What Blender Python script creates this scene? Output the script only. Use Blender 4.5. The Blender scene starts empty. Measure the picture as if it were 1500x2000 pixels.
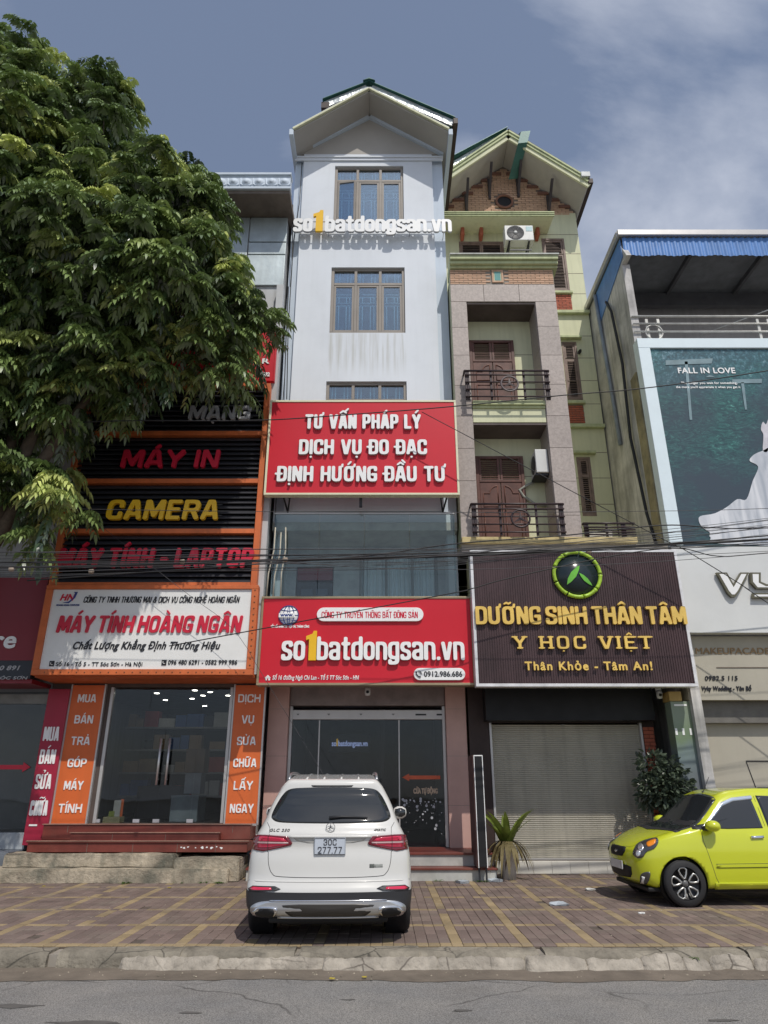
import bpy, bmesh, math, random
import numpy as np
from mathutils import Vector, Matrix, noise, geometry
from mathutils.bvhtree import BVHTree
R = math.radians
random.seed(7); rng = np.random.default_rng(7)
S = bpy.context.scene
COL = S.collection
# ------------------------------------------------------------------ camera
FPX, TH, CH = 1340.0, math.atan(530/1340), 1.55
cam = bpy.data.cameras.new('camera'); cam.sensor_fit = 'HORIZONTAL'; cam.sensor_width = 36
cam.lens = FPX/1500*36; cam.clip_end = 2000; cam.clip_start = 0.05
co = bpy.data.objects.new('camera', cam); COL.objects.link(co)
co.location = (0, 0, CH); co.rotation_euler = (math.pi/2+TH, 0, 0); S.camera = co
# ------------------------------------------------------------------ sky, sun, exposure
SUN_EL, SUN_AZ = R(54.5), R(22)          # behind the camera, a little to its right
w = bpy.data.worlds.new('World'); S.world = w; w.use_nodes = True
nt = w.node_tree; bg = nt.nodes['Background']
sky = nt.nodes.new('ShaderNodeTexSky'); sky.sky_type = 'NISHITA'; sky.sun_disc = False
sky.sun_elevation = SUN_EL; sky.sun_rotation = math.pi-SUN_AZ
sky.air_density = 1.0; sky.dust_density = 1.2; sky.ozone_density = 1.6
tc = nt.nodes.new('ShaderNodeTexCoord'); mp = nt.nodes.new('ShaderNodeMapping')
mp.inputs['Rotation'].default_value = (R(18), R(-32), R(10)); mp.inputs['Scale'].default_value = (.8, 1.5, 1.3); mp.inputs['Location'].default_value = (2, 2, 3)
nz = nt.nodes.new('ShaderNodeTexNoise'); nz.inputs['Scale'].default_value = 1.5
nz.inputs['Detail'].default_value = 8; nz.inputs['Roughness'].default_value = .56; nz.inputs['Distortion'].default_value = .35
cr = nt.nodes.new('ShaderNodeValToRGB'); cr.color_ramp.elements[0].position = .42; cr.color_ramp.elements[1].position = .66
cr.color_ramp.elements[0].color = (.20, .20, .20, 1); cr.color_ramp.elements[1].color = (1, 1, 1, 1)
mx = nt.nodes.new('ShaderNodeMix'); mx.data_type = 'RGBA'
mx.inputs['B'].default_value = (6.2, 6.6, 7.6, 1)
hs = nt.nodes.new('ShaderNodeHueSaturation'); hs.inputs['Saturation'].default_value = 1.15
L = nt.links.new
L(tc.outputs['Generated'], mp.inputs['Vector']); L(mp.outputs[0], nz.inputs['Vector']); L(nz.outputs['Fac'], cr.inputs[0])
L(sky.outputs[0], hs.inputs['Color']); L(hs.outputs[0], mx.inputs['A']); L(cr.outputs[0], mx.inputs['Factor']); L(mx.outputs['Result'], bg.inputs['Color'])
bg.inputs['Strength'].default_value = .122
sl = bpy.data.lights.new('sun', 'SUN'); sl.energy = 3.55; sl.angle = R(.5); sl.color = (1, .95, .87)
so = bpy.data.objects.new('sun', sl); COL.objects.link(so)
SV = Vector((math.sin(SUN_AZ)*math.cos(SUN_EL), -math.cos(SUN_AZ)*math.cos(SUN_EL), math.sin(SUN_EL)))
so.rotation_euler = SV.to_track_quat('Z', 'Y').to_euler(); so.location = (5, -12, 25)
S.view_settings.view_transform = 'Standard'; S.view_settings.look = 'None'
S.view_settings.exposure = -.25; S.view_settings.gamma = 1; S.view_settings.use_curve_mapping = False
S.cycles.max_bounces = 7; S.cycles.transparent_max_bounces = 16; S.cycles.glossy_bounces = 4
S.cycles.use_denoising = True
# ------------------------------------------------------------------ helpers
def W(px, py, Y):
    """where the plane at distance Y is met by the ray through a photo pixel"""
    e = TH-math.atan((py-1000)/FPX); z = CH+Y*math.tan(e)
    return Vector(((px-750)/FPX*(Y*math.cos(TH)+(z-CH)*math.sin(TH)), Y, z))
def WX(px, py, Y): return W(px, py, Y).x
def WZ(py, Y): return W(750, py, Y).z
def tag(o, label=None, cat=None, group=None, kind=None):
    if label: o['label'] = label
    if cat: o['category'] = cat
    if group: o['group'] = group
    if kind: o['kind'] = kind
    return o
ORG = {}
def thing(name, label, cat, loc=(0, 0, 0), group=None, rotz=0):
    o = bpy.data.objects.new(name, None); COL.objects.link(o); o.location = loc; o.rotation_euler = (0, 0, rotz)
    o.empty_display_size = .1
    tag(o, label, cat, group); ORG[o.name] = Vector(loc); return o
def root_of(o):
    while o.parent: o = o.parent
    return o
class MB:
    def __init__(s): s.v = []; s.f = []; s.sm = []
    def add(s, vs, fs, smooth=False):
        n = len(s.v); s.v += [tuple(v) for v in vs]; s.f += [tuple(i+n for i in f) for f in fs]; s.sm += [smooth]*len(fs); return s
    def box(s, x0, x1, y0, y1, z0, z1):
        return s.add([(x0,y0,z0),(x1,y0,z0),(x1,y1,z0),(x0,y1,z0),(x0,y0,z1),(x1,y0,z1),(x1,y1,z1),(x0,y1,z1)],
                     [(0,3,2,1),(4,5,6,7),(0,1,5,4),(1,2,6,5),(2,3,7,6),(3,0,4,7)])
    def beam(s, p, q, w=.04, h=.04, up=(0,0,1)):
        p = Vector(p); q = Vector(q); d = (q-p).normalized(); u = Vector(up)
        if abs(d.dot(u)) > .99: u = Vector((0,1,0))
        a = d.cross(u).normalized()*w/2; b = a.cross(d).normalized()*h/2
        vs = [p-a-b,p+a-b,p+a+b,p-a+b,q-a-b,q+a-b,q+a+b,q-a+b]
        return s.add(vs, [(0,1,2,3),(7,6,5,4),(4,5,1,0),(5,6,2,1),(6,7,3,2),(7,4,0,3)])
    def tube(s, pts, r=.02, n=8, closed=False, caps=True):
        pts = [Vector(p) for p in pts]; m = len(pts); rr = r if isinstance(r, (list, tuple)) else [r]*m
        vs = []; prev = None
        for i, p in enumerate(pts):
            a = pts[(i-1) % m] if closed or i > 0 else p; b = pts[(i+1) % m] if closed or i < m-1 else p
            d = (b-a).normalized()
            if prev is None:
                u = Vector((0,0,1)) if abs(d.z) < .9 else Vector((1,0,0)); prev = (u-d*u.dot(d)).normalized()
            else:
                prev = (prev-d*prev.dot(d)).normalized()
            c = d.cross(prev)
            for k in range(n):
                t = 2*math.pi*k/n; vs.append(p+(prev*math.cos(t)+c*math.sin(t))*rr[i])
        fs = [(i*n+k, i*n+(k+1) % n, ((i+1) % m)*n+(k+1) % n, ((i+1) % m)*n+k) for i in range(m if closed else m-1) for k in range(n)]
        if not closed and caps: fs += [tuple(range(n))[::-1], tuple(range((m-1)*n, m*n))]
        return s.add(vs, fs, True)
    def lathe(s, prof, c=(0,0,0), n=24, axis='z'):
        vs = []
        for r, h in prof:
            for k in range(n):
                t = 2*math.pi*k/n; a, b = r*math.cos(t), r*math.sin(t)
                q = {'z': (a,b,h), 'x': (h,a,b), 'y': (b,h,a)}[axis]; vs.append((c[0]+q[0], c[1]+q[1], c[2]+q[2]))
        m = len(prof)
        fs = [(i*n+k, i*n+(k+1) % n, (i+1)*n+(k+1) % n, (i+1)*n+k) for i in range(m-1) for k in range(n)]
        return s.add(vs, fs, True)
    def prism(s, poly, y0, y1, plane='xz'):
        """extrude a 2D outline (x,z) from y0 to y1 ('xz'), or (y,z) along x ('yz'), or (x,y) along z ('xy')"""
        f = {'xz': lambda a, b, c: (a, c, b), 'yz': lambda a, b, c: (c, a, b), 'xy': lambda a, b, c: (a, b, c)}[plane]
        n = len(poly); vs = [f(a, b, y0) for a, b in poly]+[f(a, b, y1) for a, b in poly]
        tri = geometry.tessellate_polygon([[Vector((a, b, 0)) for a, b in poly]])
        fs = [t for t in tri]+[(t[2]+n, t[1]+n, t[0]+n) for t in tri]+[(i, (i+1) % n, (i+1) % n+n, i+n) for i in range(n)]
        return s.add(vs, fs)
    def data(s, name, m):
        me = bpy.data.meshes.new(name); me.from_pydata(s.v, [], s.f)
        me.polygons.foreach_set('use_smooth', s.sm)
        if m: me.materials.append(m)
        bm = bmesh.new(); bm.from_mesh(me); bmesh.ops.recalc_face_normals(bm, faces=bm.faces); bm.to_mesh(me); bm.free()
        return me
    def build(s, name, m, parent=None, bevel=0, local=False):
        off = Vector()
        if parent is not None and not local: off = ORG.get(root_of(parent).name, Vector())
        if off.length: s.v = [(v[0]-off.x, v[1]-off.y, v[2]-off.z) for v in s.v]
        o = bpy.data.objects.new(name, s.data(name, m)); COL.objects.link(o)
        if parent is not None: o.parent = parent
        if bevel:
            b = o.modifiers.new('bevel', 'BEVEL'); b.width = bevel; b.segments = 2; b.limit_method = 'ANGLE'; b.angle_limit = R(40)
        return o
def box(name, m, parent, x0, x1, y0, y1, z0, z1, bevel=0):
    return MB().box(x0, x1, y0, y1, z0, z1).build(name, m, parent, bevel)
def holes(mb, x0, x1, z0, z1, y0, y1, hs):
    """a wall slab with rectangular openings"""
    xs = sorted({x0, x1, *[h[0] for h in hs], *[h[1] for h in hs]}); zs = sorted({z0, z1, *[h[2] for h in hs], *[h[3] for h in hs]})
    xs = [x for x in xs if x0 <= x <= x1]; zs = [z for z in zs if z0 <= z <= z1]
    nx, nz_ = len(xs)-1, len(zs)-1
    full = [[not any(h[0] < (xs[i]+xs[i+1])/2 < h[1] and h[2] < (zs[k]+zs[k+1])/2 < h[3] for h in hs) for k in range(nz_)] for i in range(nx)]
    for i in range(nx):
        for k in range(nz_):
            if not full[i][k]: continue
            a, b, c, d = xs[i], xs[i+1], zs[k], zs[k+1]
            mb.add([(a,y0,c),(b,y0,c),(b,y0,d),(a,y0,d)], [(0,1,2,3)]); mb.add([(a,y1,c),(b,y1,c),(b,y1,d),(a,y1,d)], [(3,2,1,0)])
            if i == 0 or not full[i-1][k]: mb.add([(a,y0,c),(a,y1,c),(a,y1,d),(a,y0,d)], [(3,2,1,0)])
            if i == nx-1 or not full[i+1][k]: mb.add([(b,y0,c),(b,y1,c),(b,y1,d),(b,y0,d)], [(0,1,2,3)])
            if k == 0 or not full[i][k-1]: mb.add([(a,y0,c),(b,y0,c),(b,y1,c),(a,y1,c)], [(3,2,1,0)])
            if k == nz_-1 or not full[i][k+1]: mb.add([(a,y0,d),(b,y0,d),(b,y1,d),(a,y1,d)], [(0,1,2,3)])
    return mb
# ------------------------------------------------------------------ materials
MATS = {}
def mat(name, col, rough=.6, metal=0, var=.12, scale=3.0, bump=.15, bscale=None, col2=None, streak=0, spec=.4, obj_rand=0, island=0, coat=0, emit=None, transl=0, bdist=.01, grime=0, gcol=(.06,.055,.05), world=False, gscale=.9):
    if name in MATS: return MATS[name]
    m = bpy.data.materials.new(name); m.use_nodes = True; t = m.node_tree; N = t.nodes.new; Lk = t.links.new
    p = t.nodes['Principled BSDF']; p.inputs['Roughness'].default_value = rough; p.inputs['Metallic'].default_value = metal
    p.inputs['Specular IOR Level'].default_value = spec
    if coat: p.inputs['Coat Weight'].default_value = coat; p.inputs['Coat Roughness'].default_value = .04
    c = N('ShaderNodeTexCoord')
    n = N('ShaderNodeTexNoise'); n.inputs['Scale'].default_value = scale; n.inputs['Detail'].default_value = 7; n.inputs['Roughness'].default_value = .62
    Lk(c.outputs['Object'], n.inputs['Vector'])
    r = N('ShaderNodeMapRange'); r.inputs['From Min'].default_value = .32; r.inputs['From Max'].default_value = .68
    Lk(n.outputs['Fac'], r.inputs['Value'])
    mxn = N('ShaderNodeMix'); mxn.data_type = 'RGBA'
    c2 = col2 or tuple(x*(1-2*var) for x in col); c1 = col if col2 else tuple(min(1, x*(1+var)) for x in col)
    mxn.inputs['A'].default_value = (*c1, 1); mxn.inputs['B'].default_value = (*c2, 1); Lk(r.outputs[0], mxn.inputs['Factor'])
    out = mxn.outputs['Result']
    if streak:
        mpn = N('ShaderNodeMapping'); mpn.inputs['Scale'].default_value = (4.5, 4.5, .28); Lk(c.outputs['Object'], mpn.inputs['Vector'])
        n2 = N('ShaderNodeTexNoise'); n2.inputs['Scale'].default_value = 2.2; n2.inputs['Detail'].default_value = 6; Lk(mpn.outputs[0], n2.inputs['Vector'])
        r2 = N('ShaderNodeMapRange'); r2.inputs['From Min'].default_value = .48; r2.inputs['From Max'].default_value = .75; r2.inputs['To Max'].default_value = streak
        Lk(n2.outputs['Fac'], r2.inputs['Value'])
        m2 = N('ShaderNodeMix'); m2.data_type = 'RGBA'; m2.inputs['B'].default_value = (*gcol, 1); Lk(out, m2.inputs['A']); Lk(r2.outputs[0], m2.inputs['Factor']); out = m2.outputs['Result']
    if grime:
        n3 = N('ShaderNodeTexNoise'); n3.inputs['Scale'].default_value = gscale; n3.inputs['Detail'].default_value = 9; n3.inputs['Roughness'].default_value = .7; Lk(N('ShaderNodeNewGeometry').outputs['Position'] if world else c.outputs['Object'], n3.inputs['Vector'])
        r3 = N('ShaderNodeMapRange'); r3.inputs['From Min'].default_value = .5; r3.inputs['From Max'].default_value = .72; r3.inputs['To Max'].default_value = grime
        Lk(n3.outputs['Fac'], r3.inputs['Value'])
        m3 = N('ShaderNodeMix'); m3.data_type = 'RGBA'; m3.inputs['B'].default_value = (*gcol, 1); Lk(out, m3.inputs['A']); Lk(r3.outputs[0], m3.inputs['Factor']); out = m3.outputs['Result']
    if obj_rand or island:
        add = N('ShaderNodeMath'); add.operation = 'ADD'
        oi = N('ShaderNodeObjectInfo'); ge = N('ShaderNodeNewGeometry'); Lk(oi.outputs['Random'], add.inputs[0])
        if island: Lk(ge.outputs['Random Per Island'], add.inputs[1])
        else: add.inputs[1].default_value = 0
        fr = N('ShaderNodeMath'); fr.operation = 'FRACT'; Lk(add.outputs[0], fr.inputs[0])
        mr = N('ShaderNodeMapRange'); a = obj_rand or island; mr.inputs['To Min'].default_value = 1-a; mr.inputs['To Max'].default_value = 1+a; Lk(fr.outputs[0], mr.inputs['Value'])
        hv = N('ShaderNodeHueSaturation'); Lk(mr.outputs[0], hv.inputs['Value']); Lk(out, hv.inputs['Color']); out = hv.outputs[0]
    Lk(out, p.inputs['Base Color'])
    if emit: Lk(out, p.inputs['Emission Color']); p.inputs['Emission Strength'].default_value = emit
    if bump:
        nb = N('ShaderNodeTexNoise'); nb.inputs['Scale'].default_value = bscale or scale*9; nb.inputs['Detail'].default_value = 5; Lk(c.outputs['Object'], nb.inputs['Vector'])
        b = N('ShaderNodeBump'); b.inputs['Strength'].default_value = bump; b.inputs['Distance'].default_value = bdist; Lk(nb.outputs['Fac'], b.inputs['Height']); Lk(b.outputs[0], p.inputs['Normal'])
    if rough > .15 and not metal:
        rr = N('ShaderNodeMapRange'); rr.inputs['To Min'].default_value = rough*.85; rr.inputs['To Max'].default_value = min(1, rough*1.15); Lk(n.outputs['Fac'], rr.inputs['Value']); Lk(rr.outputs[0], p.inputs['Roughness'])
    if transl:
        tr = N('ShaderNodeBsdfTranslucent'); Lk(out, tr.inputs['Color']); ms = N('ShaderNodeMixShader'); ms.inputs[0].default_value = transl
        Lk(p.outputs[0], ms.inputs[1]); Lk(tr.outputs[0], ms.inputs[2]); Lk(ms.outputs[0], t.nodes['Material Output'].inputs['Surface'])
    MATS[name] = m; return m
def glass(name, tint=(.5,.6,.65), refl=.25, rough=.02, k=.6):
    m = bpy.data.materials.new(name); m.use_nodes = True; t = m.node_tree; t.nodes.clear(); N = t.nodes.new; Lk = t.links.new
    o = N('ShaderNodeOutputMaterial'); a = N('ShaderNodeBsdfTransparent'); a.inputs[0].default_value = (*tint, 1)
    g = N('ShaderNodeBsdfGlossy'); g.inputs['Roughness'].default_value = rough; g.inputs['Color'].default_value = (.9,.95,1,1)
    lw = N('ShaderNodeLayerWeight'); lw.inputs['Blend'].default_value = .35
    mr = N('ShaderNodeMapRange'); mr.inputs['To Min'].default_value = refl; mr.inputs['To Max'].default_value = min(1, refl+k); Lk(lw.outputs['Fresnel'], mr.inputs['Value'])
    c = N('ShaderNodeTexCoord'); n = N('ShaderNodeTexNoise'); n.inputs['Scale'].default_value = .9; Lk(c.outputs['Object'], n.inputs['Vector'])
    b = N('ShaderNodeBump'); b.inputs['Strength'].default_value = .08; b.inputs['Distance'].default_value = .05; Lk(n.outputs['Fac'], b.inputs['Height']); Lk(b.outputs[0], g.inputs['Normal'])
    s = N('ShaderNodeMixShader'); Lk(mr.outputs[0], s.inputs[0]); Lk(a.outputs[0], s.inputs[1]); Lk(g.outputs[0], s.inputs[2]); Lk(s.outputs[0], o.inputs[0])
    return m
def printed(name, build, rough=.4):
    """flat print: build(t, N, Lk, object_coords) returns a colour socket"""
    m = bpy.data.materials.new(name); m.use_nodes = True; t = m.node_tree; p = t.nodes['Principled BSDF']; p.inputs['Roughness'].default_value = rough
    c = t.nodes.new('ShaderNodeTexCoord'); t.links.new(build(t, t.nodes.new, t.links.new, c.outputs['Object']), p.inputs['Base Color']); return m
white = mat('white_paint_wall', (.70,.735,.78), .75, var=.03, scale=.5, bump=.05, bscale=60, streak=.07, gcol=(.38,.39,.4), grime=.10, gscale=.5)
def stain_mask(m):
    t = m.node_tree; N = t.nodes.new; Lk = t.links.new; p = t.nodes['Principled BSDF']; src = p.inputs['Base Color'].links[0].from_socket
    c = N('ShaderNodeTexCoord'); s = N('ShaderNodeSeparateXYZ'); Lk(c.outputs['Object'], s.inputs[0])
    def ramp(sock, a, b):
        r = N('ShaderNodeMapRange'); r.interpolation_type = 'SMOOTHSTEP'; r.inputs['From Min'].default_value = a; r.inputs['From Max'].default_value = b; Lk(sock, r.inputs['Value']); return r.outputs[0]
    def mul(x, y):
        k = N('ShaderNodeMath'); k.operation = 'MULTIPLY'; Lk(x, k.inputs[0]); Lk(y, k.inputs[1]); return k.outputs[0]
    mp_ = N('ShaderNodeMapping'); mp_.inputs['Scale'].default_value = (7, 1, .35); Lk(c.outputs['Object'], mp_.inputs['Vector']); n = N('ShaderNodeTexNoise'); n.inputs['Scale'].default_value = 1.6; n.inputs['Detail'].default_value = 6; Lk(mp_.outputs[0], n.inputs['Vector'])
    z_ = mul(ramp(s.outputs['Z'], 11.56, 11.44), ramp(s.outputs['Z'], 10.15, 10.9)); x_ = mul(ramp(s.outputs['X'], -.98, -.86), ramp(s.outputs['X'], .99, .87)); k = mul(mul(z_, x_), ramp(n.outputs['Fac'], .38, .70))
    m2 = N('ShaderNodeMix'); m2.data_type = 'RGBA'; m2.inputs['B'].default_value = (.52,.53,.52,1); Lk(src, m2.inputs['A']); Lk(k, m2.inputs['Factor']); Lk(m2.outputs['Result'], p.inputs['Base Color'])
stain_mask(white)
palewall = mat('pale_blue_wall', (.55,.62,.70), .75, var=.04, scale=.6, bump=.05, bscale=60, streak=.12, gcol=(.3,.32,.35))
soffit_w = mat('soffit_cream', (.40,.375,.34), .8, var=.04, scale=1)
cream_edge = mat('cream_trim', (.62,.62,.42), .7, var=.08, streak=.2)
green_w = mat('green_wall', (.65,.65,.44), .75, var=.05, scale=.7, streak=.22, gcol=(.3,.32,.2))
green_t = mat('green_trim', (.50,.54,.31), .7, var=.08, streak=.3, gcol=(.15,.16,.1))
granite = mat('pink_granite', (.385,.33,.30), .5, var=.11, scale=22, bump=.04, obj_rand=.10, streak=.15, gcol=(.2,.17,.16))
brick_o = mat('orange_brick', (.58,.38,.26), .8, var=.08, scale=8, obj_rand=.12, bump=.2)
brick_r = mat('red_brick', (.42,.12,.07), .8, var=.08, scale=8, obj_rand=.14, bump=.2)
mortar = mat('dark_mortar', (.20,.16,.13), .9)
mortar_l = mat('grey_mortar', (.30,.27,.23), .9)
concrete = mat('weathered_concrete', (.60,.58,.56), .9, var=.2, scale=1.2, bump=.5, bscale=14, streak=.6, grime=.45, gcol=(.15,.15,.14))
conc_step = mat('stained_concrete', (.44,.38,.29), .9, var=.25, scale=2.5, bump=1.0, bscale=20, grime=.95, gcol=(.12,.125,.10), gscale=2.2, streak=.5, bdist=.02)
redsign = mat('red_sign_film', (.58,.012,.028), .42, var=.03, scale=.7, bump=.02, bscale=2)
darkred = mat('dark_red_film', (.22,.012,.022), .35, var=.04, scale=.8, bump=.02)
signwhite = mat('sign_white', (.80,.80,.78), .35, var=.02, scale=2, bump=0)
letterwhite = mat('letter_white', (.86,.86,.85), .35, var=.01, bump=0)
letterside = mat('letter_grey', (.40,.40,.41), .4, var=.05, bump=0)
yellowl = mat('letter_yellow', (.85,.50,.02), .35, var=.03, bump=0)
goldl = mat('letter_gold', (.82,.56,.14), .35, var=.10, scale=2, bump=0)
redl = mat('letter_red', (.60,.02,.05), .35, var=.03, bump=0)
greyl = mat('letter_silver', (.42,.42,.43), .35, var=.05, bump=0)
blackl = mat('letter_black', (.02,.02,.025), .4, bump=0)
navy = mat('letter_navy', (.03,.06,.25), .4, bump=0)
orange = mat('orange_panel', (.68,.145,.035), .45, var=.05, scale=2, streak=.12, gcol=(.3,.1,.03))
slatm = mat('black_louvre', (.045,.045,.052), .38, var=.1, bump=.05)
darkint = mat('dark_interior', (.035,.035,.04), .8)
grayint = mat('grey_interior', (.22,.22,.22), .8, var=.05)
browngrey = mat('window_frame_brown', (.27,.24,.21), .45, var=.05)
steel = mat('brushed_steel', (.62,.62,.63), .38, metal=.75, bump=0)
galv = mat('galvanised_sheet', (.50,.56,.57), .45, metal=.6, var=.12, scale=1.2, bump=.3, bscale=3, bdist=.03, streak=.2, gcol=(.3,.3,.28))
blacksteel = mat('black_steel', (.03,.03,.035), .5)
cablem = mat('cable_black', (.02,.02,.022), .55, bump=0)
cableg = mat('cable_grey', (.06,.06,.065), .55, bump=0)
wood = mat('dark_red_wood', (.115,.045,.032), .5, var=.18, scale=5, streak=.3, gcol=(.05,.02,.015))
woodgrey = mat('faded_wood', (.24,.17,.14), .6, var=.15, scale=5, streak=.3, gcol=(.12,.1,.09))
redtile = mat('red_granite', (.19,.045,.033), .4, var=.12, scale=3, grime=.35, gcol=(.25,.14,.1))
pinktile = mat('pink_marble', (.56,.35,.30), .4, var=.05, scale=2, bump=.03)
whitetile = mat('white_tile', (.66,.64,.58), .4, var=.06, grime=.3, gcol=(.4,.36,.28), obj_rand=.05)
alu = mat('aluminium_beam', (.50,.49,.48), .35, metal=.4, var=.04, bump=0)
brownpanel = mat('brown_ribbed_panel', (.06,.032,.035), .45, var=.2, scale=1.5, streak=.35, gcol=(.10,.06,.065))
darkbrown = mat('dark_brown_paint', (.045,.028,.024), .6, var=.1)
black = mat('matt_black', (.012,.012,.014), .6, bump=0)
acwhite = mat('ac_white', (.62,.62,.60), .45, var=.05)
greensheet = mat('green_roof_sheet', (.045,.14,.125), .45, var=.1, metal=.1)
bluesheet = mat('blue_roof_sheet', (.10,.24,.55), .45, var=.08, streak=.2, gcol=(.2,.3,.5))
foil = mat('foil_insulation', (.62,.65,.65), .35, metal=.5, var=.1, bump=1.0, bscale=4, bdist=.06)
greywall = mat('grey_render', (.52,.50,.50), .85, var=.07, scale=.8, streak=.25, gcol=(.15,.15,.15))
beige = mat('beige_wall', (.43,.40,.33), .8, var=.05, scale=.7, streak=.1, gcol=(.3,.28,.22))
bluewhite = mat('lightbox_frame', (.70,.80,.84), .4, var=.02)
winblue = mat('pane_backing_blue', (.055,.12,.18), .8, var=.1)
grilleblue = mat('grille_pale_blue', (.75,.92,.97), .5, bump=0)
wglass = glass('window_glass', (.74,.88,.94), .15)
bglass = glass('balcony_glass', (.80,.86,.86), .03, k=.25)
sglass = glass('shop_glass', (.74,.76,.76), .02, k=.22)
# ------------------------------------------------------------------ lettering: outlines of the built-in font, thickened through a distance field
_cap = {}
def outline(s, spacing=1.0):
    c = bpy.data.curves.new('t', 'FONT'); c.body = s; c.fill_mode = 'NONE'; c.resolution_u = 4; c.space_character = spacing
    o = bpy.data.objects.new('t', c); COL.objects.link(o)
    me = bpy.data.meshes.new_from_object(o.evaluated_get(bpy.context.evaluated_depsgraph_get()))
    P = np.array([v.co[:2] for v in me.vertices]).reshape(-1, 2); E = np.array([e.vertices[:] for e in me.edges]).reshape(-1, 2)
    bpy.data.objects.remove(o); bpy.data.curves.remove(c); bpy.data.meshes.remove(me)
    return P, E
def letters(s, x0, x1, zb, cap, y, depth, m, parent, weight=.05, sx=None, shear=0, spacing=1.05, res=22, name='letter', split=True, serif=0, hk=1.0, capch='H'):
    """raised lettering: baseline zb, capital height cap, front face at y, spanning x0..x1; one part per letter when split"""
    bpy.context.view_layer.update()
    P, E = outline(s, spacing)
    if capch not in _cap: _cap[capch] = outline(capch)[0][:, 1].max()
    P = P/_cap[capch]                                    # capital height 1
    wt = (x1-x0)/cap                                     # wanted width in capitals
    k = (wt-2*weight)/(P[:, 0].max()-P[:, 0].min()); P[:, 0] = (P[:, 0]-P[:, 0].min())*k+weight
    P[:, 1] = P[:, 1]*(1-2*weight/hk)+weight/hk          # room for the thickening
    a, b = P[E[:, 0]]*(1, hk), P[E[:, 1]]*(1, hk)
    h = 1.0/res; gx = np.arange(-2*h, wt+3*h, h); lo, hi = P[:, 1].min()*hk-weight-2*h, P[:, 1].max()*hk+weight+3*h
    gz = np.arange(lo, hi, h); X, Z = np.meshgrid(gx, gz, indexing='ij'); q = np.stack([X.ravel(), Z.ravel()], 1)
    D = np.full(len(q), 9.0); Wn = np.zeros(len(q), int)
    order = np.argsort(a[:, 0])
    for i in order:
        A, B = a[i], b[i]
        band = (q[:, 0] > min(A[0], B[0])-.3) & (q[:, 0] < max(A[0], B[0])+.3)
        qq = q[band]; d = B-A; L2 = max(d@d, 1e-12)
        t = np.clip((qq-A)@d/L2, 0, 1); pr = A+t[:, None]*d; D[band] = np.minimum(D[band], np.hypot(*(qq-pr).T))
        zlo, zhi = (A[1], B[1]) if A[1] < B[1] else (B[1], A[1])
        r_ = (q[:, 1] >= zlo) & (q[:, 1] < zhi)
        if zhi > zlo:
            qr = q[r_]; xi = A[0]+(qr[:, 1]-A[1])*(B[0]-A[0])/(B[1]-A[1]); Wn[r_] += np.where(xi > qr[:, 0], 1 if B[1] > A[1] else -1, 0)
    F = (np.where(Wn != 0, -D, D)-weight).reshape(X.shape)
    return emit(F, gx, gz, x0, zb, cap, y, depth, m, parent, shear, name, split, hk)
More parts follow.
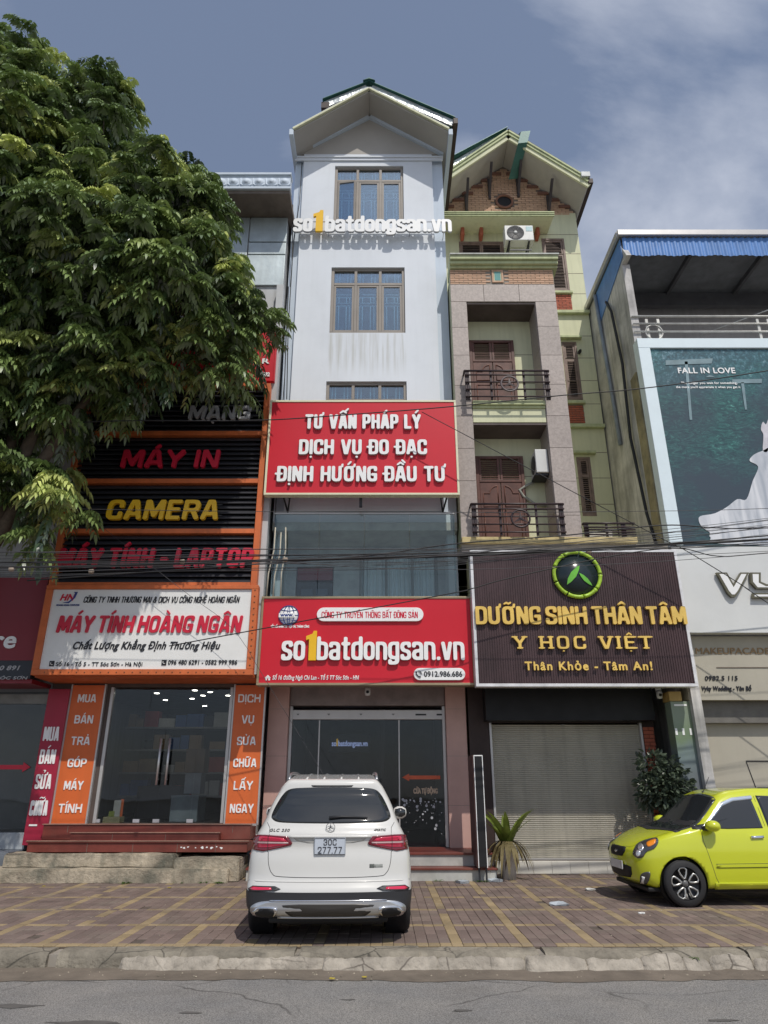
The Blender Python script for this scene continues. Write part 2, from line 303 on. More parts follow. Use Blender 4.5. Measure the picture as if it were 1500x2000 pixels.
def emit(F, gx, gz, x0, zb, cap, y, depth, m, parent, shear, name, split, hk):
    """contours of the field F < 0 as raised solids"""
    nx, nz_ = F.shape; seg = {}
    F[0, :] = F[-1, :] = 1; F[:, 0] = F[:, -1] = 1
    inside = F < 0
    def ip(i, k, j, l):
        t = F[i, k]/(F[i, k]-F[j, l]); return (gx[i]+(gx[j]-gx[i])*t, gz[k]+(gz[l]-gz[k])*t)
    code = inside[:-1, :-1]*1+inside[1:, :-1]*2+inside[1:, 1:]*4+inside[:-1, 1:]*8
    pt = {}
    for i, k in zip(*np.nonzero((code > 0) & (code < 15))):
        c = int(code[i, k]); e = [('h', i, k), ('v', i+1, k), ('h', i, k+1), ('v', i, k)]
        tbl = {1: [(3, 0)], 2: [(0, 1)], 3: [(3, 1)], 4: [(1, 2)], 5: [(3, 0), (1, 2)], 6: [(0, 2)], 7: [(3, 2)], 8: [(2, 3)], 9: [(2, 0)], 10: [(0, 1), (2, 3)], 11: [(2, 1)], 12: [(1, 3)], 13: [(1, 0)], 14: [(0, 3)]}[c]
        for u, v in tbl: seg[e[u]] = e[v]
        for kx in e:
            if kx not in pt:
                j, l = (kx[1]+1, kx[2]) if kx[0] == 'h' else (kx[1], kx[2]+1)
                if inside[kx[1], kx[2]] != inside[j, l]: pt[kx] = ip(kx[1], kx[2], j, l)
    loops = []
    while seg:
        st, nxt = seg.popitem(); lp = [st]
        while nxt != st and nxt in seg: lp.append(nxt); nxt = seg.pop(nxt)
        pts = [pt[kx] for kx in lp]
        # drop points on straight runs
        q2 = [p for j, p in enumerate(pts) if abs((p[0]-pts[j-1][0])*(pts[(j+1) % len(pts)][1]-p[1])-(p[1]-pts[j-1][1])*(pts[(j+1) % len(pts)][0]-p[0])) > 2e-6]
        if len(q2) > 2: loops.append(q2)
    def area(l): return sum(l[j-1][0]*l[j][1]-l[j][0]*l[j-1][1] for j in range(len(l)))/2
    ars = [area(l) for l in loops]
    if not loops: return []
    sgn = 1 if ars[max(range(len(loops)), key=lambda j: abs(ars[j]))] > 0 else -1
    outer = sorted([(min(p[0] for p in l), max(p[0] for p in l), j) for j, l in enumerate(loops) if ars[j]*sgn > 0])
    groups = []
    for a0, b0, j in outer:
        if groups and min(b0, groups[-1][1])-max(a0, groups[-1][0]) > .25*min(b0-a0, groups[-1][1]-groups[-1][0]):
            g = groups[-1]; g[2].append(j); g[1] = max(g[1], b0); g[0] = min(g[0], a0)
        else: groups.append([a0, b0, [j]])
    def inpoly(p, l):
        c = False
        for j in range(len(l)):
            (xa, ya), (xb, yb) = l[j-1], l[j]
            if (ya > p[1]) != (yb > p[1]) and p[0] < (xb-xa)*(p[1]-ya)/(yb-ya)+xa: c = not c
        return c
    holes_ = [j for j in range(len(loops)) if ars[j]*sgn < 0]
    sc = cap/1.0; z_off = 0; outs = []; whole = MB()
    def place(p): return (x0+(p[0]+shear*p[1]/hk)*sc, zb+p[1]/hk*sc)
    for g in groups:
        mb = MB() if split else whole
        for j in g[2]:
            polys = [loops[j]]+[loops[h_] for h_ in holes_ if inpoly(loops[h_][0], loops[j])]
            flat = [place(p) for l in polys for p in l]
            tri = geometry.tessellate_polygon([[Vector((*place(p), 0)) for p in l] for l in polys])
            n = len(flat); base = 0
            fs = [tuple(t_) for t_ in tri]
            vs = [(a_, y, b_) for a_, b_ in flat]
            if depth > 0:
                vs += [(a_, y+depth, b_) for a_, b_ in flat]
                fs += [(t_[2]+n, t_[1]+n, t_[0]+n) for t_ in tri]
                for l in polys:
                    m_ = len(l); fs += [(base+i_, base+(i_+1) % m_, base+(i_+1) % m_+n, base+i_+n) for i_ in range(m_)]; base += m_
            mb.add(vs, fs)
        if split: outs.append(mb.build(name, m, parent))
    if not split: outs = [whole.build(name, m, parent)]
    return outs
def two_tone(objs, side):
    """returns of channel letters in a second material"""
    for o in objs:
        o.data.materials.append(side)
        for p in o.data.polygons:
            if abs(p.normal.y) < .5: p.material_index = 1
# ---- a condensed block face drawn as skeleton strokes (x 0..1, height 0..1, optional corner radius)
import unicodedata
GL = {
 'A': (.54, [[(0,0),(.36,1),(.64,1),(1,0)], [(.2,.24),(.8,.24)]]), 'B': (.5, [[(0,0),(0,1),(.95,1,.2),(.95,.53,.13),(0,.53)], [(0,.53),(1,.53,.15),(1,0,.22),(0,0)]]),
 'C': (.5, [[(1,.73),(1,1,.24),(0,1,.24),(0,0,.24),(1,0,.24),(1,.27)]]), 'D': (.5, [[(0,0),(0,1),(1,1,.26),(1,0,.26),(0,0)]]), 'E': (.42, [[(1,1),(0,1),(0,0),(1,0)], [(0,.52),(.88,.52)]]),
 'F': (.42, [[(1,1),(0,1),(0,0)], [(0,.5),(.88,.5)]]), 'G': (.5, [[(1,.80),(1,1,.22),(0,1,.24),(0,0,.24),(1,0,.12),(1,.44),(.6,.44)]]), 'H': (.51, [[(0,0),(0,1)], [(1,0),(1,1)], [(0,.5),(1,.5)]]),
 'I': (.0, [[(.5,0),(.5,1)]]), 'J': (.4, [[(1,1),(1,0,.22),(0,0,.2),(0,.3)]]), 'K': (.53, [[(0,0),(0,1)], [(1,1),(.05,.45)], [(.28,.58),(1,0)]]), 'L': (.39, [[(0,1),(0,0),(1,0)]]),
 'M': (.68, [[(0,0),(0,1),(.1,1),(.5,.15),(.9,1),(1,1),(1,0)]]), 'N': (.51, [[(0,0),(0,1),(.12,1),(.88,0),(1,0),(1,1)]]), 'O': (.5, [[(0,.5),(0,1,.25),(1,1,.25),(1,0,.25),(0,0,.25),(0,.5)]]),
 'P': (.49, [[(0,0),(0,1),(1,1,.24),(1,.42,.24),(0,.42)]]), 'Q': (.5, [[(0,.5),(0,1,.25),(1,1,.25),(1,0,.25),(0,0,.25),(0,.5)], [(.6,.2),(1,-.05)]]), 'R': (.51, [[(0,0),(0,1),(1,1,.22),(1,.47,.2),(0,.47)], [(.62,.45),(1,0)]]),
 'S': (.49, [[(1,.78),(1,1,.22),(0,1,.22),(0,.57,.16),(1,.43,.16),(1,0,.22),(0,0,.22),(0,.22)]]), 'T': (.48, [[(0,1),(1,1)], [(.5,1),(.5,0)]]), 'U': (.5, [[(0,1),(0,0,.25),(1,0,.25),(1,1)]]),
 'V': (.54, [[(0,1),(.42,0),(.58,0),(1,1)]]), 'W': (.78, [[(0,1),(.2,0),(.3,0),(.5,.9),(.7,0),(.8,0),(1,1)]]), 'X': (.54, [[(0,0),(1,1)], [(0,1),(1,0)]]), 'Y': (.54, [[(0,1),(.5,.44),(1,1)], [(.5,.44),(.5,0)]]),
 'a': (.47, [[(0,.61),(0,.74,.2),(1,.74,.2),(1,0)], [(1,.38),(0,.36,.14),(0,0,.15),(1,0,.20),(1,.26)]]), 'b': (.48, [[(0,1),(0,0),(1,0,.22),(1,.74,.22),(0,.74)]]), 'd': (.48, [[(1,1),(1,0),(0,0,.22),(0,.74,.22),(1,.74)]]),
 'g': (.48, [[(1,.74),(1,-.22,.2),(0,-.22,.2),(0,-.12)], [(1,.74),(0,.74,.22),(0,.04,.22),(1,.04)]]), 'n': (.48, [[(0,0),(0,.74),(1,.74,.22),(1,0)]]), 'o': (.48, [[(0,.37),(0,.74,.23),(1,.74,.23),(1,0,.23),(0,0,.23),(0,.37)]]),
 's': (.45, [[(1,.61),(1,.74,.16),(0,.74,.18),(0,.41,.13),(1,.33,.13),(1,0,.18),(0,0,.16),(0,.13)]]), 't': (.34, [[(.45,.98),(.45,0,.14),(1,0)], [(0,.72),(1,.72)]]), 'v': (.46, [[(0,.74),(.4,0),(.6,0),(1,.74)]]), '.': (.0, [[(.5,0),(.5,.01)]]),
 '0': (.48, [[(0,.5),(0,1,.25),(1,1,.25),(1,0,.25),(0,0,.25),(0,.5)]]), '1': (.3, [[(0,.8),(.8,1),(.8,0)]]), '2': (.47, [[(0,.7),(0,1,.22),(1,1,.22),(1,.55,.2),(0,0),(1,0)]]), '3': (.47, [[(0,.74),(0,1,.22),(1,1,.22),(1,.53,.15),(.4,.53)], [(.4,.53),(1,.53,.15),(1,0,.22),(0,0,.22),(0,.28)]]),
 '4': (.5, [[(.75,0),(.75,1),(.6,1),(0,.28),(1,.28)]]), '5': (.47, [[(.95,1),(0,1),(0,.56),(1,.6,.2),(1,0,.22),(0,0,.22),(0,.25)]]), '6': (.48, [[(1,.76),(1,1,.22),(0,1,.22),(0,0,.22),(1,0,.22),(1,.56,.2),(0,.56)]]), '7': (.45, [[(0,1),(1,1),(.3,0)]]),
 '8': (.48, [[(0,.55),(0,1,.2),(1,1,.2),(1,.53,.12),(0,.53,.12),(0,.8)], [(0,.3),(0,.53,.12),(1,.53,.12),(1,0,.22),(0,0,.22),(0,.3)]]), '9': (.48, [[(0,.24),(0,0,.22),(1,0,.22),(1,1,.22),(0,1,.22),(0,.44,.2),(1,.44)]]),
 '-': (.22, [[(0,.42),(1,.42)]]), '&': (.6, [[(1,0),(.2,.75),(.2,1,.12),(.75,1,.12),(.75,.7,.1),(0,.4,.1),(0,0,.2),(.7,0,.2),(1,.42)]]), ',': (.0, [[(.5,.0),(.3,-.15)]])}
def block(s, x0, x1, zb, cap, y, depth, m, parent, tx=.095, ty=.085, shear=0, gap=.075, res=22, name='letter', split=True, serif=False, pn=3.2, wsp=.24):
    def rnd(pl):
        out = []
        for i, p in enumerate(pl):
            if len(p) == 2 or i in (0, len(pl)-1): out.append(np.array(p[:2], float)); continue
            c = np.array(p[:2], float); a = np.array(pl[i-1][:2], float)-c; b = np.array(pl[i+1][:2], float)-c; la, lb = np.hypot(*a), np.hypot(*b); r_ = min(p[2], la*.5, lb*.5)
            A, B = c+a/la*r_, c+b/lb*r_; out += [A*(1-t)**2+2*c*t*(1-t)+B*t*t for t in (0, .2, .4, .6, .8, 1)]
        return out
    cur = 0; items = []
    for ch in s:
        if ch == ' ': cur += wsp; continue
        bar = ch in 'Đđ'; base = {'Đ':'D','đ':'d'}.get(ch, ch); dec = unicodedata.normalize('NFD', base); g = GL.get(dec[0]); marks = dec[1:]
        if g is None: continue
        if g[0] == 0: cur += 0
        items.append((cur, g, bar, marks, dec[0])); cur += g[0]+2*tx+gap+(.10 if '\u031b' in marks else 0)
    W0 = cur-gap; wt = (x1-x0)/cap; fix = len([c for c in s if c != ' '])*2*tx; k = (wt-fix)/(W0-fix)
    segs = []
    def put(pl, sc=1.0):
        for a, b in zip(pl, pl[1:]): segs.append((a, b, sc))
    nch = 0
    for cx, g, bar, marks, c0 in items:
        xo = (cx-nch*2*tx)*k+nch*2*tx+tx; nch += 1; w_ = g[0]*k
        f = lambda p: (xo+p[0]*w_ if g[0] else xo, ty+p[1]*(1-2*ty))+tuple(p[2:])
        for pl in g[1]:
            q = [f(p) for p in pl]; put(rnd(q))
            if serif:
                for p, o_ in ((q[0], pl[0]), (q[-1], pl[-1])):
                    if o_[1] in (0, 1) and (c0 not in 'CGOS'): put([np.array((p[0]-.16, p[1])), np.array((p[0]+.16, p[1]))], .75)
        xc = xo+w_/2; hgt = 1 if c0.isupper() or c0 in 'bdt' else .74; t0 = hgt+.10; circ = '\u0302' in marks
        if bar: put([np.array((xo-.16, .5)), np.array((xo+w_*.42, .5))], .72)
        if '\u031b' in marks: xe = xo+w_ if c0 in 'UO' else xo+w_; put([np.array((xe, hgt*.93)), np.array((xe+.12, hgt*.97)), np.array((xe+.14, hgt+.10))], .62)
        if circ: put([np.array((xc-.17, t0)), np.array((xc, t0+.14)), np.array((xc+.17, t0))], .55)
        if '\u0306' in marks: put([np.array((xc-.15, t0+.13)), np.array((xc-.07, t0+.03)), np.array((xc+.07, t0+.03)), np.array((xc+.15, t0+.13))], .5)
        dx, dy = (.20, .12) if circ else (0, 0)
        if '\u0301' in marks: put([np.array((xc-.05+dx, t0+dy+.01)), np.array((xc+.10+dx, t0+.17+dy))], .55)
        if '\u0300' in marks: put([np.array((xc+.05+dx, t0+dy+.01)), np.array((xc-.10+dx, t0+.17+dy))], .55)
        if '\u0309' in marks: put([np.array((xc-.06+dx, t0+.16+dy)), np.array((xc+.07+dx, t0+.15+dy)), np.array((xc+dx, t0+.02+dy))], .45)
        if '\u0303' in marks: put([np.array((xc-.17, t0+.04)), np.array((xc-.06, t0+.11)), np.array((xc+.06, t0+.04)), np.array((xc+.17, t0+.11))], .5)
        if '\u0323' in marks: put([np.array((xc, -.17)), np.array((xc, -.165))], .72)
    h = 1.0/res; gx = np.arange(-.2, wt+.3, h); gz = np.arange(-.42, 1.55, h); X, Z = np.meshgrid(gx, gz, indexing='ij'); F = np.full(X.shape, 2.0)
    for a, b, sc in segs:
        rx, ry = tx*sc, ty*sc; i0 = max(0, int((min(a[0], b[0])-3*rx+.2)/h)); i1 = int((max(a[0], b[0])+3*rx+.2)/h)+2
        xs_, zs_ = X[i0:i1]/rx, Z[i0:i1]/ry; A = np.array((a[0]/rx, a[1]/ry)); B = np.array((b[0]/rx, b[1]/ry)); d = B-A; L2 = max(d@d, 1e-9)
        t = np.clip(((xs_-A[0])*d[0]+(zs_-A[1])*d[1])/L2, 0, 1); ux, uz = np.abs(xs_-A[0]-t*d[0]), np.abs(zs_-A[1]-t*d[1])
        F[i0:i1] = np.minimum(F[i0:i1], (ux**pn+uz**pn)**(1/pn)-1)
    return emit(F, gx, gz, x0, zb, cap, y, depth, m, parent, shear, name, split, 1.0)
# ------------------------------------------------------------------ ground
gr = tag(MB().add([(-300,-60,-.20),(300,-60,-.20),(300,500,-.20),(-300,500,-.20)], [(0,1,2,3)]).build('ground', mat('ground_soil', (.16,.14,.11), .95)), kind='structure')
asph = mat('asphalt', (.235,.222,.205), .85, var=.14, scale=1.3, bump=.9, bscale=70, grime=.5, gcol=(.13,.122,.112), gscale=1.6, bdist=.006, col2=(.185,.18,.175))
def patch_asphalt(m):
    t = m.node_tree; N = t.nodes.new; Lk = t.links.new; p = t.nodes['Principled BSDF']; src = p.inputs['Base Color'].links[0].from_socket
    c = N('ShaderNodeTexCoord'); v = N('ShaderNodeTexNoise'); v.inputs['Scale'].default_value = 95; v.inputs['Detail'].default_value = 2; Lk(c.outputs['Object'], v.inputs['Vector'])
    r = N('ShaderNodeMapRange'); r.inputs['From Min'].default_value = .35; r.inputs['From Max'].default_value = .65; r.inputs['To Min'].default_value = .60; r.inputs['To Max'].default_value = 1.40; Lk(v.outputs['Fac'], r.inputs['Value'])
    h = N('ShaderNodeHueSaturation'); Lk(src, h.inputs['Color']); Lk(r.outputs[0], h.inputs['Value']); Lk(h.outputs[0], p.inputs['Base Color'])
patch_asphalt(asph)
road = tag(MB().add([(-60,-40,-.15),(60,-40,-.15),(60,7.98,-.15),(-60,7.98,-.15)], [(0,1,2,3)]).build('road', asph), kind='structure')
spot = mat('damp_stain', (.115,.108,.10), .8, var=.15, bump=.3, bscale=80)
for x, y, a_, b_ in ((-3.05,6.72,.30,.07),(-2.25,6.3,.42,.06),(-1.55,6.55,.12,.04),(.62,6.6,.10,.03),(2.6,6.35,.16,.04),(-.3,6.9,.08,.02),(3.6,6.8,.2,.03)):
    n = 26; MB().add([(x+a_*(.75+.6*noise.noise((math.cos(t)*1.5+x, math.sin(t)*1.5, y)))*math.cos(t), y+b_*(.75+.6*noise.noise((math.cos(t)*2, math.sin(t)*2+x, y)))*math.sin(t), -.1465) for t in np.linspace(0, 2*math.pi, n+1)[:-1]], [tuple(range(n))]).build('road_stain', spot, road)
# dusty dirt lying in the gutter, ragged towards the road
dirtm = mat('gutter_dirt', (.17,.14,.11), .95, var=.15, scale=3, bump=.6, bscale=40)
mb = MB(); n = 420
xs = np.linspace(-9, 9, n); edge = [7.50-.16*noise.noise((x*.35, 3, 0))-.10*noise.noise((x*1.4, 1, 0))-.04*noise.noise((x*6, 5, 0)) for x in xs]
vs = []; 
for x, e_ in zip(xs, edge): vs += [(x, e_, -.146), (x, e_+.10, -.140), (x, 7.91, -.128)]
fs = [(3*i+k, 3*i+3+k, 3*i+4+k, 3*i+1+k) for i in range(n-1) for k in (0, 1)]
tag(mb.add(vs, fs, True).build('gutter_dirt', dirtm), kind='stuff')
# kerb of cast stones, with broken mortar at its foot
kerb = tag(box('kerb', mortar_l, None, -30, 30, 7.95, 8.19, -.19, -.03), kind='structure')
kerbm = mat('kerb_stone', (.27,.24,.19), .9, var=.22, scale=3, bump=1.0, bscale=22, grime=.55, gcol=(.11,.10,.085), obj_rand=.1, bdist=.025)
def kerb_mesh(seed, Lh):
    mb = MB(); nx = 26; prof = [(7.885,-.19),(7.885,-.12),(7.90,-.05),(7.925,-.015),(7.97,.0),(8.06,.003),(8.14,.002),(8.19,-.01)]
    vs = []
    for i in range(nx):
        x = i/(nx-1)*Lh
        for j, (y, z) in enumerate(prof):
            a = noise.noise((x*5+seed*9, y*6, z*9))*.014+noise.noise((x*17+seed*3, y*15, z*20))*.008
            vs.append((x, y+a*(j < 5)-(.004 if i in (0, nx-1) else 0)*0, z+a*(j > 1)*.6))
    m_ = len(prof); fs = [(i*m_+j, (i+1)*m_+j, (i+1)*m_+j+1, i*m_+j+1) for i in range(nx-1) for j in range(m_-1)]
    mb.add(vs, fs, True); mb.add(vs[:m_], [tuple(range(m_))]); mb.add(vs[-m_:], [tuple(range(m_))])
    return mb
x = -9.35; k = 0
while x < 9.2:
    Lh = random.choice([1.18, 1.22, 1.2, .84]); o = kerb_mesh(k, Lh-.014).build('kerb_stone', kerbm, kerb); o.location = (x, random.uniform(-.008,.008), random.uniform(-.008,.006)); o.rotation_euler = (0, random.uniform(-.006,.006), random.uniform(-.008,.008)); x += Lh; k += 1
mortm = mat('kerb_mortar', (.37,.33,.275), .9, var=.2, scale=4, bump=1.2, bscale=16, grime=.6, gcol=(.2,.175,.145), bdist=.03, gscale=2.5)
def cracks(m, scale, w_, col, wx=1.0):
    t = m.node_tree; N = t.nodes.new; Lk = t.links.new; p = t.nodes['Principled BSDF']; src = p.inputs['Base Color'].links[0].from_socket
    g = N('ShaderNodeNewGeometry'); n = N('ShaderNodeTexNoise'); n.inputs['Scale'].default_value = scale*1.5; n.inputs['Detail'].default_value = 6; Lk(g.outputs['Position'], n.inputs['Vector'])
    ad = N('ShaderNodeMix'); ad.data_type = 'VECTOR'; ad.inputs['Factor'].default_value = .22/scale*1.0 if scale > 1 else .3; Lk(g.outputs['Position'], ad.inputs['A']); Lk(n.outputs['Color'], ad.inputs['B'])
    v = N('ShaderNodeTexVoronoi'); v.feature = 'DISTANCE_TO_EDGE'; v.inputs['Scale'].default_value = scale; Lk(ad.outputs['Result'], v.inputs['Vector'])
    r = N('ShaderNodeMapRange'); r.inputs['From Min'].default_value = 0; r.inputs['From Max'].default_value = w_; r.inputs['To Min'].default_value = 1; r.inputs['To Max'].default_value = 0; Lk(v.outputs['Distance'], r.inputs['Value'])
    n2 = N('ShaderNodeTexNoise'); n2.inputs['Scale'].default_value = .8; Lk(g.outputs['Position'], n2.inputs['Vector']); r2 = N('ShaderNodeMapRange'); r2.inputs['From Min'].default_value = .42; r2.inputs['From Max'].default_value = .55; Lk(n2.outputs['Fac'], r2.inputs['Value'])
    k = N('ShaderNodeMath'); k.operation = 'MULTIPLY'; Lk(r.outputs[0], k.inputs[0]); Lk(r2.outputs[0], k.inputs[1])
    mx_ = N('ShaderNodeMix'); mx_.data_type = 'RGBA'; mx_.inputs['B'].default_value = (*col, 1); Lk(src, mx_.inputs['A']); Lk(k.outputs[0], mx_.inputs['Factor']); Lk(mx_.outputs['Result'], p.inputs['Base Color'])
cracks(mortm, 2.3, .022, (.10,.085,.07)); cracks(kerbm, 2.2, .02, (.06,.055,.045)); cracks(asph, .7, .006, (.075,.07,.065))
def mortar_run(x0, x1, seed, top, foot):
    n = int((x1-x0)/.03)+2; vs = []
    for i in range(n):
        x = x0+(x1-x0)*i/(n-1); e_ = min(1, min(x-x0, x1-x)/.035+.05)
        t_ = (top+.035*noise.noise((x*1.6, seed, 1))+.018*noise.noise((x*9, seed, 2))+.010*noise.noise((x*25, seed, 2)))*1.0; f = foot+.06*noise.noise((x*1.7, seed, 4))+.04*noise.noise((x*7, seed, 7))
        zt = -.15+(t_+.15)*e_; yf = 7.86-(f)*e_
        c_ = .016*noise.noise((x*14, seed, 9))
        vs += [(x, yf, -.152), (x, yf+.015, -.135+c_), (x, 7.86-.35*f*e_, -.15+(zt+.15)*.7+c_), (x, 7.875, zt+.0), (x, 7.93, zt-.004)]
    fs = [(5*i+k, 5*i+5+k, 5*i+6+k, 5*i+1+k) for i in range(n-1) for k in range(4)]
    return MB().add(vs, fs, True)
for x0, x1, sd, tp, ft in [(-2.60,-1.60,1,-0.035,.06),(-1.66,-.55,11,-0.044,.05),(-.62,.55,2,-0.037,.08),(.48,1.42,21,-0.046,.06),(1.36,2.0,3,-0.039,.10),(1.96,2.55,14,-0.053,.07),(2.5,2.95,5,-0.035,.06),(2.9,3.2,25,-0.048,.08),(3.17,3.62,8,-0.044,.05),(3.6,3.8,28,-0.055,.07),(3.86,4.15,9,-0.050,.05),(4.12,4.3,39,-0.057,.06)]:
    mortar_run(x0, x1, sd, tp, ft).build('mortar_patch', mortm, kerb)
# pavement: brown pavers set in a yellow grid
side = tag(box('sidewalk', mat('paving_sand', (.115,.092,.075), .95), None, -30, 30, 8.19, 20, -.19, -.014), kind='structure')
pav_b = mat('paver_brown', (.185,.138,.120), .85, var=.12, scale=2.5, bump=.5, bscale=60, grime=.8, gcol=(.19,.162,.132), island=.16, world=True, gscale=1.4)
pav_y = mat('paver_yellow', (.31,.235,.135), .85, var=.14, scale=2.5, bump=.5, bscale=60, grime=.95, gcol=(.20,.168,.13), island=.14, world=True, gscale=1.1)
PW, PL, YW = .1205, .235, .118
def paver_mesh(w_, l_, m):
    g = .0016; b = .0045; mb = MB(); a, c, d, e_ = g, w_-g, g, l_-g
    mb.add([(a,d,-.03),(c,d,-.03),(c,e_,-.03),(a,e_,-.03),(a,d,-b),(c,d,-b),(c,e_,-b),(a,e_,-b),(a+b,d+b,0),(c-b,d+b,0),(c-b,e_-b,0),(a+b,e_-b,0)],
           [(0,1,5,4),(1,2,6,5),(2,3,7,6),(3,0,4,7),(4,5,9,8),(5,6,10,9),(6,7,11,10),(7,4,8,11),(8,9,10,11)])
    return mb
cells = []; pitchx = 5*PW+YW; x = -.9-14*pitchx+.16
cols_ = []
while x < 11.5: cols_.append((x, YW, True)); x += YW; [cols_.append((x+i*PW, PW, False)) for i in range(5)]; x += 5*PW
rows_ = []; y = 8.20; first = True
while y < 14.25: rows_.append((y, YW, True)); y += YW; [rows_.append((y+i*PL, PL, False)) for i in range(4)]; y += 4*PL
for ry, rl, rY in rows_:
    for cx, cw, cY in cols_:
        yv = (rY or cY) and random.random() > .08
        if random.random() < .004: continue
        cells.append((cx, ry, cw, rl, yv))
def vis(c):
    X_, Y_ = c[0]+c[2]/2, c[1]+c[3]/2; zc = Y_*math.cos(TH)-CH*math.sin(TH)
    if abs(X_)/zc*FPX > 750: return 1e9
    if -1.5 < X_ < .35 and Y_ > 8.6: return 500+Y_
    return Y_-(c[2]*c[3])*20
cells.sort(key=vis)
pm = {}
for c in cells[:300]:
    key = (round(c[2], 4), round(c[3], 4), c[4])
    if key not in pm: pm[key] = paver_mesh(c[2], c[3], None).data('paver', pav_y if c[4] else pav_b)
    o = bpy.data.objects.new('paver', pm[key]); COL.objects.link(o); o.parent = side
    sag = .012*noise.noise((c[0]*.9, c[1]*.9, 0))
    o.location = (c[0], c[1], sag*.5+random.uniform(-.002,.002)-.002); o.rotation_euler = (random.uniform(-.006,.006), random.uniform(-.01,.01), random.uniform(-.008,.008))
for yv, m in ((False, pav_b), (True, pav_y)):
    mb = MB(); pr = {}
    for c in cells[300:]:
        if c[4] != yv: continue
        key = (c[2], c[3]); 
        if key not in pr: pr[key] = paver_mesh(c[2], c[3], None)
        z = .006*noise.noise((c[0]*.9, c[1]*.9, 0))+random.uniform(-.002,.002)-.002; t_ = random.uniform(-.008,.008)
        mb.add([(v[0]+c[0], v[1]+c[1], v[2]+z+t_*(v[0])) for v in pr[key].v], pr[key].f)
    tag(mb.build('far_pavers', m, side), kind='stuff')
# ------------------------------------------------------------------ bricks
def bricks(parent, m, region, y, bw=.21, bh=.062, joint=.010, proud=.012, cap=None, cand=None, dark=None):
    """collect brick rectangles that lie inside region(x, z)->bool; returns list"""
    return [(x, z) for x, z in cand if region(x, z)]
def lay(parent, m, rects, y, proud=.014, limit=300, name='brick', mj=None):
    """rects (x0,x1,z0,z1): the first ones as parts, the rest joined"""
    cache = {}
    for i, r_ in enumerate(rects[:limit]):
        key = (round(r_[1]-r_[0], 3), round(r_[3]-r_[2], 3))
        if key not in cache:
            a, b, e_ = key[0]/2, key[1]/2, .003
            cache[key] = MB().add([(-a,0,-b),(a,0,-b),(a,0,b),(-a,0,b),(-a+e_,-proud,-b+e_),(a-e_,-proud,-b+e_),(a-e_,-proud,b-e_),(-a+e_,-proud,b-e_)],
                                  [(4,5,6,7),(0,1,5,4),(1,2,6,5),(2,3,7,6),(3,0,4,7)]).data(name, m)
        o = bpy.data.objects.new(name, cache[key]); COL.objects.link(o); o.parent = parent
        o.location = Vector(((r_[0]+r_[1])/2, y+random.uniform(-.002,.003), (r_[2]+r_[3])/2))-ORG.get(root_of(parent).name, Vector())
    if len(rects) > limit:
        mb = MB()
        for r_ in rects[limit:]: mb.box(r_[0], r_[1], y-proud, y+.01, r_[2], r_[3])
        tag(mb.build('far_'+name+'s', m, parent), kind='stuff')
def courses(x0, x1, z0, z1, bw, bh, j=.010):
    out = []; z = z0; r_ = 0
    while z+bh <= z1+.001:
        x = x0-(bw/2 if r_ % 2 else 0)
        while x < x1:
            a, b = max(x, x0), min(x+bw-j, x1)
            if b-a > .04: out.append((a, b, z, z+bh-j))
            x += bw
        z += bh; r_ += 1
    return out
# ------------------------------------------------------------------ main grey-white house
YT = 13.6
H = thing('tall_white_house', 'tall narrow white house with gabled roof between the orange shop and the green house', 'building', (-.4, YT, 0))
TX0, TX1, IX0, IX1 = -2.37, 1.56, -2.14, 1.28
wins = [(-1.30,.51,11.51,13.46), (-1.30,.51,14.89,16.84), (-1.33,.52,8.22,10.17)]
holes(MB(), IX0, IX1, 6.95, 17.26, YT, YT+.22, wins).build('wall', white, H)
mb = MB()
mb.box(TX0, IX0-.003, YT+.10, YT+.3, 6.95, 17.26); mb.box(IX1+.003, TX1, YT+.10, YT+.3, 6.95, 17.26)
mb.build('recessed_strip_wall', palewall, H)
mb = MB(); mb.box(TX0, TX0+.2, YT+.303, 24, 4.4, 17.26); mb.box(TX1-.2, TX1, YT+.303, 24, 4.4, 17.26); mb.box(TX0, TX0+.1, 14.9, 24, 0, 4.397); mb.box(TX1-.1, TX1, 14.9, 24, 0, 4.397); mb.box(TX0+.203, TX1-.203, 23.8, 24, 0, 17.26)
mb.build('side_wall', white, H)
box('floor_slab', white, H, TX0+.01, TX1-.01, YT+.02, YT+1.4, 6.70, 6.94)
